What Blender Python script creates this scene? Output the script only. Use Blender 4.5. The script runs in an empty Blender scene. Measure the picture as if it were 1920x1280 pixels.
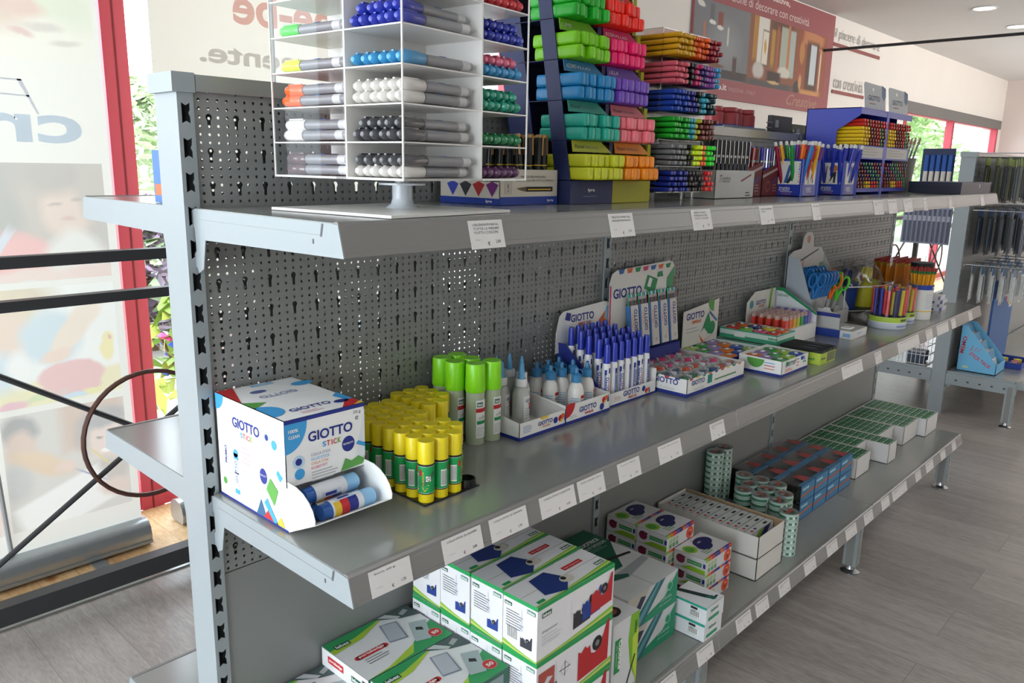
import bpy, math, random
from mathutils import Matrix, Vector
random.seed(7)
S = bpy.context.scene
COL = S.collection
PI = math.pi

# ---------------------------------------------------------------- camera
cam_d = bpy.data.cameras.new('camera')
cam_d.sensor_width = 36.0
cam_d.lens = 36.0*1479.2/1920.0
cam_d.clip_start = 0.02
cam_o = bpy.data.objects.new('camera', cam_d)
COL.objects.link(cam_o)
YAW, PITCH, ROLL = 0.8193, 0.21833, 0.01926
fw = Vector((math.sin(YAW)*math.cos(PITCH), math.cos(YAW)*math.cos(PITCH), -math.sin(PITCH)))
rt = Vector((math.cos(YAW), -math.sin(YAW), 0))
up = rt.cross(fw)
r2 = rt*math.cos(ROLL)+up*math.sin(ROLL)
u2 = up*math.cos(ROLL)-rt*math.sin(ROLL)
cam_o.matrix_world = Matrix(((r2.x, u2.x, -fw.x, -0.54703), (r2.y, u2.y, -fw.y, -1.17534), (r2.z, u2.z, -fw.z, 1.35719), (0, 0, 0, 1)))
cam_d.dof.use_dof = False
S.camera = cam_o

# ---------------------------------------------------------------- world (overcast bright daylight)
W = bpy.data.worlds.new('world'); S.world = W; W.use_nodes = True
nt = W.node_tree; bg = nt.nodes['Background']
tc = nt.nodes.new('ShaderNodeTexCoord'); sep = nt.nodes.new('ShaderNodeSeparateXYZ')
rmp = nt.nodes.new('ShaderNodeValToRGB')
nt.links.new(tc.outputs['Generated'], sep.inputs[0]); nt.links.new(sep.outputs['Z'], rmp.inputs[0])
rmp.color_ramp.elements[0].position = 0.0; rmp.color_ramp.elements[0].color = (0.80, 0.86, 0.92, 1)
rmp.color_ramp.elements[1].position = 0.6; rmp.color_ramp.elements[1].color = (0.80, 0.90, 1.0, 1)
nt.links.new(rmp.outputs[0], bg.inputs[0]); bg.inputs[1].default_value = 6.2

# ---------------------------------------------------------------- lights: daylight through the openings, an added wall and ceiling fill, ceiling downlights
def area(name, loc, rot, sx, sy, power, col=(1, 1, 1), portal=False, spread=PI):
    l = bpy.data.lights.new(name, 'AREA'); l.shape = 'RECTANGLE'; l.size = sx; l.size_y = sy
    l.energy = power; l.color = col; l.spread = spread
    if portal: l.cycles.is_portal = True
    o = bpy.data.objects.new(name, l); COL.objects.link(o); o.location = loc; o.rotation_euler = rot
    return o
area('daylight_glass_front_entrance', (-3.7, -0.6, 1.35), (0, -PI/2, 0), 2.3, 3.6, 76, (0.84, 0.93, 1.0))
area('window_daylight_portal', (-.6, 1.99, 1.2), (-PI/2, 0, 0), 6.6, 2.3, 1, portal=True)
area('window_daylight_portal', (11.1, 1.99, 1.2), (-PI/2, 0, 0), 4.2, 1.9, 1, portal=True)
area('added_wall_ceiling_fill', (9.5, -4.8, 1.9), (PI/2+.75, 0, 0), 6.5, 1.4, 400, (1.0, 0.985, 0.965), spread=2.3)  # unseen fill lamp added to brighten the back wall and ceiling, tilted upwards
S.view_settings.view_transform = 'Standard'
S.view_settings.look = 'None'
S.view_settings.exposure = 0.0
S.view_settings.gamma = 1.0
S.view_settings.use_curve_mapping = False

# ---------------------------------------------------------------- materials
def lin(h):
    h = h.lstrip('#'); c = [int(h[i:i+2], 16)/255 for i in (0, 2, 4)]
    return tuple((x/12.92 if x <= 0.04045 else ((x+0.055)/1.055)**2.4) for x in c)+(1.0,)
MC = {}
def mat(h, rough=0.5, metal=0.0, spec=0.5, var=0.05, scale=40.0, bump=0.0, coat=0.0, sss=0.0):
    key = (h, rough, metal, spec, var, scale, bump, coat, sss)
    if key in MC: return MC[key]
    m = bpy.data.materials.new('surface_'+h.strip('#')); m.use_nodes = True
    t = m.node_tree; b = t.nodes['Principled BSDF']
    b.inputs['Roughness'].default_value = rough; b.inputs['Metallic'].default_value = metal
    b.inputs['Specular IOR Level'].default_value = spec; b.inputs['Coat Weight'].default_value = coat
    if sss: b.inputs['Transmission Weight'].default_value = sss
    c = lin(h)
    n = t.nodes.new('ShaderNodeTexNoise'); n.inputs['Scale'].default_value = scale; n.inputs['Detail'].default_value = 1.0
    co = t.nodes.new('ShaderNodeTexCoord'); t.links.new(co.outputs['Object'], n.inputs['Vector'])
    mx = t.nodes.new('ShaderNodeMix'); mx.data_type = 'RGBA'
    mx.inputs[6].default_value = tuple(x*(1-var) for x in c[:3])+(1,); mx.inputs[7].default_value = tuple(min(1, x*(1+var)) for x in c[:3])+(1,)
    t.links.new(n.outputs['Fac'], mx.inputs[0]); t.links.new(mx.outputs[2], b.inputs['Base Color'])
    if bump:
        bp_ = t.nodes.new('ShaderNodeBump'); bp_.inputs['Strength'].default_value = bump; bp_.inputs['Distance'].default_value = 0.001
        t.links.new(n.outputs['Fac'], bp_.inputs['Height']); t.links.new(bp_.outputs[0], b.inputs['Normal'])
    m.diffuse_color = c
    MC[key] = m; return m
def P(h): return mat(h, 0.55, var=0.03)          # printed card
def PL(h): return mat(h, 0.32, var=0.03)         # moulded plastic
def clear(name, tint=(1, 1, 1), gloss=0.08, rough=0.02):
    if name in MC: return MC[name]
    m = bpy.data.materials.new(name); m.use_nodes = True; t = m.node_tree; t.nodes.clear()
    out = t.nodes.new('ShaderNodeOutputMaterial'); tr = t.nodes.new('ShaderNodeBsdfTransparent'); g = t.nodes.new('ShaderNodeBsdfGlossy')
    tr.inputs[0].default_value = tuple(tint)+(1,); g.inputs['Roughness'].default_value = rough
    lw = t.nodes.new('ShaderNodeLayerWeight'); lw.inputs[0].default_value = .5
    fr = t.nodes.new('ShaderNodeMath'); fr.operation = 'POWER'; fr.inputs[1].default_value = 5.0; t.links.new(lw.outputs['Facing'], fr.inputs[0])
    fm = t.nodes.new('ShaderNodeMath'); fm.operation = 'MULTIPLY'; fm.inputs[1].default_value = 0.7; t.links.new(fr.outputs[0], fm.inputs[0]); fr = fm
    ad = t.nodes.new('ShaderNodeMath'); ad.operation = 'ADD'; ad.inputs[1].default_value = gloss; ad.use_clamp = True
    mx = t.nodes.new('ShaderNodeMixShader')
    t.links.new(fr.outputs[0], ad.inputs[0]); t.links.new(ad.outputs[0], mx.inputs[0]); t.links.new(tr.outputs[0], mx.inputs[1]); t.links.new(g.outputs[0], mx.inputs[2])
    t.links.new(mx.outputs[0], out.inputs[0]); m.diffuse_color = (1, 1, 1, .3)
    MC[name] = m; return m
ACR = clear('clear_acrylic', (0.97, 0.97, 0.98), 0.03)
FILM = clear('clear_film', (0.93, 0.93, 0.95), 0.06, 0.15)
GLASS = clear('window_glass', (0.97, 0.98, 0.98), 0.0)
def cloth(h, tr=0.5):
    key = ('cloth', h, tr)
    if key in MC: return MC[key]
    m = bpy.data.materials.new('translucent_'+h.strip('#')); m.use_nodes = True; t = m.node_tree; t.nodes.clear()
    out = t.nodes.new('ShaderNodeOutputMaterial'); d = t.nodes.new('ShaderNodeBsdfDiffuse'); s = t.nodes.new('ShaderNodeBsdfTranslucent')
    c = lin(h); d.inputs[0].default_value = c; s.inputs[0].default_value = c
    w = t.nodes.new('ShaderNodeTexWave'); w.inputs['Scale'].default_value = 120; co = t.nodes.new('ShaderNodeTexCoord'); t.links.new(co.outputs['Object'], w.inputs[0])
    mm = t.nodes.new('ShaderNodeMapRange'); mm.inputs[3].default_value = tr-0.02; mm.inputs[4].default_value = tr+0.02
    t.links.new(w.outputs['Fac'], mm.inputs[0])
    mx = t.nodes.new('ShaderNodeMixShader'); t.links.new(mm.outputs[0], mx.inputs[0])
    t.links.new(d.outputs[0], mx.inputs[1]); t.links.new(s.outputs[0], mx.inputs[2]); t.links.new(mx.outputs[0], out.inputs[0])
    MC[key] = m; return m
def glow(h, e):
    key = ('glow', h, e)
    if key in MC: return MC[key]
    m = bpy.data.materials.new('lamp_glow'); m.use_nodes = True; b = m.node_tree.nodes['Principled BSDF']
    b.inputs['Base Color'].default_value = lin(h); b.inputs['Emission Color'].default_value = lin(h); b.inputs['Emission Strength'].default_value = e
    MC[key] = m; return m

STEEL = mat('#979fa2', 0.42, 0.15, 0.5, 0.02, 12)
STEELD = mat('#91938f', 0.18, 0.2, 0.6, 0.03, 8)       # shelf plates
RAIL = mat('#807e7c', 0.3, 0.0, 0.5, 0.02, 8)
PERF = mat('#888a89', 0.45, 0.15, 0.5, 0.03, 10)
DARKM = mat('#3b3c3e', 0.45, 0.3, 0.5, 0.05, 30)
CHROME = mat('#a4a6a8', 0.25, 1.0, 0.5, 0.02, 10)
WHITE = P('#efeeea'); INK = P('#4a4b50'); BLACK = P('#1d1d20'); GBLUE = P('#1f2f86'); RBLUE = P('#23409c'); RED = P('#c4262b')
GREEN = P('#128a52'); LIME = P('#86b52b'); DGREEN = P('#0d5a3f'); GREYL = P('#b9bcc2'); ORANGE = P('#e2662a'); YELLOW = P('#e6c13a'); SKYB = P('#3fa0dc')

# ---------------------------------------------------------------- mesh builder
_TXT = {}
def text_geo(s, bold=False, shear=0.0):
    k = (s, bold, shear)
    if k in _TXT: return _TXT[k]
    cu = bpy.data.curves.new('t', 'FONT'); cu.body = s; cu.size = 1.0; cu.resolution_u = 4; cu.shear = shear
    if bold: cu.offset = 0.026
    ob = bpy.data.objects.new('t', cu); COL.objects.link(ob)
    me = bpy.data.meshes.new_from_object(ob)
    vs = [(v.co.x, v.co.y) for v in me.vertices]; fs = [tuple(p.vertices) for p in me.polygons]
    bpy.data.objects.remove(ob); bpy.data.curves.remove(cu); bpy.data.meshes.remove(me)
    if vs:
        x0 = min(v[0] for v in vs); x1 = max(v[0] for v in vs); y0 = min(v[1] for v in vs); y1 = max(v[1] for v in vs)
        vs = [((x-x0), (y-y0)) for x, y in vs]; _TXT[k] = (vs, fs, x1-x0, y1-y0)
    else: _TXT[k] = ([], [], 1, 1)
    return _TXT[k]

class MB:
    def __init__(self): self.v = []; self.f = []; self.m = []; self.ms = []; self.T = None
    def mi(self, m):
        if m not in self.ms: self.ms.append(m)
        return self.ms.index(m)
    def add(self, pts, faces, m):
        n = len(self.v); i = self.mi(m)
        if self.T is not None: pts = [tuple(self.T @ Vector(p)) for p in pts]
        self.v += [tuple(p) for p in pts]
        for f in faces: self.f.append(tuple(n+k for k in f)); self.m.append(i)
        return self
    def box(self, x0, x1, y0, y1, z0, z1, m, top=None, front=None, left=None):
        p = [(x0, y0, z0), (x1, y0, z0), (x1, y1, z0), (x0, y1, z0), (x0, y0, z1), (x1, y0, z1), (x1, y1, z1), (x0, y1, z1)]
        self.add(p, [(0, 3, 2, 1), (1, 2, 6, 5), (2, 3, 7, 6)], m)
        self.add(p, [(4, 5, 6, 7)], top or m); self.add(p, [(0, 1, 5, 4)], front or m); self.add(p, [(0, 4, 7, 3)], left or m)
        return self
    def tube(self, a, b, r, m, n=8, r2=None, caps=True):
        a = Vector(a); b = Vector(b); d = (b-a).normalized(); r2 = r if r2 is None else r2
        q = Vector((0, 0, 1)) if abs(d.z) < .9 else Vector((1, 0, 0)); e = d.cross(q).normalized(); g = d.cross(e)
        pts = []
        for c, rr in ((a, r), (b, r2)):
            for k in range(n):
                t = 2*PI*k/n; pts.append(tuple(c+e*math.cos(t)*rr+g*math.sin(t)*rr))
        fs = [(k, k+n, (k+1) % n+n, (k+1) % n) for k in range(n)]
        if caps: fs += [tuple(range(n)), tuple(range(2*n-1, n-1, -1))]
        return self.add(pts, fs, m)
    def path(self, pts, r, m, n=6, closed=False):
        pts = [Vector(p) for p in pts]; L = len(pts); vs = []; prev = None
        for i, p in enumerate(pts):
            a = pts[i-1] if (i or closed) else p; b = pts[(i+1) % L] if (i < L-1 or closed) else p
            d = (b-a).normalized()
            if prev is None:
                q = Vector((0, 0, 1)) if abs(d.z) < .9 else Vector((1, 0, 0)); e = d.cross(q).normalized()
            else: e = (prev-d*prev.dot(d)).normalized()
            prev = e; g = d.cross(e)
            for k in range(n):
                t = 2*PI*k/n; vs.append(tuple(p+e*math.cos(t)*r+g*math.sin(t)*r))
        fs = []
        for i in range(L if closed else L-1):
            j = (i+1) % L
            for k in range(n): fs.append((i*n+k, j*n+k, j*n+(k+1) % n, i*n+(k+1) % n))
        if not closed: fs += [tuple(range(n)), tuple(range(L*n-1, (L-1)*n-1, -1))]
        return self.add(vs, fs, m)
    def lathe(self, prof, n=16, c=(0, 0, 0), axis='z', sx=1.0):
        # prof: list of (r, h, mat) ; mat colours the band from this ring to the next
        vs = []; R = []
        for r, h, m in prof:
            ring = []
            if r < 1e-6: ring = [len(vs)]; vs.append((0, 0, h))
            else:
                for k in range(n):
                    t = 2*PI*k/n; ring.append(len(vs)); vs.append((r*math.cos(t)*sx, r*math.sin(t), h))
            R.append(ring)
        def ax(p):
            x, y, z = p
            if axis == 'y': x, y, z = x, z, -y
            elif axis == 'x': x, y, z = z, x, y
            return (x+c[0], y+c[1], z+c[2])
        vs = [ax(p) for p in vs]
        base = len(self.v)
        if self.T is not None: vs = [tuple(self.T @ Vector(p)) for p in vs]
        self.v += vs
        for i in range(len(R)-1):
            a, b = R[i], R[i+1]; mi = self.mi(prof[i][2])
            if len(a) == 1 and len(b) == 1: continue
            for k in range(n):
                k2 = (k+1) % n
                if len(a) == 1: f = (a[0], b[k2], b[k])[::-1]
                elif len(b) == 1: f = (a[k], a[k2], b[0])
                else: f = (a[k], a[k2], b[k2], b[k])
                self.f.append(tuple(base+q for q in f)); self.m.append(mi)
        return self
    def prism(self, poly, o, u, v, w, m, side=None):
        # poly in (u,v) metres, extruded along w (vector)
        o = Vector(o); u = Vector(u); v = Vector(v); w = Vector(w); n = len(poly)
        pts = [o+u*a+v*b for a, b in poly]+[o+u*a+v*b+w for a, b in poly]
        self.add(pts, [tuple(range(n))[::-1], tuple(range(n, 2*n))], m)
        return self.add(pts, [(k, (k+1) % n, (k+1) % n+n, k+n) for k in range(n)], side or m)
    def build(self, name, parent=None, smooth=False, loc=None):
        me = bpy.data.meshes.new(name); me.from_pydata(self.v, [], self.f)
        for m in self.ms: me.materials.append(m)
        me.polygons.foreach_set('material_index', self.m)
        if smooth:
            me.polygons.foreach_set('use_smooth', [True]*len(self.f))
            me.set_sharp_from_angle(angle=math.radians(38))
        me.update()
        o = bpy.data.objects.new(name, me); COL.objects.link(o)
        if parent is not None: o.parent = parent
        if loc is not None: o.location = loc
        return o

class Art:
    """flat printing on a face of a mesh: metres on the face, layers 0.15 mm apart"""
    def __init__(s, mb, o, u, v, n=None, w=1, h=1):
        s.b = mb; s.o = Vector(o); s.u = Vector(u).normalized(); s.v = Vector(v).normalized(); s.n = Vector(n).normalized() if n else s.u.cross(s.v); s.w = w; s.h = h
    def p(s, x, y, l): return s.o+s.u*x+s.v*y+s.n*(0.0002+0.00015*l)
    def poly(s, pts, m, l=1): s.b.add([s.p(x, y, l) for x, y in pts], [tuple(range(len(pts)))], m)
    def rect(s, x, y, w, h, m, l=1): s.poly([(x, y), (x+w, y), (x+w, y+h), (x, y+h)], m, l)
    def circ(s, x, y, r, m, l=1, ry=None, a0=0, a1=360, n=20):
        ry = r if ry is None else ry; pts = []
        full = (a1-a0) >= 360
        for k in range(n if full else n+1):
            t = math.radians(a0+(a1-a0)*k/n); pts.append((x+r*math.cos(t), y+ry*math.sin(t)))
        if not full: pts.append((x, y))
        s.poly(pts, m, l)
    def text(s, t, x, y, h, m, l=2, w=None, bold=False, rot=0.0, mirror=False, shear=0.0):
        vs, fs, tw, th = text_geo(t, bold, shear)
        if not vs: return
        k = h/th; kx = k if w is None else w/tw; c, sn = math.cos(rot), math.sin(rot); pts = []
        for a, b in vs:
            a = a*kx; b = b*k
            if mirror: a = -a
            pts.append(s.p(x+a*c-b*sn, y+a*sn+b*c, l))
        s.b.add(pts, fs, m)
    def lines(s, x, y, w, n, pitch, m, l=2, t=None):
        for k in range(n):
            ww = w*(0.72+0.28*((k*37) % 10)/10)
            s.rect(x, y-k*pitch, ww, t or pitch*0.34, m, l)
    def bars(s, x, y, w, h, l=2):
        s.rect(x-.06*w, y-.06*h, w*1.12, h*1.12, WHITE, l); q = x; k = 0
        while q < x+w*.96:
            t = w*(0.018+0.022*((k*7) % 3)); s.rect(q, y, t, h, INK, l+1); q += t+w*(0.02+0.02*((k*5) % 3)); k += 1
def faces(mb, sx, sy, sz, x=0, y=0, z=0):
    return (Art(mb, (x, y, z), (1, 0, 0), (0, 0, 1), (0, -1, 0), sx, sz), Art(mb, (x, y+sy, z), (0, -1, 0), (0, 0, 1), (-1, 0, 0), sy, sz),
            Art(mb, (x, y, z+sz), (1, 0, 0), (0, 1, 0), (0, 0, 1), sx, sy), Art(mb, (x+sx, y, z), (0, 1, 0), (0, 0, 1), (1, 0, 0), sy, sz))

def wtext(b, s, r, ac, zc, size, m, q=3, ang=0.0, w=None, bold=True):
    # lettering wrapped on an upright cylinder, centred at angle ac and height zc; ang turns the line
    vs, fs, tw, th = text_geo(s, bold); k = size/th; kx = k if w is None else w/tw; c, sn = math.cos(ang), math.sin(ang); pts = []
    for x, y in vs:
        x = (x-tw/2)*kx; y = (y-th/2)*k; u = x*c-y*sn; v = x*sn+y*c; a = ac+u/r
        pts.append((math.cos(a)*(r+.0002*q), math.sin(a)*(r+.0002*q), zc+v))
    b.add(pts, fs, m)
# ---------------------------------------------------------------- things
def tag(o, label, cat, group=None):
    o['label'] = label; o['category'] = cat
    if group: o['group'] = group
    return o
def thing(name, label, cat, loc=(0, 0, 0), rz=0.0, group=None, rot=None):
    o = bpy.data.objects.new(name, None); o.empty_display_size = .02; COL.objects.link(o); o.location = loc
    o.rotation_euler = rot if rot else (0, 0, rz)
    return tag(o, label, cat, group)
KIDS = {}
def dup(root, loc, rot=None, label=None, group=None):
    r = root.copy(); COL.objects.link(r); r.location = loc
    if rot is not None: r.rotation_euler = rot
    if label: r['label'] = label
    if group: r['group'] = group
    if root.name not in KIDS: KIDS[root.name] = [(c, list(c.children)) for c in root.children]
    for ch, gs in KIDS[root.name]:
        c = ch.copy(); COL.objects.link(c); c.parent = r
        for g in gs:
            d = g.copy(); COL.objects.link(d); d.parent = c
    return r
def struct(name, mb, smooth=False):
    o = mb.build(name, smooth=smooth); o['kind'] = 'structure'; return o
ORD = ['first', 'second', 'third', 'fourth', 'fifth', 'sixth', 'seventh', 'eighth', 'ninth', 'tenth', 'eleventh', 'twelfth', 'thirteenth', 'fourteenth', 'fifteenth', 'sixteenth']
class Spawn:
    """builds one of a kind, then copies it"""
    def __init__(s, make): s.make = make; s.first = None
    def at(s, loc, rot=(0, 0, 0), label=None, group=None):
        if s.first is None:
            s.first = s.make(); o = s.first; o.location = loc; o.rotation_euler = rot
            if label: o['label'] = label
            if group: o['group'] = group
            KIDS[o.name] = [(c, list(c.children)) for c in o.children]
            return o
        return dup(s.first, loc, rot, label, group)

WB = 1.0567; ZT, ZM, ZB = 1.2869, 0.8247, 0.2618; PT, PA, PB_, PC = 1.476, 1.076, 0.676, 0.276
# ================================================================= ROOM
def wood(name, c1, c2, plank, axis, scale, rough=0.35, knots=False):
    m = bpy.data.materials.new(name); m.use_nodes = True; t = m.node_tree; b = t.nodes['Principled BSDF']; L = t.links.new
    b.inputs['Roughness'].default_value = rough
    co = t.nodes.new('ShaderNodeTexCoord'); mp = t.nodes.new('ShaderNodeMapping'); L(co.outputs['Object'], mp.inputs[0])
    mp.inputs['Rotation'].default_value = (0, 0, PI/2 if axis == 'y' else 0)
    br = t.nodes.new('ShaderNodeTexBrick'); L(mp.outputs[0], br.inputs[0]); br.inputs['Scale'].default_value = 1.0
    br.inputs['Brick Width'].default_value = plank*7; br.inputs['Row Height'].default_value = plank; br.inputs['Mortar Size'].default_value = 0.0012
    br.inputs['Color1'].default_value = (0.35, 0.35, 0.35, 1); br.inputs['Color2'].default_value = (0.65, 0.65, 0.65, 1); br.inputs['Mortar'].default_value = (0, 0, 0, 1); br.inputs['Bias'].default_value = 0
    m2 = t.nodes.new('ShaderNodeMapping'); L(mp.outputs[0], m2.inputs[0]); m2.inputs['Scale'].default_value = (1.0, scale, 1)
    ad = t.nodes.new('ShaderNodeMixRGB'); ad.blend_type = 'ADD'; ad.inputs[0].default_value = 1; L(m2.outputs[0], ad.inputs[1]); L(br.outputs[0], ad.inputs[2])
    n1 = t.nodes.new('ShaderNodeTexNoise'); n1.inputs['Scale'].default_value = 2.2; n1.inputs['Detail'].default_value = 5; n1.inputs['Distortion'].default_value = 1.6; L(ad.outputs[0], n1.inputs['Vector'])
    n2 = t.nodes.new('ShaderNodeTexNoise'); n2.inputs['Scale'].default_value = 30; n2.inputs['Detail'].default_value = 3; L(ad.outputs[0], n2.inputs['Vector'])
    mx = t.nodes.new('ShaderNodeMath'); mx.operation = 'ADD'; L(n1.outputs['Fac'], mx.inputs[0]); L(n2.outputs['Fac'], mx.inputs[1])
    ms = t.nodes.new('ShaderNodeMath'); ms.operation = 'ADD'; L(mx.outputs[0], ms.inputs[0]); L(br.outputs[0], ms.inputs[1])
    cr = t.nodes.new('ShaderNodeValToRGB'); L(ms.outputs[0], cr.inputs[0])
    mr = t.nodes.new('ShaderNodeMapRange'); mr.inputs[1].default_value = 1.0; mr.inputs[2].default_value = 2.0; L(ms.outputs[0], mr.inputs[0]); L(mr.outputs[0], cr.inputs[0])
    cr.color_ramp.elements[0].color = lin(c1); cr.color_ramp.elements[1].color = lin(c2); cr.color_ramp.elements[0].position = .2; cr.color_ramp.elements[1].position = .75
    mo = t.nodes.new('ShaderNodeMixRGB'); L(br.outputs['Fac'], mo.inputs[0]); L(cr.outputs[0], mo.inputs[1]); mo.inputs[2].default_value = tuple(x*.86 for x in lin(c1)[:3])+(1,)
    last = mo.outputs[0]
    if knots:
        vo = t.nodes.new('ShaderNodeTexVoronoi'); vo.inputs['Scale'].default_value = 5; L(mp.outputs[0], vo.inputs[0])
        kr = t.nodes.new('ShaderNodeMapRange'); kr.inputs[1].default_value = .05; kr.inputs[2].default_value = .13; kr.inputs[3].default_value = 1; kr.inputs[4].default_value = 0; L(vo.outputs['Distance'], kr.inputs[0])
        mk = t.nodes.new('ShaderNodeMixRGB'); L(kr.outputs[0], mk.inputs[0]); L(last, mk.inputs[1]); mk.inputs[2].default_value = lin('#9a6238'); last = mk.outputs[0]
    L(last, b.inputs['Base Color'])
    return m
FLOOR = wood('grey_wood_floor', '#8f8883', '#ada6a0', 0.19, 'y', 6.0, 0.3)
PINE = wood('pine_boards', '#c39766', '#dfbd8e', 0.115, 'y', 3.0, 0.45, True)
WALL = mat('#e3ddd6', 0.7, var=0.02, scale=3, bump=0.03); CEIL = mat('#d7d7d6', 0.8, var=0.02, scale=2)
REDF = mat('#c44656', 0.35, 0.0, 0.5, 0.04, 6)
b = MB(); b.box(-4, 14, -5, 1.33, -0.05, 0, FLOOR); struct('floor', b)
b = MB(); b.box(-4, 14, 1.36, 1.86, -0.05, 0, PINE); struct('trim_1', b)
b = MB(); b.box(-4, 14, 1.31, 1.365, -0.04, 0.006, STEELD); struct('trim_2', b)
YW = 1.87
b = MB(); b.box(-4, 14, -5, 2.1, 2.72, 2.8, CEIL); struct('ceiling', b)
b = MB(); b.box(2.72, 8.95, YW, YW+.2, 0, 2.72, WALL); b.box(-4, 2.72, YW, YW+.2, 2.42, 2.72, WALL); b.box(8.95, 13.1, YW, YW+.2, 2.1, 2.72, WALL); b.box(13.1, 14, YW, YW+.2, 0, 2.72, WALL)
struct('wall_back', b)
b = MB(); b.box(13.3, 13.5, -5, 2.1, 0, 2.72, mat('#dccfca', .7, var=.02, scale=3)); struct('wall_right', b)
b = MB(); b.box(-4, 14, -5.1, -5, 0, 2.72, WALL); struct('wall_front', b)
b = MB(); b.box(-4.1, -4, -5, 2.1, 2.5, 2.72, WALL); b.box(-4.1, -4, -5, -2.4, 0, 2.5, WALL); b.box(-4.1, -4, 1.2, 2.1, 0, 2.5, WALL); struct('wall_left', b)
# window 1: red frames, glass; posts
def window(n, x0, x1, z1, posts, fw_=.085):
    b = MB(); b.box(x0, x1, YW, YW+.07, 0, .07, REDF); b.box(x0, x1, YW, YW+.07, z1-.09, z1, REDF)
    for p in posts:
        b.box(p-fw_/2, p+fw_/2, YW-.01, YW+.07, .0, z1-.005, REDF); b.box(p-.003, p+.003, YW-.012, YW, .0, z1-.005, mat('#7c1822', .5))
    o = struct('window_%d' % n, b)
    g = MB(); g.box(x0, x1, YW+.03, YW+.036, .03, z1-.02, GLASS); g.build('window_pane', o)
    return o
window(1, -4, 2.72, 2.42, [-3.5, -2.1, -.75, .625, 2.0, 2.68])
w2 = window(2, 8.95, 13.1, 2.1, [9.0, 10.82, 13.05])
b = MB(); b.box(8.9, 13.15, YW-.03, YW-.002, 2.02, 2.14, mat('#6f6c69', .6)); struct('trim_3', b)
# ceiling downlights
def mk_lamp():
    t = thing('recessed_downlight', 'round lit downlight in the ceiling, nearer to the camera', 'ceiling light', (0, 0, 2.72), group='recessed ceiling lights')
    b = MB(); b.lathe([(.10, 0, CEIL), (.105, -.006, CEIL), (.085, -.008, CEIL), (.08, 0, CEIL)], 28); b.build('trim_ring', t, True)
    b = MB(); b.lathe([(.082, -.004, glow('#ffffff', 9)), (0, -.005, glow('#ffffff', 9))], 28); b.build('diffuser', t)
    return t
SL = Spawn(mk_lamp)
LP = [(7.25, .79), (8.35, .77), (3.5, -1.6), (5.5, -1.6), (7.5, -1.6), (9.6, -1.6), (1.5, -1.8), (-.6, -2.2), (9.6, .7), (11.5, .7), (11.5, -1.6)]
for i, (x, y) in enumerate(LP):
    SL.at((x, y, 2.72), (0, 0, 0), ['round lit downlight in the ceiling, the nearer of the two in view', 'round lit downlight in the ceiling, the farther one cut by the frame'][i] if i < 2 else 'round lit ceiling downlight above the sales floor, outside the view')
    l = bpy.data.lights.new('downlight_lamp', 'SPOT'); l.energy = 30; l.spot_size = 2.4; l.spot_blend = 1; l.shadow_soft_size = .07; l.color = (1, .96, .9)
    lo = bpy.data.objects.new('downlight_lamp', l); COL.objects.link(lo); lo.location = (x, y, 2.69)
b = MB(); b.tube((6.6, 1.87, 2.395), (6.6, -4.9, 2.395), .012, DARKM, 8); tag(b.build('ceiling_cable', None, True), 'dark round tie rod crossing the room just under the ceiling', 'rod')

# ================================================================= OUTSIDE
def leafy(name, label, loc, r, h, cols, n, cat='shrub', group='shrubs outside the window', fl=None):
    t = thing(name, label, cat, loc, group=group); rnd = random.Random(sum(map(ord, label)) + int(loc[0]*10))
    ms = [mat(c, .6) for c in cols]; b = MB()
    for i in range(n):
        a = rnd.uniform(0, 2*PI); rr = r*math.sqrt(rnd.random()); z = h*rnd.uniform(.12, 1); k = math.sin(PI*min(1, (z/h)*.8+.18)); x = rr*math.cos(a)*k; y = rr*math.sin(a)*k
        s = rnd.uniform(.05, .11)*(1+r*.3); d1 = Vector((rnd.uniform(-1, 1), rnd.uniform(-1, 1), rnd.uniform(-.6, .6))).normalized(); d2 = d1.cross(Vector((rnd.uniform(-1, 1), rnd.uniform(-1, 1), 1))).normalized()
        c = Vector((x, y, z)); b.add([c-d1*s, c+d2*s*.4, c+d1*s, c-d2*s*.4], [(0, 1, 2, 3)], ms[i % len(ms)])
    b.build('foliage', t)
    b = MB(); b.tube((0, 0, 0), (0, 0, h*.8), .03+.03*r, mat('#6b5238', .8), 7, .01)
    for k in range(5): b.tube((0, 0, h*.25), (r*.6*math.cos(k*1.3), r*.6*math.sin(k*1.3), h*.7), .02, mat('#6b5238', .8), 5, .006)
    b.build('stem', t)
    if fl:
        b = MB()
        for i in range(60):
            a = rnd.uniform(0, 2*PI); c = (r*.8*math.cos(a)*rnd.random(), r*.8*math.sin(a)-.1, h*rnd.uniform(.1, .8)); b.lathe([(0, -.02, mat(fl[i % len(fl)], .6)), (.03, 0, mat(fl[i % len(fl)], .6)), (0, .02, mat(fl[i % len(fl)], .6))], 6, c)
        b.build('flowers', t)
    return t
b = MB(); b.box(-20, 40, 1.95, 60, -.3, -.08, mat('#b9b6ac', .9, var=.1, scale=1)); o = struct('ground_outside', b)
G1 = ['#94b870', '#b0d088', '#7ca05c']
leafy('tree', 'leafy green tree outside beyond the red window post', (3.3, 8.6, -.08), 1.1, 2.35, ['#ccd8b4', '#d8e2c4', '#b8c8a0'], 2400, 'tree', 'trees outside')
leafy('tree', 'broad purple-leaved shrub outside low behind the railing', (1.9, 4.9, -.08), .5, 1.15, ['#8a7486', '#a090a0', '#90a07c'], 900)
leafy('tree', 'tall green tree outside the far right window', (24, 7.5, -.08), 2.4, 4.2, G1, 3800, 'tree', 'trees outside')
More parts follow.
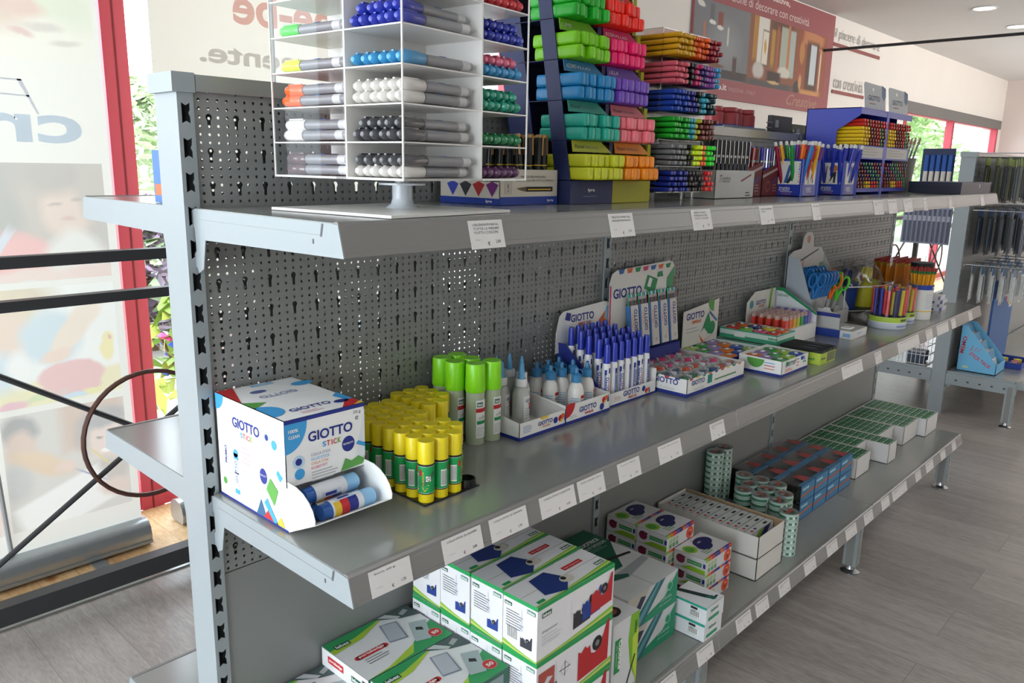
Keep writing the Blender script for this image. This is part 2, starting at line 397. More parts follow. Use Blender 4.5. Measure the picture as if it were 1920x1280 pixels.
leafy('tree', 'green tree outside showing behind the end rack and under its shelf', (18.2, 5.0, -.08), 1.7, 3.2, G1, 2800, 'tree', 'trees outside')
leafy('flower_bed', 'small bed of green plants with pink and blue flowers outside the glass', (1.35, 3.1, -.08), .25, .75, ['#8aa84c', '#b8c05a'], 160, 'flower bed', None, ['#c83c5a', '#3a5cc0', '#e0508c'])

# ================================================================= RAILING
rail = thing('railing', 'dark grey metal railing with crossed rods and rings along the window', 'railing', (0, 1.27, 0))
def bar(name, x0, x1, z0, z1, d=.04):
    b = MB(); b.box(x0, x1, -d/2, d/2, z0, z1, DARKM); b.build(name, rail)
bar('top_rail', -4, 13, 1.062, 1.094); bar('middle_rail', -4, 13, .945, .974); bar('bottom_rail', -4, 13, .048, .105, .05)
for k in range(-3, 9):
    c = .405+k*1.36
    b = MB(); b.box(c-.70, c-.66, -.02, .02, .01, 1.07, DARKM); b.build('post', rail)
    if k > 6: continue
    for s in (1, -1):
        b = MB(); b.tube((c-.645, 0, .517-.42*s), (c+.645, 0, .517+.42*s), .0085, DARKM, 8); b.build('cross_rod', rail, True)
    b = MB(); pts = [(c+.2*math.cos(2*PI*i/40), -.012, .517+.2*math.sin(2*PI*i/40)) for i in range(40)]; b.path(pts, .0075, mat('#5a3c34', .4, .3), 6, True); b.build('ring', rail, True)

# ================================================================= GONDOLAS
def build_gondola(name, label, x0, nb, perf=True):
    g = thing(name, label, 'shelving unit', (x0, 0, 0))
    # upright with slots on both faces
    for k in range(nb+1):
        b = MB(); cx = k*WB; a0, a1 = cx-.0125, cx+.0125
        b.add([(a0, 0, .05), (a0, .075, .05), (a0, .075, PT), (a0, 0, PT)], [(0, 3, 2, 1)], STEEL); b.add([(a1, 0, .05), (a1, .075, .05), (a1, .075, PT), (a1, 0, PT)], [(0, 1, 2, 3)], STEEL)
        n = 27; h = .05
        for yy, sg in ((0, 1), (.075, -1)):
            z = PT
            for i in range(n):
                zc = 1.4247-.05*i; zt, zb = zc+.025, zc-.025
                if i == 0: zt = PT
                if i == n-1: zb = .05
                hole = [(-.0065, .015), (0, .011), (.0065, .015), (.0065, .005), (.004, 0), (.0065, -.005), (.0065, -.015), (0, -.011), (-.0065, -.015), (-.0065, 0)]
                outer = [(-.0125, zt-zc), (0, zt-zc), (.0125, zt-zc), (.0125, .008), (.0125, 0), (.0125, -.008), (.0125, zb-zc), (0, zb-zc), (-.0125, zb-zc), (-.0125, 0)]
                pts = [(cx+x, yy, zc+q) for x, q in outer]+[(cx+x, yy, zc+q) for x, q in hole]+[(cx+x, yy+.0015*sg, zc+q) for x, q in hole]
                m_ = len(hole); fs = [(j, (j+1) % m_, (j+1) % m_+m_, j+m_) for j in range(m_)]+[(j+m_, (j+1) % m_+m_, (j+1) % m_+2*m_, j+2*m_) for j in range(m_)]
                b.add(pts, fs, STEEL)
        b.box(a0+.001, a1-.001, .03, .045, .05, PT, mat('#2a2d30', .7))
        b.build('upright', g)
        b = MB(); b.box(cx-.02, cx+.0145, -.004, .079, PT-.022, PT+.006, STEEL); b.build('upright_cap', g)
        for sg in (-1, 1):
            y0, y1 = (-.352, -.002) if sg < 0 else (.077, .427)
            f = MB(); yl = -.326 if sg < 0 else .401
            f.box(cx-.012, cx+.012, y0, y1, ZB-.075, ZB-.012, STEEL)
            for q in range(5): f.box(cx-.014, cx+.014, y0+.05+q*.06, y0+.062+q*.06, ZB-.05, ZB-.042, mat('#3a3d40', .6))
            f.box(cx-.02, cx+.02, yl-.022, yl+.022, .028, ZB-.02, STEEL); f.box(cx-.0225, cx-.02, yl-.012, yl+.012, .03, ZB-.03, STEELD); f.box(cx-.008, cx+.008, yl-.0245, yl-.022, .03, ZB-.03, STEELD)
            fo = f.build('base_leg', g)
            f = MB(); f.lathe([(.032, 0, CHROME), (.032, .004, CHROME), (.016, .012, CHROME), (.012, .028, CHROME), (.012, .035, CHROME)], 18, (cx, yl, 0)); f.build('levelling_foot', fo, True)
        f = MB(); f.box(cx-.012, cx+.012, .0, .075, .0, .06, STEEL); f.build('foot_block', g)
    # perforated panel mesh, shared
    hp, vp = .0148, .0125; nc, nr = 70, 32; xl = .0145; xr = WB-.0145; mg = .0218-xl-hp/2
    b = MB(); V = b.v; F = b.f; Mx = b.m; b.mi(PERF)
    def ring(out, inn, t=.0012):
        n = len(out); s = len(V)
        V.extend([(x, 0, z) for x, z in out]); V.extend([(x, 0, z) for x, z in inn]); V.extend([(x, t, z) for x, z in inn])
        for j in range(n):
            k = (j+1) % n; F.append((s+j, s+k, s+n+k, s+n+j)); F.append((s+n+j, s+n+k, s+2*n+k, s+2*n+j)); Mx.extend([0, 0])
    H = .4; r = .00245
    for c in range(nc):
        x = xl+mg+hp*(c+.5); key = (c % 3 == 1)
        rr_ = 0
        while rr_ < nr:
            z = H-vp*(rr_+.5)-.0
            if key and rr_ % 4 == 0:
                rk = .0055; sw = .003
                inn = [(x-rk*.0, z+rk)]+[(x+rk*math.sin(a), z+rk*math.cos(a)) for a in (PI/4, PI/2, PI*.78)]+[(x+sw, z-.006), (x+sw, z-.0155), (x, z-.017), (x-sw, z-.0155), (x-sw, z-.006)]+[(x-rk*math.sin(a), z+rk*math.cos(a)) for a in (PI*.78, PI/2, PI/4)]
                T_, B_ = z+vp/2, z-vp*1.5; L_, R_ = x-hp/2, x+hp/2
                out = [(x, T_), (R_, T_), (R_, z), (R_, z-.004), (R_, z-.008), (R_, B_), (x, B_), (L_, B_), (L_, z-.008), (L_, z-.004), (L_, z), (L_, T_)]
                ring(out, inn); rr_ += 2; continue
            inn = [(x+r*math.sin(PI/4*q), z+r*math.cos(PI/4*q)) for q in range(8)]
            out = [(x, z+vp/2), (x+hp/2, z+vp/2), (x+hp/2, z), (x+hp/2, z-vp/2), (x, z-vp/2), (x-hp/2, z-vp/2), (x-hp/2, z), (x-hp/2, z+vp/2)]
            ring(out, inn); rr_ += 1
    b.add([(xl, 0, 0), (xl+mg, 0, 0), (xl+mg, 0, H), (xl, 0, H)], [(0, 1, 2, 3)], PERF)
    xe = xl+mg+hp*nc; b.add([(xe, 0, 0), (xr, 0, 0), (xr, 0, H), (xe, 0, H)], [(0, 1, 2, 3)], PERF)
    b.add([(xl, 0, .0), (xr, 0, .0), (xr, .012, .0), (xl, .012, .0)], [(0, 1, 2, 3)], PERF)
    first = None
    for k in range(nb):
        for z0 in (PA+.0008, PB_+.0008):
            for yy in (.004, .071):
                if first is None: o = first = b.build('perforated_panel', g)
                else: o = first.copy(); COL.objects.link(o)
                o.location = (k*WB, yy, z0)
                if yy > .03: o.location.x += .0035; o.location.z += .002
        b2 = MB()
        for yy in (.004, .069): b2.box(k*WB+xl, k*WB+xr, yy, yy+.002, PC-.03, PB_-.0012, PERF)
        b2.build('plain_panel', g)
        b2 = MB(); b2.box(k*WB+.0155, (k+1)*WB-.0155, -.004, .079, PT-.02, PT+.004, STEELD); b2.build('top_cap', g)
    return g
g1 = build_gondola('shelving_gondola', 'long grey metal double-sided gondola with perforated back panels and three bays', 0, 3)
g2 = build_gondola('shelving_gondola', 'second grey metal gondola standing behind the far end of the first', 4.37, 2)

def mk_shelf(g):
    L = WB-.003; D = .377
    b = MB(); b.box(.0015, L+.0015, -D+.012, -.002, -.003, 0, STEELD); b.box(.0015, L+.0015, -.004, -.002, -.03, 0, STEELD)
    b.box(.003, L, -D+.012, -D+.0135, -.028, -.003, STEELD); t = b.build('metal_shelf', g)
    b = MB()
    prof = [(-D+.0125, -.001), (-D+.010, .0012), (-D+.003, .0012), (-D, -.002), (-D-.0015, -.008), (-D-.0022, -.009), (-D-.0085, -.034), (-D-.0095, -.0345), (-D-.0105, -.0405), (-D-.006, -.0415), (-D+.004, -.036), (-D+.0105, -.006)]
    b.prism(prof, (.0015, 0, 0), (0, 1, 0), (0, 0, 1), (L, 0, 0), RAIL, RAIL); b.build('price_rail', t)
    bprof = [(-.006, -.001), (-D+.012, -.001), (-D, -.002), (-D-.0105, -.0415), (-.035, -.046), (-.024, -.09), (-.008, -.098), (-.004, -.09), (.006, -.088), (.006, -.07), (-.004, -.065), (-.003, -.03), (.006, -.022), (.006, -.004)]
    for x in (.0, L+.0015):
        b = MB(); b.prism(bprof, (x, 0, 0), (0, 1, 0), (0, 0, 1), (.0015, 0, 0), STEEL)
        if x == 0:
            b.prism([(-D+.03, -.002), (-D+.034, -.002), (-D+.038, -.018), (-D+.034, -.018)], (-.0004, 0, 0), (0, 1, 0), (0, 0, 1), (.0003, 0, 0), mat('#4a4e52'))
            b.prism([(-D+.052, -.022), (-D+.055, -.022), (-D+.055, -.028), (-D+.052, -.028)], (-.0004, 0, 0), (0, 1, 0), (0, 0, 1), (.0003, 0, 0), mat('#4a4e52'))
            b.box(-.0006, 0, -D+.035, -.02, -.0165, -.016, STEELD)
        b.build('shelf_bracket', t)
    return t
def put_shelves(g, first, nb, zs):
    for z in zs:
        for k in range(nb):
            for side in (0, 1):
                t = first[0]
                if t is None: t = first[0] = mk_shelf(g); kids = first[1] = list(t.children)
                else:
                    t = t.copy(); COL.objects.link(t); t.parent = g
                    for c in first[1]:
                        d = c.copy(); COL.objects.link(d); d.parent = t
                t.location = (k*WB, 0, z) if not side else ((k+1)*WB, .075, z)
                t.rotation_euler = (0, 0, PI*side)
_f = [None, None]
put_shelves(g1, _f, 3, (ZT, ZM, ZB)); put_shelves(g2, _f, 2, (ZB,))
# price tags
TAGS = {'top': [(0.211, 0.278), (0.534, 0.604), (0.798, 0.871), (1.079, 1.145), (1.352, 1.399), (1.767, 1.84), (1.883, 1.957), (2.019, 2.094), (2.208, 2.246), (2.481, 2.526), (2.899, 2.955)],
 'middle': [(0.031, 0.102), (0.162, 0.242), (0.26, 0.345), (0.378, 0.469), (0.478, 0.554), (0.597, 0.668), (0.733, 0.816), (0.935, 0.996), (1.669, 1.824), (1.931, 1.986), (2.137, 2.354), (2.432, 2.505), (2.558, 2.7), (2.742, 2.797), (2.98, 3.032)],
 'bottom': [(0.6, .67), (0.791, 0.865), (0.956, 1.03), (1.144, 1.223), (1.249, 1.321), (1.385, 1.452), (1.549, 1.628), (1.711, 1.79), (1.859, 1.948), (2.017, 2.096), (2.178, 2.256), (2.289, 2.442), (2.543, 2.607), (2.671, 2.762), (2.861, 2.926), (3.022, 3.076)]}
TX = {'top': [(['LYRA GRADUATE MARK ALL', 'TUTTE LE MISURE', 'TUTTI I COLORI'], '2,80'), (['TRATTO MARK ALL', 'EVIDENZIATORI Memories'], '2,70'), (['TRATTO VIDEO', 'EVIDENZIATORI', 'TUTTI I COLORI'], '1,20')],
 'middle': [(['Stick 20 g'], '1,70'), (['COLLA STICK 20 GRAMMI'], '2,80'), (['COLLA STICK 32 GRAMMI'], '2,90'), (['COLLA STICK 9 GRAMMI'], '0,90'), (['COLLA LIQUIDA 100 G'], '1,90'), (['Vinavil 100 g'], '1,90'), (['Vinavil 100 g scolastica'], '1,70'), (['BLU GIOTTO VINILIK', '40 g'], '1,70')]}
sl = Vector((0, -.0063, -.025)).normalized()
for lv, z in (('top', ZT), ('middle', ZM), ('bottom', ZB)):
    for i, (a, c) in enumerate(TAGS[lv]):
        b = MB(); w = c-a; h = .036 if lv != 'top' else .04; lean = .002
        o_ = Vector((0, -.377-.0012, -.0045)); d_ = Vector((0, -.0095, -.036)).normalized()
        v_ = -d_; base = o_+d_*h
        n_ = Vector((1, 0, 0)).cross(v_)
        p = [base, base+Vector((w, 0, 0)), base+Vector((w, 0, 0))+v_*h, base+v_*h]; q = [k+n_*.0006 for k in p]
        b.add([k for k in p+q], [(4, 5, 6, 7), (0, 1, 5, 4), (1, 2, 6, 5), (2, 3, 7, 6), (3, 0, 4, 7)], mat('#dddad8', .5, var=.01))
        A = Art(b, base+n_*.0006, (1, 0, 0), v_, n_)
        L, pr = TX.get(lv, [])[i] if i < len(TX.get(lv, [])) else (['ARTICOLO CANCELLERIA', 'SCUOLA'][:1+i % 2], '%d,%d0' % (1+i*7 % 4, 2+i*3 % 7))
        for j, s_ in enumerate(L): A.text(s_, w*.12, h*(.80-.14*j), h*.085, INK, 1, w=w*.76*min(1, len(s_)/15))
        A.text('\u20ac', w*.48, h*.10, h*.14, BLACK, 1); A.text(pr, w*.72, h*.16, h*.12, BLACK, 1); A.rect(w*.12, h*.3, w*.16, h*.025, GREYL, 1)
        t = b.build('price_tag', None, loc=(a, 0, z))
        tag(t, 'white price tag on the %s shelf edge, %s tag from the near end' % (lv, ORD[i]), 'price tag', 'price tags on the %s shelf edge' % lv)

# ================================================================= MIDDLE SHELF
Z = ZM+.0006
def logo(A, x, y, w, sub=None, subm=RED, m=GBLUE, l=3):
    A.text('GIOTTO', x, y, w*.2, m, l, w=w, bold=True)
    if sub: A.text(sub, x+w*.3, y-w*.14, w*.1, subm, l, w=w*.55, bold=True)
def shapes(A, x, y, s, l=2):
    A.poly([(x, y), (x+s*.5, y+s*.9), (x+s, y)], mat('#2f5f86', .5), l); A.poly([(x+s*.7, y), (x+s*1.2, y+s*.55), (x+s*1.7, y)], RED, l+1)
    A.poly([(x+s*.8, y+s*.8), (x+s*1.1, y+s*1.1), (x+s*2.1, y), (x+s*1.7, y)], SKYB, l+2); A.poly([(x+s*1.9, y), (x+s*2.4, y+s*.5), (x+s*2.7, y)], YELLOW, l+2)
    A.poly([(x+s*1.1, y+s*1.6), (x+s*1.5, y+s*2.3), (x+s*2.2, y+s*1.8), (x+s*1.8, y+s*.9)], mat('#5aa045', .5), l+3)
# --- dispenser box of glue sticks
t = thing('dispenser_box', 'white and blue dispenser box of glue sticks at the near end of the middle shelf', 'box', (.014, -.21, Z))
b = MB(); sx, sy, sz = .139, .205, .1715; wt = .0012
Wd = P('#f1f1f0')
b.box(0, sx, 0, sy, 0, wt, Wd); b.box(0, wt, 0, sy, 0, sz, Wd); b.box(sx-wt, sx, 0, sy, 0, sz, Wd); b.box(0, sx, sy-wt, sy, 0, sz, Wd); b.box(0, sx, 0, sy, sz-wt, sz, Wd)
b.box(0, sx, 0, wt, .07, sz, Wd); b.box(0, sx, .055, .056, 0, .06, Wd)
F_, L_, T_, R_ = faces(b, sx, sy, sz)
F_.rect(0, sz-.006, sx, .006, GBLUE, 1); F_.circ(0, sz-.006, .037, SKYB, 1, a0=270, a1=360, ry=.045); F_.text('100%', .006, sz-.02, .005, WHITE, 3, w=.016, bold=True); F_.text('CLEAN', .006, sz-.029, .005, WHITE, 3, w=.018, bold=True)
logo(F_, .038, .131, .078, None); 
for i, (ch, c) in enumerate(zip('STICK', ('#3fa0dc', '#c4262b', '#e2662a', '#c43a6b', '#86b52b'))): F_.text(ch, .062+(0, .0075, .0157, .0192, .0268)[i], .118, .0085, P(c), 3, w=.002 if ch == 'I' else .0062, bold=True)
F_.text('20 g', .118, .156, .006, INK, 2, w=.014); F_.text('e', .122, .147, .006, INK, 2)
F_.circ(.108, .112, .0115, GBLUE, 2, ry=.0125); F_.text('QUALITY', .0985, .111, .0035, WHITE, 3, w=.019, bold=True)
for i, (s_, c) in enumerate((('COLLA STICK', '#7a7fa8'), ('GLUE STICK', '#3fa0dc'), ('COLA STIK', '#e2852a'), ('KLEBESTIFT', '#d04a78'))): F_.text(s_, .042, .108-.0068*i, .0042, P(c), 2, w=.034-.002*i)
F_.lines(.042, .082, .05, 4, .0045, GREYL, 2, .0018)
F_.circ(.021, .105, .010, P('#bcd6ea'), 2); F_.circ(.021, .105, .0055, GBLUE, 3); F_.circ(.022, .086, .0085, SKYB, 2)
F_.poly([(.122, .09), (.139, .165), (.139, .085), (.128, .078)], P('#dfe6ec'), 1); F_.poly([(.122, .108), (.126, .113), (.139, .107), (.139, .1)], SKYB, 2)
F_.poly([(.093, .0705), (.102, .09), (.113, .083), (.126, .0885), (.138, .08), (.133, .073)], mat('#5aa045', .5), 3)
L_.circ(0, sz, .026, SKYB, 1, a0=270, a1=360); logo(L_, .052, .128, .082)
for i, (ch, c) in enumerate(zip('STICK', ('#3fa0dc', '#c4262b', '#e2662a', '#c43a6b', '#86b52b'))): L_.text(ch, .076+(0, .008, .0168, .0205, .0285)[i], .115, .0085, P(c), 3, w=.002 if ch == 'I' else .0066, bold=True)
L_.rect(0, 0, sy, .0035, GBLUE, 2); L_.circ(.155, .135, .009, P('#bcd6ea'), 2); L_.circ(.155, .135, .005, GBLUE, 3); L_.circ(.175, .128, .0075, SKYB, 2)
L_.rect(.05, .022, .014, .03, P('#dfe6ee'), 2); L_.rect(.05, .05, .014, .034, P('#c9dcee'), 2); L_.circ(.057, .084, .007, SKYB, 3); L_.rect(.05, .074, .014, .01, SKYB, 3); L_.text('GIOTTO', .0605, .035, .007, GBLUE, 4, w=.036, rot=PI/2)
L_.rect(.05, .016, .014, .008, SKYB, 3); L_.lines(.075, .098, .03, 4, .008, P('#d8b0b8'), 2, .0028); L_.lines(.078, .062, .03, 5, .005, GREYL, 2, .0018); L_.text('PRIMO', .028, .06, .006, GBLUE, 2, w=.03, rot=PI/2, bold=True)
L_.circ(.14, .07, .0105, GBLUE, 2, ry=.0125); L_.text('QUALITY', .131, .069, .0035, WHITE, 3, w=.018); L_.poly([(.178, .085), (.205, .13), (.205, .1), (.188, .074)], P('#cfe2f2'), 2); L_.poly([(.178, .085), (.183, .092), (.196, .083), (.188, .074)], SKYB, 3)
shapes(L_, .115, .004, .03, 2); L_.circ(.018, .028, .006, mat('#5aa045'), 2)
logo(T_, .032, .03, .07); T_.lines(.04, .02, .04, 2, .006, P('#dfa8b0'), 2, .002); T_.circ(.118, .03, .013, GBLUE, 2, ry=.008); T_.poly([(.1, .0), (.139, .0), (.139, .03), (.125, .03)], RED, 2); T_.poly([(.12, .0), (.139, .0), (.139, .012)], YELLOW, 3); T_.poly([(.128, .03), (.139, .03), (.139, .075), (.122, .06)], SKYB, 2)
T_.circ(.0, .055, .03, SKYB, 2, a0=-90, a1=90); T_.text('GIOTTO', .1, .135, .014, P('#8a93b8'), 3, w=.065, rot=PI, bold=True); T_.poly([(0, .12), (.03, .205), (0, .205)], RED, 2); T_.poly([(0, .08), (0, .12), (.03, .1)], mat('#5aa045'), 2); T_.circ(.05, .16, .014, P('#5a68a0'), 2, ry=.008); T_.circ(.13, .16, .02, SKYB, 2, ry=.012); T_.rect(.055, .188, .04, .012, P('#9cc4e0'), 2)
b.build('carton', t)
b = MB(); th_ = .0012; tip = (-.068, .033)
qp = [(0, .0), (0, .078)]+[(-.012-.058*math.sin(a), .078-.045*(1-math.cos(a))) for a in (.2, .5, .8, 1.1, 1.4)]+[tip]
for x in (.001, sx-.0022): b.prism(qp, (x, 0, .001), (0, 1, 0), (0, 0, 1), (th_, 0, 0), P('#fafaf8'))
b.add([(.001, 0, .001), (sx-.001, 0, .001), (sx-.001, tip[0], tip[1]), (.001, tip[0], tip[1]), (.001, 0, .0025), (sx-.001, 0, .0025), (sx-.001, tip[0], tip[1]+.0015), (.001, tip[0], tip[1]+.0015)], [(0, 3, 2, 1), (4, 5, 6, 7), (3, 7, 6, 2), (0, 1, 5, 4)], P('#fafaf8'))
b.build('pull_out_tray', t)
def mk_gs():
    t = thing('glue_stick', 'x', 'glue stick'); b = MB(); r = .0135; wh = P('#e9ecf2'); lb = mat('#8fc3ea', .3); db = mat('#2f62b0', .3)
    b.lathe([(0, 0, db), (r*.86, 0, db), (r*.9, .014, db), (r, .015, wh), (r, .07, P('#dfe6f0')), (r*.98, .0705, lb), (r*.98, .092, lb), (r*.8, .095, lb), (0, .095, lb)], 20, axis='x')
    b.build('tube', t, True)
    b = MB(); 
    for i in range(8):
        a0 = -PI*.75+i*.2
    def cyl_rect(x0, x1, a0, a1, m, k=1):
        pts = []; n = 5
        for i in range(n+1):
            a = a0+(a1-a0)*i/n; pts.append((a, x0)); 
        vs = [(x, math.cos(a)*(r+.0003*k), math.sin(a)*(r+.0003*k)) for a, x in pts]+[(x1, math.cos(a)*(r+.0003*k), math.sin(a)*(r+.0003*k)) for a, x in pts]
        b.add(vs, [(i, i+1, i+n+2, i+n+1) for i in range(n)], m)
    cyl_rect(.018, .03, PI*.75, PI*1.4, YELLOW); cyl_rect(.03, .044, PI*.72, PI*1.4, RED); cyl_rect(.044, .06, PI*.7, PI*1.3, GBLUE)
    cyl_rect(.024, .058, PI*.5, PI*.72, P('#c7d3e6')); cyl_rect(.03, .05, PI*.55, PI*.66, GBLUE, 2)
    b.build('wrapper_print', t); return t
SG = Spawn(mk_gs)
for i, (x, y, z, rz) in enumerate(((.030, -.037, .034, .02), (.026, -.0085, .0235, -.01), (.022, -.006, .0515, .02))):
    SG.at((.014+x, -.21+y, Z+z), (-.3+i*.8, 0, rz), 'light blue capped glue stick lying in the dispenser tray, %s' % ['foremost at the lip', 'behind the foremost', 'uppermost in the opening'][i], 'glue sticks in the dispenser')
# --- yellow glue sticks
def mk_ys(k=1.0):
    t = thing('glue_stick', 'x', 'glue stick'); b = MB(); r = .0137*k; Yc = mat('#e8d21c', .32, var=.03); gr = P('#0f9a50'); bk = P('#1b1f1c'); h = .102*k
    b.lathe([(0, 0, Yc), (r*.93, 0, Yc), (r*.93, h*.14, Yc), (r, h*.142, bk), (r, h*.16, P('#e6efe6')), (r, h*.165, gr), (r, h*.60, P('#e6efe6')), (r, h*.605, bk), (r, h*.64, Yc), (r*.99, h*.641, Yc), (r*1.0, h*.985, Yc), (r*.96, h, Yc), (r*.55, h*.995, Yc), (0, h*.995, Yc)], 20)
    # barcode, red seal and word band wrapped on the label
    def wr(a0, a1, z0, z1, m, q=1):
        n = 4; vs = []
        for zz in (z0, z1):
            for i in range(n+1):
                a = a0+(a1-a0)*i/n; vs.append((math.cos(a)*(r+.0002*q), math.sin(a)*(r+.0002*q), zz))
        b.add(vs, [(i, i+1, i+n+2, i+n+1) for i in range(n)], m)
    wr(-2.7, -1.95, h*.2, h*.48, WHITE)
    for i in range(7): wr(-2.64+i*.1, -2.6+i*.1, h*.22, h*.46, INK, 2)
    wr(-1.75, -1.45, h*.45, h*.55, RED, 2)
    for i in range(6): wr(-1.2+i*.16, -1.04+i*.16, h*(.2+.02*i*i*.5), h*(.215+.02*i*i*.5), YELLOW, 2)
    wr(-.95, -.35, h*.36, h*.45, WHITE, 2)
    wtext(b, 'COCCOINA', r, -.65, h*.40, .0065, INK, 3, .8, .03); wrap_ = wr; wtext(b, 'ALTA QUALIT\u00c0', r, -1.28, h*.37, .0035, YELLOW, 3, PI/2, .03)
    b.build('labelled_tube', t, True); return t
SY = Spawn(mk_ys)
def tray(name, label, x0, y0, nx, ny, p, skip=(), group='black plastic glue stick trays'):
    t = thing(name, label, 'tray', (x0-p*.5, y0-p*.5, Z), group=group); b = MB(); bm = mat('#17171a', .3)
    b.box(0, nx*p, 0, ny*p, 0, .0022, bm); b.build('base', t)
    for (i, j) in skip:
        b = MB(); b.lathe([(.0155, .002, bm), (.015, .015, bm), (.0135, .015, bm), (.0135, .004, bm), (0, .004, bm)], 18, (p*(i+.5), p*(j+.5), 0)); b.build('cup', t, True)
rr = random.Random(3)
p = .0302; sk = ((3, 0), (3, 3))
tray('glue_stick_tray', 'black plastic tray of yellow glue sticks nearest the shelf edge', .232, -.264, 4, 8, p, sk)
for j in range(8):
    for i in range(4):
        if (i, j) in sk: continue
        SY.at((.232+p*i, -.264+p*j, Z+.0022), (0, 0, -1.35 if (i, j) == (0, 0) else 1.0-.5*i if j == 0 else rr.uniform(-.5, .5)), 'yellow capped green glue stick in the front tray, %s row back, %s along' % (ORD[j], ORD[i]), 'glue sticks in the front tray')
tray('glue_stick_tray', 'black plastic tray of yellow glue sticks beside the dispenser box', .172, -.10, 2, 4, .0272)
for j in range(4):
    for i in range(2):
        SY.at((.172+.0272*i, -.10+.0272*j, Z+.0022), (0, 0, rr.uniform(-.8, .8)), 'yellow capped glue stick beside the dispenser box, %s row back, %s along' % (ORD[j], ORD[i]), 'glue sticks beside the dispenser')
tray('glue_stick_tray', 'black plastic tray of yellow glue sticks by the back panel and the spray bottles', .366, -.115, 3, 4, p, ((2, 0),))
for j in range(4):
    for i in range(3):
        if (i, j) == (2, 0): continue
        SY.at((.366+p*i, -.115+p*j, Z+.0022), (0, 0, rr.uniform(-.8, .8)), 'yellow capped glue stick by the spray bottles, %s row back, %s along' % (ORD[j], ORD[i]), 'glue sticks by the back panel')
# --- green capped spray bottles
def wrap(b, r, a0, a1, z0, z1, m, q=1, n=6):
    vs = []
    for zz in (z0, z1):
        for i in range(n+1):
            a = a0+(a1-a0)*i/n; vs.append((math.cos(a)*(r+.00025*q), math.sin(a)*(r+.00025*q), zz))
    b.add(vs, [(i, i+1, i+n+2, i+n+1) for i in range(n)], m)
def mk_sp():
    t = thing('glue_bottle', 'x', 'bottle'); r = .0185
    b = MB(); m = mat('#adb89c', .15, var=.02, coat=.4); b.lathe([(0, 0, m), (r, 0, m), (r, .112, m), (0, .112, m)], 24)
    wrap(b, r, -2.0, -.6, .014, .09, P('#ecece8')); wrap(b, r, -1.9, -1.2, .077, .0865, P('#4a7a68'), 2); wtext(b, 'lebez', r, -1.55, .0815, .005, WHITE, 3, 0, .010); wrap(b, r, -2.0, -.6, .066, .074, RED, 2); wrap(b, r, -1.9, -.8, .042, .049, GREEN, 2)
    for i in range(5): wrap(b, r, -1.9, -.8-.1*(i % 3), .018+.004*i, .0195+.004*i, GREYL, 2)
    wtext(b, 'colla', r, -1.3, .0555, .007, P('#5a6a62'), 2, .15, .015, False); b.build('bottle_body', t, True)
    b = MB(); m = mat('#8ae01c', .3, var=.02); b.lathe([(r*1.05, .105, m), (r*1.08, .108, m), (r*1.02, .158, m), (r*.95, .161, m), (r*.5, .1595, m), (0, .1595, m)], 24); b.build('cap', t, True)
    return t
SP = Spawn(mk_sp)
for i, (x, y) in enumerate(((.484, -.117), (.524, -.122), (.466, -.078), (.508, -.080), (.470, -.036), (.509, -.038))):
    SP.at((x, y, Z), (0, 0, -.25+.12*(i % 3)), 'lime capped clear glue bottle, %s row back, %s' % (ORD[i//2], ['nearer the glue sticks', 'nearer the white tray'][i % 2]), 'lime capped bottles')
# --- open display trays (cardboard)
def cardtray(name, label, x, y, w, d, hf, hb, art=None, rz=0, cat='tray', inner=P('#d9d7d2'), strip=GBLUE, back=None, hs=None, group=None):
    t = thing(name, label, cat, (x, y, Z), rz, group=group); b = MB(); k = .0012; hs = hs or (hf, hb); Wc = P('#ecebe8')
    b.box(0, w, 0, d, 0, k, inner); b.box(0, w, 0, k, 0, hf, inner, front=Wc); b.box(0, w, d-k, d, 0, hb, Wc)
    for x_ in (0, w-k):
        b.prism([(0, 0), (d, 0), (d, hs[1]), (d*.5, (hs[0]+hs[1])*.5), (0, hs[0])], (x_, 0, 0), (0, 1, 0), (0, 0, 1), (k, 0, 0), Wc if x_ == 0 else inner)
    F_, L_, T_, R_ = faces(b, w, d, hf)
    if strip: F_.rect(0, 0, w, min(.007, hf*.25), strip, 1); L_.rect(0, 0, d, min(.007, hf*.25), strip, 1)
    if art: art(F_, L_)
    b.build('tray_carton', t); return t
def flower(A, x, y, s, l=3):
    A.circ(x, y, s, RED, l); A.circ(x+s*1.1, y+s*.5, s*.8, ORANGE, l+1); A.circ(x+s*.4, y-s*.7, s*.5, YELLOW, l+2); A.poly([(x+s*1.6, y-s), (x+s*2.2, y+s*1.6), (x+s*2.6, y-s)], GBLUE, l+1)
def a1(F, L):
    logo(F, .055, .019, .045, 'COLLA LIQUIDA', ORANGE); F.lines(.01, .026, .03, 4, .004, P('#8aa8c8'), 2, .0016); F.circ(.11, .02, .007, GBLUE, 3); flower(F, .126, .021, .007); F.poly([(.06, .036), (.09, .036), (.085, .031), (.065, .031)], YELLOW, 2)
    L.circ(.03, .022, .012, ORANGE, 2); L.circ(.05, .012, .008, P('#4a8a6a'), 2); L.poly([(.0, .007), (.02, .02), (.03, .007)], mat('#5aa045'), 3)
cardtray('cardboard_tray', 'white and blue cardboard tray of clear glue bottles next to the lime capped bottles', .549, -.176, .142, .172, .036, .06, a1, hs=(.036, .058))
def a2(F, L):
    logo(F, .045, .019, .06, 'VINILIK', RED); F.circ(.0, .045, .03, RED, 1, a0=270, a1=360); F.circ(.125, .016, .008, GBLUE, 3); F.lines(.012, .016, .03, 2, .004, GREYL, 2, .0015); flower(F, .132, .03, .007)
cardtray('cardboard_tray', 'white and blue cardboard tray of white glue bottles with blue spouts', .693, -.176, .155, .172, .042, .06, a2, hs=(.042, .058))
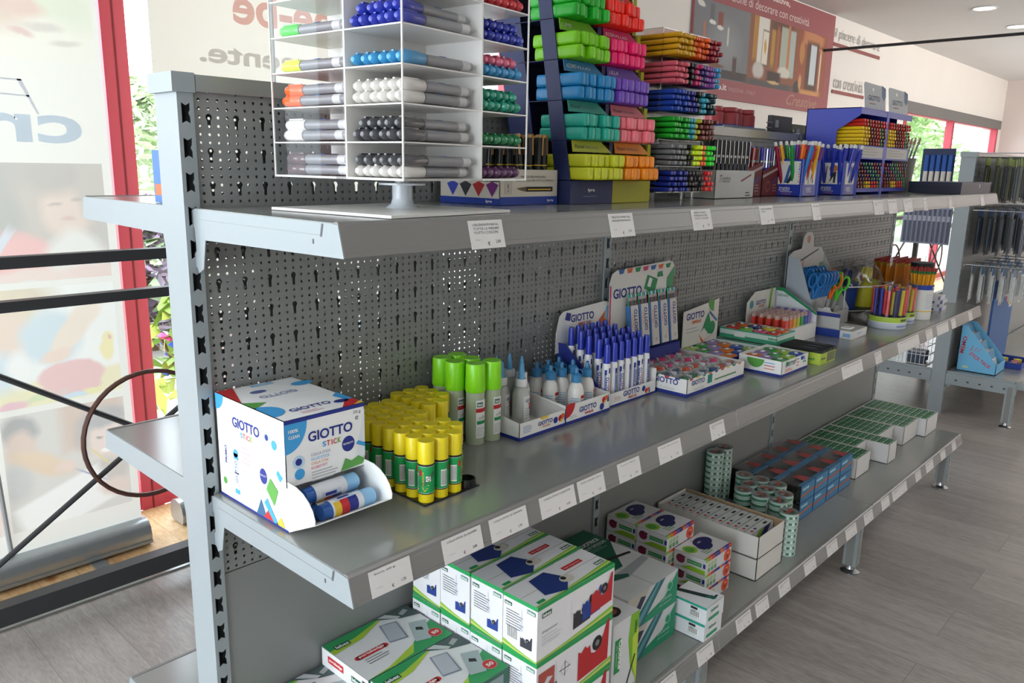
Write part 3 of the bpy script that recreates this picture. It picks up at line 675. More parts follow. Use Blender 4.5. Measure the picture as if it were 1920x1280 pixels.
def mk_cl():
    t = thing('glue_bottle', 'x', 'bottle'); b = MB(); m = mat('#bcbdb8', .18, var=.02, coat=.3)
    b.lathe([(0, 0, m), (.0175, 0, m), (.0185, .004, m), (.0185, .068, m), (.014, .08, m), (.0095, .084, m), (.0095, .086, m)], 22, sx=1.0)
    r = .0185; wrap(b, r, -1.95, -.5, .01, .066, P('#e9e8e6')); wtext(b, 'GIOTTO', r, -1.2, .0555, .0062, GBLUE, 2, 0, .021); wrap(b, r, -1.4, -.9, .047, .05, ORANGE, 2); wrap(b, r, -1.2, -.6, .036, .046, RED, 2); wrap(b, r, -1.0, -.6, .02, .032, GBLUE, 2)
    for i in range(5): wrap(b, r, -1.85, -1.3, .018+.005*i, .0195+.005*i, GREYL, 2)
    b.build('bottle_body', t, True)
    b = MB(); m = P('#e8e8e8'); b.lathe([(.0125, .084, m), (.0125, .098, m), (.011, .1, m), (.006, .1, m)], 20); b.build('collar', t, True)
    b = MB(); m = mat('#62aede', .25); b.lathe([(.0072, .1, m), (.006, .115, m), (.0025, .133, m), (0, .136, m)], 14); b.build('nozzle_cap', t, True)
    return t
SC = Spawn(mk_cl); n = 0
for i, (x, y) in enumerate(((.628, -.106), (.606, -.070), (.690-.022, -.070), (.590, -.030), (.628, -.034), (.668, -.034))):
    SC.at((x, y, Z+.0012), (0, 0, .15*(i % 3)-.1), 'clear glue bottle with pointed blue nozzle, %s' % ['foremost in its tray', 'second row, behind the foremost', 'second row, beside the white bottles', 'back row, nearest the lime caps', 'back row, middle', 'back row, nearest the white bottles'][i], 'clear glue bottles in the tray')
def mk_wb():
    t = thing('glue_bottle', 'x', 'bottle'); b = MB(); m = mat('#e6e4de', .3, var=.02)
    r = .018; b.lathe([(0, 0, m), (r*.97, 0, m), (r, .004, m), (r, .052, m), (r*.8, .066, m), (.009, .073, m), (.009, .076, m)], 22)
    wrap(b, r, -1.6, -.6, .04, .047, RED, 2); wtext(b, 'GIOTTO', r, -1.1, .0325, .006, GBLUE, 2, 0, .017); wrap(b, r, -1.35, -.85, .022, .025, RED, 2); wrap(b, r, -1.6, -.7, .006, .014, P('#8ab4dc'), 2)
    for i in range(6): wrap(b, r, -2.9, -1.9, .012+.0055*i, .014+.0055*i, P('#8ab4dc'), 2)
    b.build('bottle_body', t, True)
    b = MB(); m = mat('#3f86b8', .3); b.lathe([(.0115, .074, m), (.0115, .089, m), (.009, .092, m), (.0045, .094, m), (.004, .104, m), (.0025, .106, m), (0, .106, m)], 18); b.path([(.011, 0, .08), (.019, .002, .083), (.019, .003, .094), (.011, .001, .1), (.004, 0, .101)], .0011, m, 6); b.build('spout_cap', t, True)
    return t
SW = Spawn(mk_wb); k = 0
for j in range(4):
    for i in range(3):
        if j == 0 and i == 1: continue
        x, y = .745+.0385*i-.003*j, -.128+.0385*j
        if y > -.02: continue
        SW.at((x+(.022 if j == 0 and i == 0 else 0), y+(-.014 if j == 0 and i == 0 else 0), Z+.0012), (0, 0, .2*(i-1)), 'white glue bottle with blue spout, %s row back, %s along' % (ORD[j], ORD[i]), 'white glue bottles in the tray')
# --- twin-tip glue pens with header card
t = thing('display_tray', 'white display tray of blue capped glue pens with a printed header card behind', 'tray', (.85, -.165, Z)); b = MB(); w, d = .20, .15; Wc = P('#ecebe8')
b.box(0, w, 0, d, 0, .0012, Wc); b.box(0, w, 0, .0012, 0, .032, Wc); b.box(0, .0012, 0, d, 0, .045, Wc, left=GBLUE); b.box(w-.0012, w, 0, d, 0, .06, Wc); b.box(0, w, d-.0012, d, 0, .11, GBLUE)
b.prism([(0, .0), (d, 0), (d, .13), (d*.85, .13), (0, .03)], (0, 0, 0), (0, 1, 0), (0, 0, 1), (.0012, 0, 0), GBLUE)
F_, L_, T_, R_ = faces(b, w, d, .032); F_.rect(0, 0, w, .0045, GBLUE, 1); logo(F_, .065, .016, .065, 'VINILIK DUO', RED); F_.circ(.148, .02, .007, GBLUE, 3); flower(F_, .16, .012, .006); F_.lines(.03, .02, .03, 4, .0032, P('#c8a8a0'), 2, .0013)
b.build('tray_carton', t)
b = MB(); cp = [(0, 0), (.225, -.0), (.225, .085), (.21, .1), (.195, .103), (.035, .095), (.02, .085), (.005, .045)]
b.prism(cp, (-.012, d-.006, .105), (1, 0, 0), (0, .08, 1), (0, .0012, 0), P('#ebeae6'))
A = Art(b, (-.012, d-.006, .105), (1, 0, 0), (0, .08, 1), (0, -1, .08)); logo(A, .06, .066, .09, 'VINILIK DUO', RED); A.lines(.05, .05, .06, 6, .0055, P('#9aa8c8'), 2, .002); A.circ(.055, .01, .008, SKYB, 2); A.circ(.073, .012, .007, RED, 2)
A.poly([(.015, .02), (.03, .015), (.05, .08), (.038, .085)], P('#dfe2ea'), 2); A.poly([(.038, .075), (.056, .07), (.062, .088), (.045, .092)], GBLUE, 3); A.poly([(.01, .01), (.022, .005), (.028, .02), (.016, .024)], GBLUE, 3)
A.circ(.12, .03, .016, GBLUE, 2); A.poly([(.09, .0), (.11, .025), (.145, .03), (.15, 0)], P('#b8862a'), 3); A.poly([(.14, 0), (.15, .055), (.16, .0)], GBLUE, 4); A.poly([(.155, .0), (.17, .06), (.21, .09), (.19, .03), (.175, 0)], ORANGE, 3); A.circ(.185, .025, .012, RED, 4); A.circ(.185, .025, .005, YELLOW, 5); A.poly([(.19, .06), (.2, .09), (.215, .09), (.205, .06)], P('#9cc4e0'), 5)
b.build('header_card', t)
def mk_vp():
    t = thing('glue_pen', 'x', 'glue pen'); r = .0098; wh = mat('#e4e4e6', .35); db = mat('#2438b0', .3)
    b = MB(); b.lathe([(0, 0, wh), (r*.85, 0, wh), (r, .004, wh), (r, .092, wh), (r*.7, .103, wh), (0, .103, wh)], 16)
    wrap(b, r, -2.3, -1.9, .02, .075, P('#7888b8'), 1, 3); wtext(b, 'GIOTTO', r, -1.5, .048, .0085, GBLUE, 2, PI/2, .042); wrap(b, r, -1.2, -.9, .03, .06, P('#d8a0a8'), 2, 3); wrap(b, r, -2.7, -1.9, .004, .017, GBLUE, 2, 4); wrap(b, r, -1.2, -.6, .004, .013, GBLUE, 2, 4); wrap(b, r, -2.3, -1.75, .074, .086, GBLUE, 2, 4); wrap(b, r, -1.3, -.9, .078, .09, GBLUE, 2, 4)
    b.build('pen_body', t, True); b = MB(); b.lathe([(r*.92, .1, db), (r*.88, .105, db), (r*.78, .135, db), (r*.6, .143, db), (0, .144, db)], 16, sx=.9); b.build('cap', t, True); return t
SV = Spawn(mk_vp)
for j in range(5):
    for i in range(7):
        if j > 2 and i > 5: continue
        SV.at((.868+.0262*i+(.004 if j % 2 else 0), -.148+.0262*j, Z+.0012+.006*j), (0, 0, .3*((i*3+j*5) % 5-2)), 'blue capped white glue pen, %s row back, %s along' % (ORD[j], ORD[i]), 'blue capped glue pens')
# --- eraser tray
def a3(F, L):
    pass
t = thing('display_tray', 'large white display tray of erasers with a tall printed card behind', 'tray', (1.062, -.245, Z)); b = MB(); w, d, h = .285, .225, .044
inn = P('#d0ccc4')
b.box(0, w, 0, d, 0, .0012, inn); b.box(0, w, 0, .0012, 0, h, inn, front=P('#eceae6')); b.box(0, .0012, 0, d, 0, h, inn, left=P('#eceae6')); b.box(w-.0012, w, 0, d, 0, h, inn); b.box(0, w, d-.0012, d, 0, h+.02, GBLUE)
F_, L_, T_, R_ = faces(b, w, d, h); F_.rect(0, 0, w, .009, GBLUE, 1); L_.rect(0, 0, d, .009, GBLUE, 1); logo(F_, .02, .026, .06); logo(L_, .13, .026, .07)
F_.text('school 4 school', .03, .012, .007, GREYL, 3, w=.05); L_.text('4 school', .15, .012, .007, GREYL, 3, w=.04); F_.rect(.095, .018, .022, .022, P('#1f8a7a'), 3); F_.rect(.13, .02, .11, .004, P('#5a8a5a'), 3)
for i in range(9): F_.poly([(.01+i*.03, h), (.026+i*.03, h), (.022+i*.03, h-.004), (.012+i*.03, h-.004)], [RED, YELLOW, GREEN, ORANGE, GBLUE][i % 5], 2)
for i in range(7): L_.poly([(.01+i*.03, h), (.026+i*.03, h), (.022+i*.03, h-.004), (.012+i*.03, h-.004)], [GREEN, RED, GBLUE, ORANGE][i % 4], 2)
b.build('tray_carton', t); ET = t
b = MB(); cw, ch = .30, .215
b.prism([(0, 0), (cw, 0), (cw, ch-.02), (cw-.012, ch-.005), (cw-.03, ch), (.03, ch-.008), (.01, ch-.016), (0, ch-.04)], (-.02, d-.004, .075), (1, 0, 0), (0, .02, 1), (0, .0015, 0), P('#e6e3dd')); b.box(-.0, w, d-.003, d-.0012, .03, .08, GBLUE)
A = Art(b, (-.02, d-.004, .075), (1, 0, 0), (0, .02, 1), (0, -1, .02)); logo(A, .015, .135, .125)
for i in range(7): A.poly([(.035+.036*i, ch-.008), (.062+.036*i, ch-.006), (.056+.036*i, ch-.018), (.04+.036*i, ch-.019)], [P('#3a6ab0'), ORANGE, GREEN, P('#c83a6a'), P('#3a6ab0'), ORANGE, GREEN][i], 2)
A.text('smart 4 school', .07, .105, .018, INK, 3, w=.1, shear=.2); A.poly([(.15, .15), (.2, .13), (.215, .17), (.165, .185)], GREEN, 2); A.poly([(.165, .155), (.18, .15), (.19, .172), (.175, .178)], WHITE, 3); A.poly([(.13, .125), (.2, .11), (.195, .125), (.14, .14)], P('#9a6a3a'), 3); A.poly([(.205, .1), (.245, .1), (.26, .145), (.235, .175), (.215, .17), (.2, .13)], P('#e8e8e4'), 4); A.text('GIOTTO', .208, .13, .009, GBLUE, 5, w=.042, bold=True); A.rect(.215, .115, .025, .006, RED, 5); A.poly([(.21, .175), (.24, .175), (.236, .19), (.214, .188)], GREEN, 5); A.poly([(.255, .11), (.298, .1), (.298, .2), (.26, .17)], P('#4a9a6a'), 2); A.poly([(.13, 0), (.205, .1), (.2, .09), (.3, .0)], P('#c9c2b4'), 1); A.poly([(.04, 0), (.055, .05), (.09, .07), (.1, .0)], P('#3a7a4a'), 3); A.rect(.0, .04, .006, .13, P('#c83a6a'), 2); A.rect(cw-.006, .04, .006, .13, P('#c83a6a'), 2)
b.build('header_card', t)
def er(c):
    def f():
        t = thing('eraser', 'x', 'eraser'); b = MB(); b.lathe([(0, 0, P('#cfd2d0')), (.021, 0, P('#cfd2d0')), (.0215, .006, FILM), (.015, .014, FILM), (0, .014, FILM)], 16, sx=1.15)
        b.build('clear_wrap', t, True); b = MB(); m = mat(c, .4); b.box(-.014, .014, -.007, .007, .003, .011, m); b.box(-.017, -.013, -.0075, .0075, .002, .012, P('#e8e8e8')); b.build('eraser_block', t); return t
    return f
EC = {'green': Spawn(er('#2f8a55')), 'blue': Spawn(er('#2a5f90')), 'orange': Spawn(er('#e8623a')), 'pink': Spawn(er('#e04880'))}
order = ['green', 'blue', 'orange', 'pink', 'pink']
for j in range(4):
    for i in range(6):
        c = order[min(4, (i*4+j*3)//6 if i+j else 0)] if False else ['green', 'blue', 'orange', 'pink', 'pink'][min(4, (j+(i//2)))]
        EC[c].at((1.062+.03+.046*i, -.245+.032+.05*j, Z+.028), (0, 0, .4*((i+j) % 3-1)), '%s wrapped eraser in the white eraser tray, %s row back, %s along' % (c, ORD[j], ORD[i]), 'wrapped erasers in the tray')
b = MB(); b.box(.003, .282, .003, .222, .0255, .0272, P('#bdbab4')); b.build('insert_card', ET)
# pencils sachets: vertical packs of pencils standing behind the erasers
def mk_pk():
    t = thing('pencil_pack', 'x', 'pencil pack'); b = MB(); b.box(0, .040, 0, .011, 0, .115, P('#dcd8d2'), left=P('#3a78b8')); A = Art(b, (0, 0, 0), (1, 0, 0), (0, 0, 1), (0, -1, 0)); A.text('GIOTTO', .033, .045, .014, GBLUE, 3, w=.06, rot=PI/2, bold=True); A.rect(0, 0, .006, .115, P('#2f6fb4'), 1); A.text('MATITA', .015, .06, .005, ORANGE, 3, w=.035, rot=PI/2); A.text('12', .02, .012, .007, INK, 3)
    b.build('sleeve', t)
    b = MB()
    for i in range(6): b.tube((.004+i*.0064, .005, .112), (.004+i*.0064, .005, .128), .0028, mat(['#2f8a55', '#2a5f90', '#c84a4a'][i % 3], .4), 6); b.tube((.004+i*.0064, .005, .128), (.004+i*.0064, .005, .136), .003, CHROME, 6); b.tube((.004+i*.0064, .005, .136), (.004+i*.0064, .005, .144), .0028, mat(['#5ac07a', '#3a90c0', '#e8e8e8'][i % 3], .4), 6)
    b.build('pencil_ends', t, True); return t
SK = Spawn(mk_pk)
for i in range(5): SK.at((1.105+.046*i, -.052, Z+.075), (-.12, 0, 0), 'white pack of pencils standing behind the erasers, %s from the blue glue pens' % ORD[i], 'pencil packs behind the erasers')
b = MB(); b.box(.033, .273, .189, .219, .0665, .0685, GBLUE); b.box(.033, .273, .189, .1905, 0.0275, .0665, GBLUE); b.build('riser_card', ET)
# header card on the right (sharpener card)
t = thing('cardboard_tray', 'low tray of round sharpeners with a white header card', 'tray', (1.405, -.175, Z)); b = MB(); b.box(0, .2, 0, .165, 0, .0012, Wc); b.box(0, .2, 0, .0012, 0, .028, GBLUE); b.box(0, .2, .1635, .165, 0, .03, GBLUE); b.box(0, .0012, 0, .165, 0, .03, Wc); b.box(.1988, .2, 0, .165, 0, .03, Wc)
b.prism([(0, 0), (.2, 0), (.2, .125), (0, .105)], (0, .155, .03), (1, 0, 0), (0, 0, 1), (0, .0015, 0), P('#e4e1da')); A = Art(b, (0, .155, .03), (1, 0, 0), (0, 0, 1), (0, -1, 0)); logo(A, .015, .078, .1, 'TEMPERINO', ORANGE); A.circ(.17, .125, .035, mat('#5aa045'), 2, a0=180, a1=270); A.poly([(.1, .03), (.14, .09), (.16, .05), (.15, .02), (.12, .045)], GREEN, 2); A.circ(.165, .04, .02, GREEN, 3); A.poly([(.145, .095), (.195, .06), (.19, .055), (.145, .085)], P('#4a6aa0'), 3); A.poly([(.09, .03), (.11, .0), (.2, .025), (.12, .005)], ORANGE, 3); A.lines(.02, .05, .08, 2, .01, GREYL, 2, .003)
b.build('tray_carton', t); LT = t
def mk_sh(c):
    def f():
        t = thing('pencil_sharpener', 'x', 'sharpener'); m = mat(c, .25, sss=.15); b = MB(); b.lathe([(0, 0, m), (.019, 0, m), (.022, .004, m), (.022, .011, m), (.019, .015, m), (0, .016, m)], 18, sx=1.25); b.build('sharpener_body', t, True)
        b = MB(); b.box(-.006, .006, -.004, .004, .0155, .0175, P('#dcdcdc')); b.build('blade_plate', t); return t
    return f
SHC = [('orange', Spawn(mk_sh('#e87a1c'))), ('green', Spawn(mk_sh('#3aa04a'))), ('blue', Spawn(mk_sh('#2a4fb0'))), ('lilac', Spawn(mk_sh('#a88ac8'))), ('lime', Spawn(mk_sh('#a0c83a')))]
for j in range(4):
    for i in range(3):
        c, sp = SHC[(i*2+j*3) % 5]; sp.at((1.44+.06*i, -.152+.04*j, Z+.014), (0, 0, .3*(i-1)), '%s round sharpener in the low blue edged tray, %s row back, %s along' % (c, ORD[j], ORD[i]), 'sharpeners in the low tray')
b = MB(); b.box(.0025, .1975, .003, .16, .0125, .0137, Wc); b.build('insert_card', LT)
def a4(F, L):
    logo(F, .02, .024, .06); F.lines(.02, .016, .05, 2, .005, ORANGE, 2, .002); L.circ(.05, .04, .025, mat('#5aa045'), 2, a0=180, a1=360); 
    for i in range(3): F.lines(.09, .034-.009*i, .02, 1, .005, [GBLUE, RED, ORANGE][i], 2, .0025); L.rect(.075, .032-.008*i, .03, .002, [SKYB, RED, ORANGE][i], 2)
    F.poly([(.13, .02), (.15, .02), (.15, .024), (.142, .024), (.142, .036), (.138, .036), (.138, .024), (.13, .024)], P('#3a9a8a'), 3)
OT = cardtray('cardboard_tray', 'white open tray of bright round sharpeners nearest the shelf edge', 1.415, -.318, .165, .125, .042, .045, a4, .0)
b = MB(); b.box(.004, .16, .004, .121, .025, .0262, Wc); b.build('insert_card', OT)
for j in range(3):
    for i in range(3):
        c, sp = SHC[(i*3+j*2+1) % 5]; sp.at((1.446+.05*i, -.297+.037*j, Z+.0268), (0, 0, .5*(i-1)), '%s round sharpener in the white open tray, %s row back, %s along' % (c, ORD[j], ORD[i]), 'sharpeners in the open tray')
# black/green box of black boxes
t = thing('small_carton', 'lime and white open carton of flat black boxes near the shelf edge', 'box', (1.625, -.335, Z)); b = MB(); b.box(0, .105, 0, .12, 0, .034, P('#3a3a36'), front=P('#b8d04a')); F_, L_, T_, R_ = faces(b, .105, .12, .034); F_.rect(.045, .004, .055, .026, P('#7a7a5a'), 2); F_.text('lebez', .005, .014, .008, INK, 3, w=.03, bold=True); L_.rect(0, 0, .12, .034, P('#b8d04a'), 1); L_.text('lebez', .07, .012, .009, GREEN, 3, w=.035, bold=True); b.build('carton', t)
for i in range(3):
    b = MB(); b.box(0, .031, -.004, .122, 0, .008, P('#161618')); b.box(.01, .02, .02, .06, .008, .0083, P('#55555a')); tag(b.build('flat_box', loc=(1.628+.034*i, -.335, Z+.0345)), 'flat black box on the lime carton, %s from the sharpener trays' % ORD[i], 'box', 'flat black boxes')
# two stacked green trays of sharpeners/erasers
def gtray(x, y, z, w, d, label):
    t = thing('display_tray', label, 'tray', (x, y, z)); b = MB(); g = P('#3a9a78'); wc = P('#cfe0d6'); b.box(0, w, 0, d, 0, .016, wc, front=wc); b.box(0, w, 0, .0012, .016, .03, wc); b.box(0, .0012, 0, d, .016, .03, wc); b.box(w-.0012, w, 0, d, .016, .03, wc); b.box(0, w, d-.0012, d, .016, .03, wc)
    F_, L_, T_, R_ = faces(b, w, d, .03); F_.rect(0, 0, w, .012, g, 1); L_.rect(0, 0, d, .012, g, 1); L_.rect(.0, .026, d, .004, g, 1); F_.rect(0, .026, w, .004, g, 1); L_.text('lebez', .16, .014, .008, GREEN, 2, w=.03, bold=True); L_.rect(.05, .008, .035, .014, P('#e8e8e4'), 3); b.build('tray_carton', t)
gtray(1.625, -.21, Z, .14, .20, 'green and white tray of flat sharpeners behind the black boxes, lower one'); gtray(1.64, -.195, Z+.031, .125, .185, 'green and white tray of flat sharpeners, upper one of two')
fl = [('red', mk_sh('#d83030')), ('orange', mk_sh('#e87030')), ('magenta', mk_sh('#d83a80')), ('yellow', mk_sh('#e0d03a')), ('lime', mk_sh('#7ac83a')), ('navy', mk_sh('#20408a'))]; fl = [(c, Spawn(f)) for c, f in fl]
for j in range(4):
    for i in range(2):
        c, sp = fl[(i+j*2) % 6]; sp.at((1.672+.058*i, -.17+.044*j, Z+.0475), (0, 0, .3), '%s sharpener in the upper green tray, %s row back, %s' % (c, ORD[j], ['nearer side', 'farther side'][i]), 'sharpeners in the upper green tray')
# highlighter mini display in front of back panel with header
t = thing('display_tray', 'white display box of short rainbow highlighters with a header card', 'tray', (1.79, -.16, Z)); b = MB(); b.box(0, .22, 0, .15, 0, .05, Wc); b.prism([(0, 0), (.2, 0), (.2, .1), (.05, .1), (0, .07)], (0, .14, .05), (1, 0, 0), (0, 0, 1), (0, .0015, 0), P('#e4e1da')); b.prism([(0, 0), (.15, 0), (.15, .10), (.12, .10), (0, .03)], (.215, 0, .05), (0, 1, 0), (0, 0, 1), (.0015, 0, 0), P('#dfe4e4'))
A = Art(b, (0, .14, .05), (1, 0, 0), (0, 0, 1), (0, -1, 0)); logo(A, .06, .055, .07, 'HAPPY COLOR', RED); A.circ(.03, .06, .014, P('#4a8a9a'), 2); A.lines(.03, .03, .1, 2, .008, GREYL, 2, .003); A.poly([(.15, .03), (.165, .11), (.175, .1), (.165, .03)], LIME, 4)
A = Art(b, (.215, .15, .05), (0, -1, 0), (0, 0, 1), (-1, 0, 0)); A.poly([(0, .1), (.03, .1), (.15, .03), (.15, .022), (.03, .088), (0, .09)], GREEN, 2); A.text('lebez', .01, .07, .012, P('#8aa89a'), 2, w=.04, bold=True); b.build('display_carton', t)
RB = ['#d8403a', '#e06a2a', '#e8a82a', '#b8c83a', '#3a9a4a', '#2a5fa8', '#8a70c0']
RN = ['red', 'orange', 'amber', 'lime', 'green', 'blue', 'violet']
for i in range(7):
    def f(c=RB[i]):
        t = thing('highlighter', 'x', 'highlighter'); b = MB(); m = mat(c, .35); b.box(-.010, .010, -.006, .006, 0, .028, m); b.build('highlighter_body', t); b = MB(); m = P('#c8a8a0') if c != RB[6] else mat(c, .3); b.prism([(-.0095, 0), (.0095, 0), (.007, .012), (-.007, .012)], (0, -.0055, .028), (1, 0, 0), (0, 0, 1), (0, .011, 0), m); b.build('cap', t); return t
    sp = Spawn(f)
    for j in range(5): sp.at((1.805+.028*i+.0, -.145+.026*j, Z+.05), (0, 0, 0), '%s short highlighter in the rainbow display, %s row back' % (RN[i], ORD[j]), 'rainbow highlighters')
# scissors display
t = thing('scissors_display', 'white folded card display stand holding upright scissors', 'display stand', (2.07, -.13, Z)); b = MB(); wc = P('#c9c8c6')
b.prism([(0, 0), (.3, 0), (.3, .24), (.27, .265), (.2, .27), (.19, .31), (.17, .325), (.13, .325), (.11, .31), (.1, .27), (.03, .265), (0, .25)], (0, .11, 0), (1, 0, 0), (0, 0, 1), (0, .002, 0), wc)
b.prism([(0, 0), (.11, 0), (.11, .25), (.07, .24), (.0, .05)], (0, 0, 0), (0, 1, 0), (0, 0, 1), (.002, 0, 0), P('#aeb6be')); b.prism([(0, 0), (.11, 0), (.11, .24), (.0, .05)], (.298, 0, 0), (0, 1, 0), (0, 0, 1), (.002, 0, 0), wc)
b.box(0, .3, 0, .002, 0, .05, wc); b.box(.002, .298, .03, .032, 0, .06, wc)
A = Art(b, (0, .11, 0), (1, 0, 0), (0, 0, 1), (0, -1, 0)); A.circ(.15, .3, .014, P('#c88a70'), 2); A.poly([(.09, .23), (.24, .262), (.245, .258), (.1, .225)], INK, 2); A.poly([(.08, .2), (.13, .235), (.12, .2)], P('#d8a890'), 2); A.rect(.26, .05, .04, .16, P('#8ab08a'), 1); b.build('stand_card', t)
def mk_sc(c):
    def f():
        t = thing('scissors', 'x', 'scissors'); m = mat(c, .3, var=.02)
        b = MB(); b.prism([(-.006, -.085), (0, -.09), (.004, 0), (-.006, 0)], (0, 0, 0), (1, 0, 0), (0, 0, 1), (0, .0015, 0), CHROME); b.prism([(.006, -.085), (0, -.09), (-.004, 0), (.006, 0)], (0, .0016, 0), (1, 0, 0), (0, 0, 1), (0, .0015, 0), CHROME); b.build('blades', t)
        for s, zz in ((-1, 0), (1, .004)):
            b = MB(); pts = []
            for k in range(14):
                a = 2*PI*k/14; pts.append((s*.014+.012*math.cos(a), .001, .058+zz+.024*math.sin(a)))
            b.path(pts, .0042, m, 7, True); b.path([(s*.001, .001, -.004), (s*.004, .001, .015), (s*.009, .001, .036)], .0058, m, 7); b.build('handle', t, True)
        return t
    return f
SB = Spawn(mk_sc('#1f6fb4')); SO = Spawn(mk_sc('#e06a1c')); SGn = Spawn(mk_sc('#5ac02a'))
for k in range(5): SB.at((2.09+.027*k, -.108, Z+.115), (.05, .12, -.9), 'blue handled scissors, front row of the display, %s along' % ORD[k], 'blue scissors'); SB.at((2.105+.027*k, -.06, Z+.125), (.05, .12, -.9), 'blue handled scissors, back row of the display, %s along' % ORD[k], 'blue scissors')
for k in range(2): SO.at((2.235+.022*k, -.108+.03*k, Z+.10+.012*k), (.05, .15, -.9), 'orange handled scissors, %s' % ['nearer pair', 'farther pair'][k], 'orange scissors'); SGn.at((2.28+.012*k, -.113+.03*k, Z+.09+.012*k), (.05, .2, -.9), 'lime handled scissors, %s' % ['nearer pair', 'farther pair'][k], 'lime scissors')
# small white/blue carton with lid flap
t = thing('small_carton', 'small white and blue open carton with raised lid in front of the scissors', 'box', (2.05, -.265, Z)); b = MB(); b.box(0, .13, 0, .125, 0, .026, P('#e2e1de')); b.box(0, .13, 0, .12, .026, .0275, P('#b9b9b4')); F_, L_, T_, R_ = faces(b, .13, .125, .026); L_.rect(0, 0, .085, .026, RBLUE, 1); L_.rect(.095, .006, .024, .012, P('#8ab0dc'), 2); F_.lines(.04, .013, .06, 1, .01, P('#9ab8dc'), 2, .004)
b.prism([(0, 0), (.085, 0), (.085, .06), (.065, .06), (.06, .066), (.04, .066), (.035, .055), (.0, .05)], (.0, .045, .027), (.25, 1, 0), (0, 0, 1), (.0015, 0, 0), P('#d8d6d2')); b.box(-.0, .002, .045, .125, .066, .078, GBLUE); b.box(.03, .07, .02, .05, .0275, .031, P('#f0f0f0')); b.build('carton', t)
# bagged pencil cups in a white wire rack
t = thing('wire_rack', 'white wire rack holding the blue and yellow pencil cups', 'rack', (2.365, -.112, Z)); b = MB(); wm = mat('#dcdcdc', .35)
for z in (.035, .125): b.path([(0, 0, z), (.08, -.055, z), (.17, -.08, z), (.25, -.08, z), (.25, .06, z), (0, .06, z)], .0028, wm, 6, True)
for x, y in ((0, 0), (.25, -.08), (.25, .06), (0, .06)): b.tube((x, y, 0), (x, y, .128), .0028, wm, 6)
b.box(.005, .245, -.055, .055, .034, .036, mat('#2a2a2c', .6)); b.build('wire_frame', t, True)
def mk_cup(c, c2):
    t = thing('pencil_cup', 'x', 'cup'); m = mat(c, .35, var=.08); b = MB(); b.lathe([(0, 0, m), (.042, 0, m), (.05, .095, m), (.056, .098, m), (.048, .099, m), (.04, .004, m), (0, .004, m)], 22); b.build('cup_body', t, True)
    b = MB(); m2 = mat(c2, .35)
    for s in (0, 1):
        for q in (-1, 1): b.path([(q*.014+s*.012+.012*math.cos(2*PI*k/12), -.01+.02*s, .125+.02*math.sin(2*PI*k/12)) for k in range(12)], .0035, m2, 6, True)
    b.tube((.0, 0, .01), (.01, 0, .11), .008, m2, 8); b.tube((-.02, .01, .01), (-.02, .01, .12), .005, mat('#c83030', .4), 8); b.build('contents', t, True)
    b = MB(); rb = random.Random(5); pr = [(.052, .085), (.054, .11), (.05, .135), (.03, .15), (.012, .158), (.02, .17), (.035, .18)]; n = 16; vs = []
    for r, z in pr:
        for k in range(n): a = 2*PI*k/n; q = r*(1+.22*rb.uniform(-1, 1)); vs.append((q*math.cos(a), q*math.sin(a), z+.008*rb.uniform(-1, 1)))
    b.add(vs, [(i*n+k, i*n+(k+1) % n, (i+1)*n+(k+1) % n, (i+1)*n+k) for i in range(len(pr)-1) for k in range(n)], FILM); b.build('clear_bag', t, True); return t
c_ = mk_cup('#1f3a7a', '#1f2f6a'); c_.location = (2.435, -.083, Z+.0365); c_['label'] = 'dark blue pencil cup in a clear bag, in the white wire rack'
c_ = mk_cup('#b8b02a', '#d8c83a'); c_.location = (2.555, -.113, Z+.0365); c_['label'] = 'yellow pencil cup in a clear bag with scissors, in the white wire rack'
# clear tubs of pens
def tub(x, y, r, h, label, cols, seed, pl=.1):
    t = thing('pen_tub', label, 'tub', (x, y, Z)); b = MB(); b.lathe([(r, .04, ACR), (r, h, ACR)], 28); b.build('clear_wall', t, True)
    b = MB(); li, wc = P('#b4d04a'), P('#cfd6e0'); b.lathe([(0, 0, wc), (r, 0, wc), (r*1.01, .001, wc), (r*1.01, .022, P('#eef0e8')), (r*1.01, .024, li), (r*1.01, .042, wc), (r*.97, .042, wc), (r*.97, .002, wc), (0, .002, wc)], 28)
    wrap(b, r*1.01, -2.1, -1.6, .028, .036, P('#5a6a3a'), 2); wrap(b, r*1.01, -1.1, -.7, .006, .018, RED, 2); wrap(b, r*1.01, -1.35, -1.1, .006, .016, GREEN, 2); wrap(b, r*1.01, -2.3, -1.5, .008, .014, P('#8a96c8'), 2); b.build('label_base', t, True)
    rb = random.Random(seed); k = 0
    for i in range(26):
        a = 2*PI*i/13; q = r*(.78 if i < 13 else .42); c = cols[i % len(cols)]
        b = MB(); m = mat(c, .35); b.tube((q*math.cos(a), q*math.sin(a), .003), (q*math.cos(a)*1.03, q*math.sin(a)*1.03, pl*.35), .0045, mat('#23283a', .3), 7); b.tube((q*math.cos(a)*1.03, q*math.sin(a)*1.03, pl*.35), (q*math.cos(a)*1.08, q*math.sin(a)*1.08, pl+rb.uniform(-.008, .008)), .0062, m, 8)
        o = b.build('felt_pen', None, True, (x, y, Z)); tag(o, '%s pen standing in the %s, %s' % ({'#d83a3a': 'red', '#2a3a9a': 'blue', '#c8b82a': 'yellow', '#1f2a5a': 'navy', '#e0503a': 'coral'}[c], 'larger clear tub' if r > .05 else 'smaller clear tub', ('outer ring, place %s' % ORD[i] if i < 13 else 'inner ring, place %s' % ORD[i-13])), 'pen', 'pens in the %s tub' % ('larger' if r > .05 else 'smaller'))
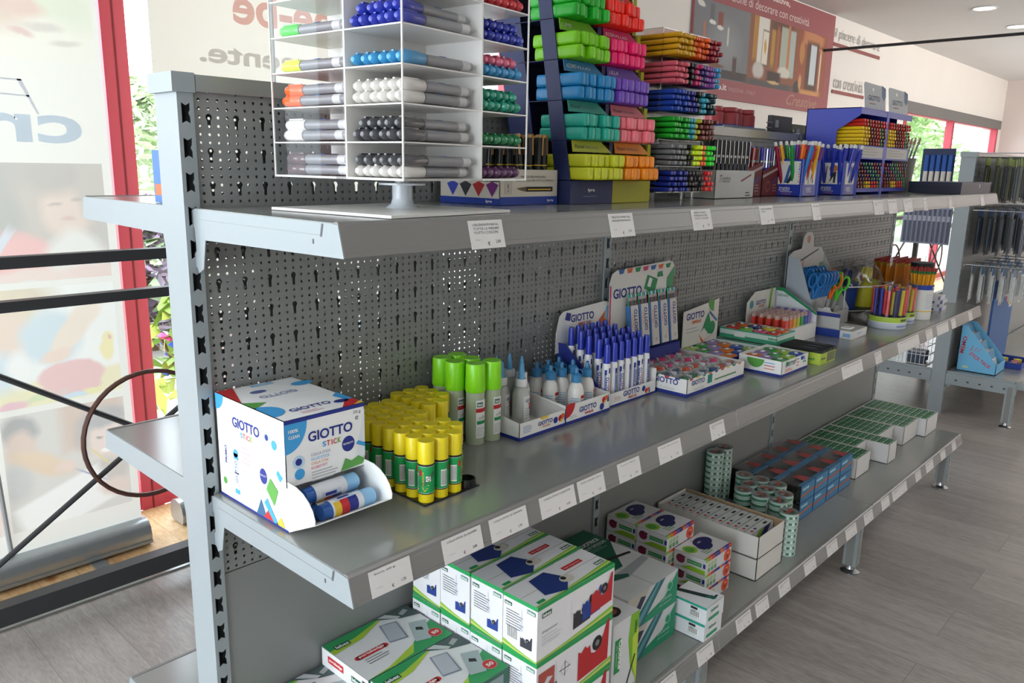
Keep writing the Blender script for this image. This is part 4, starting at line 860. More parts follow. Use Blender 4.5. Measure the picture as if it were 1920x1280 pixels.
tub(2.385, -.262, .062, .155, 'clear round tub of coloured pens with a lime and white base label', ['#2a3a9a', '#d83a3a', '#1f2a5a', '#c8b82a', '#d83a3a', '#2a3a9a'], 2, .135)
tub(2.515, -.262, .05, .15, 'smaller clear round tub of pens behind the first, lime and white label', ['#e0503a', '#c8b82a', '#d83a3a', '#c8b82a'], 4, .13)
# pencil tubs
def pencils(x, y, z, r, n, h, label, can, g, w=1.0, lean=.12):
    k = 0
    for i in range(n):
        if i < n*.55: a = 2*PI*i/(n*.55); q = r*.85
        elif i < n*.85: a = 2*PI*(i-n*.55)/(n*.3)+.2; q = r*.55
        else: a = 2*PI*(i-n*.85)/(max(1, n*.15)); q = r*.22
        c, s = math.cos(a), math.sin(a); e = 1+lean*2; b = MB(); p0 = (q*c*.75, q*s*.75, 0); p1 = (q*c*e, q*s*e, h*.9)
        P1 = Vector(p1); P0 = Vector(p0); d = (P1-P0).normalized()
        b.tube(p0, p1, .0037, mat('#e8a21c', .35), 6); b.tube(P1, P1+d*.01, .0038, mat('#3a8a4a', .3, .4), 6); b.tube(P1+d*.01, P1+d*.021, .0036, mat('#a8302a', .5), 6)
        tag(b.build('pencil', None, True, (x, y, z)), 'yellow pencil with red eraser end %s, %s' % (label, 'round the rim, place %s' % ORD[i % 16] if i < n*.55 else 'in the middle, place %s' % ORD[i % 16]), 'pencil', g)
t = thing('pencil_tin', 'white round tub with blue and yellow bands full of yellow pencils', 'tub', (2.655, -.285, Z)); b = MB(); wc = P('#e2e1de'); r = .043
b.lathe([(0, 0, wc), (r, 0, wc), (r, .03, YELLOW), (r, .034, wc), (r, .112, RBLUE), (r, .13, wc), (r*.96, .13, wc), (r*.96, .003, wc), (0, .003, wc)], 26)
for i in range(7): wrap(b, r, -2.4, -1.3-.1*(i % 3), .044+.008*i, .047+.008*i, P('#c0c4cc'), 2)
wrap(b, r, -1.8, -1.2, .117, .124, WHITE, 2); b.build('tub_body', t, True)
pencils(2.655, -.285, Z+.004, .038, 26, .185, 'in the blue banded tub', None, 'pencils in the blue banded tub')
t = thing('pencil_tin', 'white tub with dark lid standing behind the pencil tub', 'tub', (2.76, -.25, Z)); b = MB(); b.lathe([(0, 0, wc), (.04, 0, wc), (.04, .13, P('#3a4a9a')), (.04, .165, mat('#1c1c20')), (.042, .2, mat('#1c1c20')), (0, .2, mat('#1c1c20'))], 24); wrap(b, .04, -1.9, -1.2, .07, .09, INK, 2); b.build('tub_body', t, True)
t = thing('pencil_box', 'wide clear tub of yellow pencils with red ends at the back', 'tub', (2.86, -.125, Z)); b = MB(); b.lathe([(.1, .03, ACR), (.1, .215, ACR)], 30, sx=1.35); b.build('clear_wall', t, True); b = MB(); b.lathe([(0, 0, wc), (.1, 0, wc), (.1, .03, wc), (0, .031, wc)], 30, sx=1.35); b.build('base', t, True)
k = 0
for j in range(5):
    for i in range(16):
        x, y = -.115+.0153*i, -.06+.029*j
        if (x/1.35)**2+y*y > .088**2: continue
        b = MB(); b.tube((x, y, .032), (x, y, .175), .005, mat('#d8801c', .35), 6); b.tube((x, y, .175), (x, y, .186), .0052, mat('#c8a03a', .3, .4), 6); b.tube((x, y, .186), (x, y, .198), .005, mat('#a8302a', .5), 6)
        tag(b.build('pencil', None, True, (2.86, -.125, Z)), 'orange yellow pencil in the wide clear tub, %s row back, %s along' % (ORD[j], ORD[i]), 'pencil', 'pencils in the wide tub')
for i in range(4):
    b = MB(); b.box(0, .1, 0, .05, 0, .014, P('#d9dade')); A = Art(b, (0, 0, 0), (1, 0, 0), (0, 0, 1), (0, -1, 0)); A.rect(0, 0, .035, .014, P('#2f3f8a'), 1); A = Art(b, (0, .05, 0), (0, -1, 0), (0, 0, 1), (-1, 0, 0)); A.rect(0, .003, .03, .008, P('#2f3f8a'), 1)
    tag(b.build('small_box', loc=(2.87+.01*(i % 2), -.30+.012*(i % 2), Z+.0142*i)), 'flat white and blue box by the far shelf end, %s in its stack' % ['lowest', 'second lowest', 'second highest', 'topmost'][i], 'box', 'flat boxes by the shelf end')

# ================================================================= TOP SHELF
Z = ZT+.0008
t = thing('rotating_display', 'white and clear acrylic revolving stand with tiers of capped markers', 'display stand', (.12, -.353, Z))
RZ = math.radians(6); wp = mat('#e9e7e2', .3, var=.01)
b = MB(); pc = Vector((.213, -.213, 0))-Vector((.12, -.353, 0)); e1 = Vector((.126, .013, 0)); e2 = Vector((-.013, .126, 0))
pts = [pc-e1-e2, pc+e1-e2, pc+e1+e2, pc-e1+e2]; b.add([p+Vector((0, 0, z)) for z in (0, .004) for p in pts], [(4, 5, 6, 7), (0, 1, 5, 4), (1, 2, 6, 5), (2, 3, 7, 6), (3, 0, 4, 7)], wp)
b.build('base_plate', t)
b = MB(); m = mat('#cdd2d8', .15); b.lathe([(.026, .004, m), (.018, .010, m), (.0155, .018, m), (.0155, .038, m), (.036, .0385, m), (.036, .0415, m), (.012, .0415, m), (.012, .0475, m)], 26, (.115, .145, 0)); b.build('turning_post', t, True)
b = MB(); b.T = Matrix.Rotation(RZ, 4, 'Z'); B0 = .048; PT_ = .0485; S_ = .269; NT = 8
b.box(0, S_, 0, S_, B0, B0+.003, wp); Ht = B0+.003+NT*PT_; q = .0022
b.build('tier_floor', t)
for (x0, x1, y0, y1) in ((0, .158, 0, .108), (.161, S_, 0, .158), (0, .108, .111, S_), (.111, S_, .161, S_)):
    b = MB(); b.T = Matrix.Rotation(RZ, 4, 'Z')
    for k in range(1, NT+1): b.box(x0, x1, y0, y1, B0+k*PT_, B0+.0018+k*PT_, wp)
    b.build('tier_shelves', t)
b = MB(); b.T = Matrix.Rotation(RZ, 4, 'Z'); b.box(.158, .161, 0, .161, B0, Ht, wp); b.box(0, .161, .108, .111, B0, Ht, wp); b.box(.108, .111, .111, S_, B0, Ht, wp); b.box(.111, S_, .158, .161, B0, Ht, wp); b.build('white_dividers', t)
b = MB(); b.T = Matrix.Rotation(RZ, 4, 'Z'); b.add([(0, 0, B0), (.158, 0, B0), (.158, 0, Ht), (0, 0, Ht)], [(0, 1, 2, 3)], ACR); b.add([(0, .111, B0), (0, S_, B0), (0, S_, Ht), (0, .111, Ht)], [(0, 1, 2, 3)], ACR)
b.add([(S_, .0, B0), (S_, .158, B0), (S_, .158, Ht), (S_, 0, Ht)], [(0, 1, 2, 3)], ACR)
b.box(-.001, .001, -.001, .001, B0, Ht, wp); b.box(-.001, .001, S_-.002, S_, B0, Ht, wp); b.box(S_-.002, S_, -.001, .001, B0, Ht, wp); b.build('clear_sides', t)
b = MB(); b.T = Matrix.Rotation(RZ, 4, 'Z'); A = Art(b, (0, S_-.003, B0+5*PT_+.012), (0, -1, 0), (0, 0, 1), (-1, 0, 0)); b.box(.0005, .002, .115, S_-.003, B0+5*PT_+.012, B0+NT*PT_, P('#e8e6e2')); A = Art(b, (.0005, S_-.003, B0+5*PT_+.012), (0, -1, 0), (0, 0, 1), (-1, 0, 0)); A.poly([(0, 0), (.012, 0), (.03, .08), (0, .08)], P('#4a3a9a'), 1); A.rect(.01, .01, .13, .05, P('#d9dadc'), 2); A.poly([(.03, .02), (.1, .06), (.102, .055), (.034, .016)], INK, 3); A.text('graduate', .02, .04, .008, P('#5a5aa0'), 4, w=.04, rot=.5); b.build('header_card', t)
def mk_marker(c, clearcap=False, body='#8e8f92'):
    def f():
        t = thing('marker', 'x', 'marker'); m = mat(c, .22, var=.03, coat=.3) if not clearcap else mat(c, .12, var=.2, scale=300, coat=.5); g = mat(body, .3, .2); r = .0078
        b = MB(); r = .0081; b.lathe([(.0, -.001, m), (.0035, -.0005, m), (.0068, .004, m), (r, .011, m), (r, .045, m), (.0073, .046, m)], 12, axis='y'); cp_ = b.build('cap', t, True); b = MB(); b.prism([(-.002, .0), (.002, .0), (.0012, .030), (-.0012, .030)], (0, .007, r-.001), (1, 0, 0), (0, 1, 0), (0, 0, .002), m); b.build('cap_clip', cp_)
        b = MB(); b.lathe([(.0072, .046, INK), (.0072, .048, g), (.007, .10, g), (.007, .118, P('#c9c9c9')), (.0068, .134, g), (.0052, .142, g), (0, .142, g)], 12, axis='y')
        for i, cc in enumerate(('#c83a3a', '#e0a02a', '#3a7ac0')): b.box(-.0012+.0018*(i-1), .0006+.0018*(i-1), .075, .088, .0069, .0074, P(cc))
        b.build('barrel', t, True); return t
    return f
MKN = {'orange': '#f0682a', 'blue': '#2c3aa8', 'light blue': '#3a94c8', 'white': '#dedad4', 'black': '#4a4a4e', 'red': '#c8303a', 'pink': '#e06a88', 'teal': '#2a9a80', 'dark green': '#1f7a4a', 'purple': '#5a2f5a', 'green': '#4ac84a', 'yellow': '#d8e02a', 'dark plum': '#5c4a4c'}
MK = {k: Spawn(mk_marker(v, k in ('black', 'dark plum'))) for k, v in MKN.items()}
rm = random.Random(11); M0 = Matrix.Translation(Vector((.12, -.353, Z))) @ Matrix.Rotation(RZ, 4, 'Z')
tn = ['lowest', 'second', 'third', 'fourth', 'fifth', 'sixth', 'seventh']
# section A: axis +x ; pens stacked along y
def put(sec, tier, layers, n):
    for L, c in enumerate(layers):
        cnt = n if L == 0 or n < 5 else n-1 if rm.random() < .6 else n
        for i in range(cnt):
            h = B0+.0035+tier*PT_+.0082+L*.0148+(-.0003 if L else 0); jit = rm.uniform(-.0008, .0008); off = .0165*i+.0105+(.006 if L % 2 and cnt < n else 0); dd = rm.uniform(0, .004)+(.003 if L else 0)
            if sec == 'A': loc, ang = (.003+dd, .0035+off, h), -PI/2
            elif sec == 'B': loc, ang = (.163+off, .003+dd, h), 0.0
            else: loc, ang = (.004+off*1.3, S_-.004-dd, h), PI
            v = M0 @ Vector(loc)
            lab = '%s marker in the revolving stand, %s, %s tier, layer %d, %s along' % (c+' capped', {'A': 'front left stack', 'B': 'aisle side stack', 'C': 'stack facing the windows'}[sec], tn[tier], L+1, ORD[i])
            lab = '%s capped marker, %s, %s tier, %s layer, %s along' % (c, {'A': 'corner stack of the revolving stand', 'B': 'far stack of the revolving stand', 'C': 'window side stack of the stand'}[sec], tn[tier], ['lower', 'upper', 'top'][L], ORD[i])
            MK[c].at(v, (0, 0, RZ+ang+rm.uniform(-.03, .03)), lab, 'markers in the revolving stand')
for tier, lay in enumerate((['white', 'black'], ['black', 'black'], ['white', 'white'], ['light blue'], ['blue', 'blue'], ['orange', 'orange'])): put('A', tier, lay, 6)
for tier, lay in enumerate((['purple'], ['dark green'], ['teal', 'teal'], ['light blue', 'pink'], ['blue', 'blue'], ['red', 'red'])): put('B', tier, lay, 6)
for tier, lay in enumerate((['dark plum', 'dark plum'], ['white', 'white'], ['orange', 'orange'], ['yellow'], ['green'])): put('C', tier, lay, 4)
# --- box of paint markers
bx, by, bw, bd, bh = .487, -.172, .160, .160, .064
t = thing('marker_box', 'white and blue open box of black and gold markers behind the revolving stand', 'box', (bx, by, Z)); b = MB(); k = .0012; cd = P('#d8cfc2')
b.box(0, bw, 0, bd, 0, k, cd); b.box(0, bw, 0, k, 0, bh, cd); b.box(0, k, 0, bd, 0, bh*.65, cd); b.box(bw-k, bw, 0, bd, 0, bh, cd); b.box(0, bw, bd-k, bd, 0, bh, cd)
F_, L_, T_, R_ = faces(b, bw, bd, bh); F_.rect(0, 0, bw, .015, RBLUE, 1); L_.rect(0, 0, bd, .012, RBLUE, 1); F_.text('MARCATORE INDELEBILE', .055, .049, .004, INK, 2, w=.07); F_.text("A BASE D'ACQUA PER TUTTE LE SUPERFICI", .04, .042, .004, INK, 2, w=.105)
F_.rect(.07, .024, .075, .009, BLACK, 2); F_.rect(.075, .027, .065, .002, YELLOW, 3); F_.poly([(.07, .024), (.07, .033), (.045, .0305), (.045, .029)], P('#6a5a3a'), 2); F_.rect(.012, .02, .02, .025, P('#c8bfb2'), 2); F_.text('!', .02, .024, .014, INK, 3); F_.text('lyra', .13, .004, .006, WHITE, 3, w=.018, bold=True); L_.text('lyra', .125, .003, .006, WHITE, 3, w=.016, bold=True)
for i, c in enumerate(('#3a4ab0', '#3a3a3e', '#b8302a', '#7a2a7a')):
    x = .02+.035*i; L_.poly([(x, .036), (x+.016, .014), (x+.032, .036), (x+.016, .042)], P(c), 2)
b.build('box_carton', t)
def mk_bg():
    t = thing('marker', 'x', 'marker'); bk = mat('#1c1c1e', .25); go = mat('#b8925a', .3, .5); b = MB(); r = .0072
    b.lathe([(0, 0, bk), (r, .002, bk), (r, .07, YELLOW), (r*1.02, .072, bk), (r*1.08, .078, bk), (r*1.05, .122, go), (r*.95, .127, go), (0, .129, go)], 12); wrap(b, r, -2.2, -1.9, .01, .065, P('#8a8a6a'), 1, 2); b.build('barrel', t, True)
    b = MB(); b.box(-.002, .002, -.0095, -.007, .09, .128, go); b.build('clip', t); return t
SBG = Spawn(mk_bg)
for j in range(4):
    for i in range(7):
        if i < 3: continue
        SBG.at((bx+.0165+.0208*i, by+.02+.03*j, Z+.0014), (rm.uniform(-.12, .06), rm.uniform(-.1, .1), rm.uniform(-1, 1)), 'black marker with gold cap in the white box, %s row back, %s along' % (ORD[j], ORD[i-3]), 'black and gold markers')
# --- highlighter stand
hx, hy, hw = .655, -.198, .272; NR = 7; RP = .0745; LN = .0135; z0 = .046
t = thing('highlighter_stand', 'tall navy and yellow card stand with tiers of fluorescent highlighters', 'display stand', (hx, hy, Z)); nav = P('#25305e'); yel = P('#a8a424')
b = MB(); H = z0+NR*RP
def fy(z): return LN*(z-z0)/RP
half = hw*.5
for (xa, xb, m) in ((0, half, nav), (half, hw, yel)):
    b.box(xa, xb, 0, .0015, 0, z0, m); b.box(xa, xb, 0, .09, z0-.0015, z0, m)
A = Art(b, (0, 0, 0), (1, 0, 0), (0, 0, 1), (0, -1, 0)); A.text('lyra', .055, .022, .008, WHITE, 2, w=.022, bold=True); A.lines(.04, .014, .06, 1, .003, P('#8a90b0'), 2, .001)
b.prism([(0, 0), (.03, 0), (.03+fy(H), H), (fy(H), H), (0, z0)], (0, .0015, 0), (0, 1, 0), (0, 0, 1), (.0018, 0, 0), nav)
b.prism([(.075, 0), (.13, 0), (.16+fy(H), H), (.085+fy(H), H)], (.0, .0015, 0), (0, 1, 0), (0, 0, 1), (.0018, 0, 0), nav)
b.prism([(0, 0), (.13, 0), (.16+fy(H), H), (fy(H), H), (0, z0)], (hw-.0018, .0015, 0), (0, 1, 0), (0, 0, 1), (.0018, 0, 0), yel)
b.prism([(0, 0), (hw, 0), (hw, H), (0, H)], (0, .135, 0), (1, 0, 0), (0, .2, 1), (0, .0018, 0), nav)
b.build('stand_card', t)
LC = ['#c9cc22', '#1fa892', '#1684c0', '#7ed00a', '#1cb42c', '#d0d020', '#f06a20']; RC = ['#f28e04', '#ea7480', '#7046b4', '#f01a6c', '#f42a1a', '#fa4a1c', '#f0a020']
NL = ['yellow', 'turquoise', 'blue', 'lime', 'green', 'upper yellow', 'upper orange']; NRr = ['orange', 'coral pink', 'purple', 'magenta', 'red', 'orange red', 'upper amber']
TL = [('Pastel', 'GIALLO limone'), ('Pastel', 'VERDE acqua'), ('AZZURRO', 'FLUO'), ('LIME', ''), ('VERDE', 'FLUO'), ('GIALLO', 'FLUO'), ('', '')]; TR = [('Pastel', 'ARANCIO albicocca'), ('Pastel', 'ROSA confetto'), ('LILLA', ''), ('ROSA', 'FLUO'), ('ROSSO', 'FLUO'), ('ARANCIO', ''), ('', '')]
b = MB()
for k in range(NR):
    zz = z0+k*RP; y = fy(zz)+.0005
    for s, (C_, T_) in enumerate(((LC, TL), (RC, TR))):
        cc = P('#'+''.join('%02x' % int(int(C_[k][i:i+2], 16)*.78+22) for i in (1, 3, 5))); x0 = s*half+.002
        A = Art(b, (x0, y+LN*.76-.012, zz+RP*.75), (1, 0, 0), (0, .18, 1), (0, -1, .18)); b.prism([(0, -.002), (half-.012, -.002), (half-.045, .019), (0, .019)], (x0, y+LN*.76-.012, zz+RP*.74), (1, 0, 0), (0, .18, 1), (0, .0012, 0), cc)
        A.text(T_[k][0] or 'X', .006, .004, .007, P('#2a3040') if k < 2 else P('#e8e8e0'), 2, w=.03, shear=.2) if T_[k][0] else None
        if T_[k][1]: A.text(T_[k][1], .04, .004, .005, P('#e8e8e0') if k > 1 else P('#6a7070'), 2, w=.04)
        m = nav if s == 0 else yel; b.box(s*half, s*half+half-.001, y, y+.0012, zz+RP*.62, zz+RP, m) if False else None
        b.box(s*half, (s+1)*half, y+.001, y+.10, zz-.0012, zz, nav)
        b.box(s*half+half-.012, s*half+half, y+LN*.2, y+LN*.2+.001, zz, zz+RP, m)
b.build('tier_labels', t)
def mk_hl(c):
    def f():
        t = thing('highlighter', 'x', 'highlighter'); m = mat(c, .38, var=.03); b = MB(); w, h = .0086, .0121
        def sec(w, h, y): return [(w*(abs(math.cos(a))**.45)*(1 if math.cos(a) > 0 else -1), y, h*(abs(math.sin(a))**.55)*(1 if math.sin(a) > 0 else -1)) for a in [2*PI*i/16+.001 for i in range(16)]]
        R = [sec(w*.62, h*.8, 0), sec(w*.85, h*.93, .0015), sec(w, h, .006), sec(w, h, .108), sec(w*.8, h*.85, .11)]; vs = [p for r in R for p in r]
        b.add(vs, [(i*16+k, i*16+(k+1) % 16, (i+1)*16+(k+1) % 16, (i+1)*16+k) for i in range(4) for k in range(16)]+[tuple(range(16))[::-1], tuple(range(64, 80))], m); b.build('highlighter_body', t, True)
        b = MB(); b.box(-w-.0004, -w, .045, .1, -h*.55, h*.55, mat(c, .4, var=.25, scale=200)); b.build('label_panel', t); return t
    return f
HL = {}
for k in range(NR):
    for s in range(2):
        key = (LC, RC)[s][k]; HL[key] = Spawn(mk_hl(key)) if key not in HL else HL[key]
        zz = z0+k*RP; y = fy(zz)
        for L in range(2):
            for i in range(6):
                if k == NR-1 and L: continue
                dx = .0083+i*.0176+(.006 if i > 2 else 0)
                a = rm.uniform(-.05, .05); drop = 0
                HL[key].at((hx+s*.121+.003+dx, hy+y-.043+rm.uniform(-.006, .006)+.003*L, Z+zz+.0126+L*.0245), (0, rm.uniform(-.07, .07) if L else 0, a*.4), '%s highlighter, %s tier of the card stand, %s layer, %s along' % ((NL, NRr)[s][k], tn[k], ['lower', 'upper'][L], ORD[i]), '%s highlighters in the card stand' % (NL, NRr)[s][k])
# --- clear bin of fibre pens
ex, ey, ew, ed = .958, -.19, .192, .14; EP = .0572; ez = .02
t = thing('pen_bin', 'clear acrylic tiered bin packed with coloured fibre pens', 'display stand', (ex, ey, Z))
ED = clear('acrylic_edge', (.9, .92, .93), .14, .1)
b = MB()
for k in range(7): b.box(0, ew, 0, ed, ez+k*EP-.0016, ez+k*EP, ACR); b.box(0, ew, -.0012, 0, ez+k*EP-.0018, ez+k*EP, ED); b.box(-.0006, 0, 0, ed, ez+k*EP-.0018, ez+k*EP, ED)
b.build('tier_plates', t)
b = MB(); zt = ez+6*EP; b.add([(0, 0, ez), (0, ed, ez), (0, ed, zt), (0, 0, zt)], [(0, 1, 2, 3)], ACR); b.add([(ew, 0, ez), (ew, ed, ez), (ew, ed, zt), (ew, 0, zt)], [(0, 1, 2, 3)], ACR); b.add([(0, ed, ez), (ew, ed, ez), (ew, ed, zt), (0, ed, zt)], [(0, 1, 2, 3)], ACR)
b.box(-.0008, .0008, -.0012, .0004, ez, zt, ED); b.box(ew-.0008, ew+.0008, -.0012, .0004, ez, zt, ED); b.build('clear_walls', t)
for x, y in ((.012, .012), (ew-.06, .012), (.05, ed-.02), (ew-.012, .012)):
    b = MB(); b.tube((x, y, 0), (x, y, ez-.0018), .0045, ED, 10); b.build('foot', t, True)
ROWS = [[('navy', '#1d2c8a', 7), ('black', '#1a1a1c', 6), ('red', '#d8282a', 3)], [('grey', '#77787a', 6), ('black', '#1a1a1c', 2), ('neon yellow', '#d8f020', 3), ('neon orange', '#fa5a1a', 2), ('neon green', '#2ae02a', 3)],
        [('green', '#1fa02a', 6), ('cyan', '#1f9ab0', 2), ('lime', '#a8b82a', 2), ('brown', '#6a3028', 6)], [('blue', '#1f3f9a', 5), ('indigo', '#2a2c80', 3), ('black', '#1a1a1c', 2), ('aqua', '#3aa0b8', 2), ('dark teal', '#123c42', 4)],
        [('salmon', '#c85a68', 5), ('black', '#1a1a1c', 2), ('magenta', '#b82a60', 2), ('violet', '#3a2c6a', 2), ('lilac', '#8a4a98', 3), ('sky', '#3a90c0', 2)], [('ochre', '#c8961c', 6), ('orange', '#d8581c', 5), ('dark red', '#8a1c28', 5)]]
FP = {}
def mk_fp(c):
    def f():
        b = MB(); m = mat(c, .28, var=.04); b.lathe([(0, 0, m), (.0042, .001, m), (.0051, .004, m), (.0054, .03, m), (.0049, .034, m), (.0049, .150, m), (0, .151, m)], 9, axis='y'); o = b.build('fibre_pen', None, True); o['category'] = 'pen'; return o
    return f
for k, row in enumerate(ROWS):
    i = 0
    for nm, c, n in row:
        if c not in FP: FP[c] = Spawn(mk_fp(c))
        for q_ in range(n):
            for L in range(4):
                if (k*7+i*3+L*5) % 23 == 0 and L == 3: continue
                FP[c].at((ex+.0068+.01165*i+(.003 if L % 2 else 0), ey-.036+rm.uniform(-.005, .005)+(.012 if i < 6 and k < 5 and False else 0), Z+ez+k*EP+.0063+L*.0118), (rm.uniform(-.01, .01), 0, rm.uniform(-.012, .012)), '%s fibre pen in the clear bin, %s tier, %s layer, %s along' % (nm, tn[k], ORD[L], ORD[i]), '%s fibre pens' % nm)
            i += 1
# --- grey carton with ball pens
t = thing('pen_box', 'pale grey carton of black pens with chrome clips', 'box', (1.25, -.175, Z)); b = MB(); k = .0012; c_ = P('#b9b9b7'); w, d, h = .205, .085, .07
b.box(0, w, 0, d, 0, k, c_); b.box(0, w, 0, k, 0, h, c_); b.box(0, k, 0, d, 0, h, c_); b.box(w-k, w, 0, d, 0, h, c_); b.box(0, w, d-k, d, 0, h, c_); F_, L_, T_, R_ = faces(b, w, d, h)
F_.text('Tratto', .02, .04, .018, INK, 2, w=.055, shear=.4); F_.poly([(.13, .045), (.185, .062), (.187, .058), (.135, .041)], P('#7a2a30'), 2); F_.lines(.03, .028, .12, 2, .008, GREYL, 2, .0016); F_.lines(.16, .012, .03, 2, .007, INK, 2, .003); b.build('box_carton', t)
def mk_bp(c, h=.142):
    def f():
        t = thing('ball_pen', 'x', 'pen'); m = mat(c, .22); b = MB(); b.lathe([(0, 0, m), (.005, .004, m), (.0055, .1*h/.142, CHROME), (.0056, .106*h/.142, m), (.0056, h, m), (0, h+.002, m)], 10); o = b.build('barrel', t, True); b = MB(); b.box(-.0015, .0015, -.008, -.0055, h*.6, h, CHROME); b.build('clip', o); return t
    return f
BPk = [Spawn(mk_bp(c)) for c in ('#242426', '#2c2c2e', '#1c2230')]
for j in range(2):
    for i in range(9): BPk[(i+j) % 3].at((1.265+.0215*i, -.158+.035*j, Z+.0014), (0, 0, 0), 'dark ball pen standing in the pale grey carton, %s row, %s along' % (['front', 'back'][j], ORD[i]), 'dark pens in the grey carton')
# --- dark red carton with red and blue pens
for q_, (x, nm, c) in enumerate(((1.475, 'red', '#a8242a'), (1.585, 'blue', '#2c2f9a'))):
    t = thing('pen_box', 'dark red open carton of %s pens next to the pale grey carton' % nm, 'box', (x, -.135, Z)); b = MB(); c_ = P('#6a2226'); w, d = .105, .08
    b.box(0, w, 0, d, 0, .0012, c_); b.prism([(0, 0), (w, 0), (w, .095), (0, .07)], (0, 0, 0), (1, 0, 0), (0, 0, 1), (0, .0012, 0), c_); b.box(0, w, d-.0012, d, 0, .12, P('#c0b8b0')); b.box(0, .0012, 0, d, 0, .07, c_); b.box(w-.0012, w, 0, d, 0, .08, c_)
    F_, L_, T_, R_ = faces(b, w, d, .09); F_.poly([(.0, .058), (w, .085), (w, .078), (0, .05)], P('#b09a98'), 2); F_.circ(.035, .028, .016, P('#8a4a3a'), 2); F_.circ(.035, .028, .010, P('#6a2226'), 3); F_.poly([(.06, .04), (.095, .06), (.09, .05), (.065, .034)], P('#3a3a80'), 3); F_.lines(.065, .03, .03, 3, .008, P('#a88a88'), 2, .002); b.build('box_carton', t)
    sp = Spawn(mk_bp(c, .13))
    for j in range(2):
        for i in range(6): sp.at((x+.012+.0155*i, -.122+.04*j, Z+.0014+.006*j), (0, rm.uniform(-.06, .06), rm.uniform(-1, 1)), '%s pen in the dark red carton, %s row, %s along' % (nm, ['front', 'back'][j], ORD[i]), '%s pens in the dark red carton' % nm)
# --- two blue cups of ball pens
def mk_pb(c):
    def f():
        t = thing('ball_pen', 'x', 'pen'); m = mat(c, .25); b = MB(); b.lathe([(0, 0, m), (.004, .008, m), (.0056, .02, m), (.0056, .115, m), (.0048, .143, m)], 10); o = b.build('barrel', t, True); b = MB(); b.prism([(-.0015, 0), (.0015, 0), (.0015, .03), (-.0015, .03)], (0, -.0050, .105), (1, 0, 0), (0, 0, 1), (0, -.003, 0), m); b.build('clip', o)
        b = MB(); w = P('#dcd9d4'); b.lathe([(.0046, .143, w), (.005, .147, w), (.0044, .153, w), (0, .155, w)], 10); b.build('push_button', t, True); return t
    return f
CP = {n: Spawn(mk_pb(c)) for n, c in (('blue', '#2434a8'), ('red', '#b8202c'), ('orange', '#f0701c'), ('yellow', '#e8a81c'), ('green', '#1f8a3a'), ('light blue', '#2a78c0'), ('purple', '#6a2a80'), ('crimson', '#9a1c38'))}
for q_, x in enumerate((1.685, 1.985)):
    w, d, h = .112, .078, .105; rz = 0.0
    t = thing('pen_cup', ['blue plastic cup of multicoloured push button pens with picture labels', 'blue plastic cup full of blue push button pens with picture labels'][q_], 'cup', (x, -.205, Z)); b = MB(); bl = mat('#2238a0', .35)
    b.box(0, w, 0, d, 0, .002, bl); b.box(0, w, 0, .002, 0, h, bl); b.box(0, .002, 0, d, 0, h, bl); b.box(w-.002, w, 0, d, 0, h, bl); b.box(0, w, d-.002, d, 0, h, bl)
    for c0 in ((0, 0), (w, 0)): b.tube((c0[0], c0[1], 0), (c0[0], c0[1], h), .0045, bl, 8)
    F_, L_, T_, R_ = faces(b, w, d, h); F_.rect(.02, .034, .07, .065, P('#dcdad4'), 2); L_.rect(.006, .034, .066, .065, P('#dcdad4'), 2); pn = P('#1f2f80')
    for A, ox in ((F_, .035), (L_, .015)):
        if (A is L_) == (q_ == 0): A.poly([(ox+.01, .038), (ox+.022, .088), (ox+.03, .088), (ox+.02, .038)], P('#2a5aa0'), 3); A.poly([(ox+.018, .038), (ox+.03, .066), (ox+.04, .072), (ox+.036, .05), (ox+.024, .036)], BLACK, 4)
        else: A.poly([(ox+.006, .036), (ox+.01, .09), (ox+.013, .09), (ox+.011, .036)], INK, 3); A.circ(ox+.032, .082, .014, P('#b8782a'), 3, ry=.011); A.poly([(ox+.02, .036), (ox+.03, .07), (ox+.042, .072), (ox+.04, .038), (ox+.034, .038), (ox+.034, .058)], BLACK, 4)
        A.text('tratto', ox-.002, .016, .011, WHITE, 3, w=.032, shear=.25); A.rect(ox+.002, .0125, .036, .0012, WHITE, 3); A.text('CANCELLIK', ox+.006, .005, .005, P('#c87838'), 3, w=.03)
    for i in range(8): L_.rect(.0675, .04+.007*i, .003, .004, [RED, YELLOW, ORANGE, RED, SKYB, GBLUE, GREEN, RED][i], 4)
    b.build('cup_body', t)
    names = ['light blue', 'green', 'red', 'green', 'yellow', 'orange', 'yellow', 'red', 'purple', 'crimson', 'red', 'crimson'] if q_ == 0 else ['blue']*12
    for i in range(22 if q_ else 20):
        j = i % 5; r_ = i//5; c = names[(r_*3+j*2) % 12]
        CP[c].at((x+.014+.0205*j, -.192+.0145*r_, Z+.004), (.16-.1*r_+rm.uniform(-.04, .04), (-.22+.115*j)+rm.uniform(-.06, .06), rm.uniform(-1, 1)), '%s push button pen in the %s blue cup, %s row back, %s along' % (c, ['multicoloured', 'all blue'][q_], ORD[r_], ORD[j]), 'pens in the %s cup' % ['multicoloured', 'all blue'][q_])
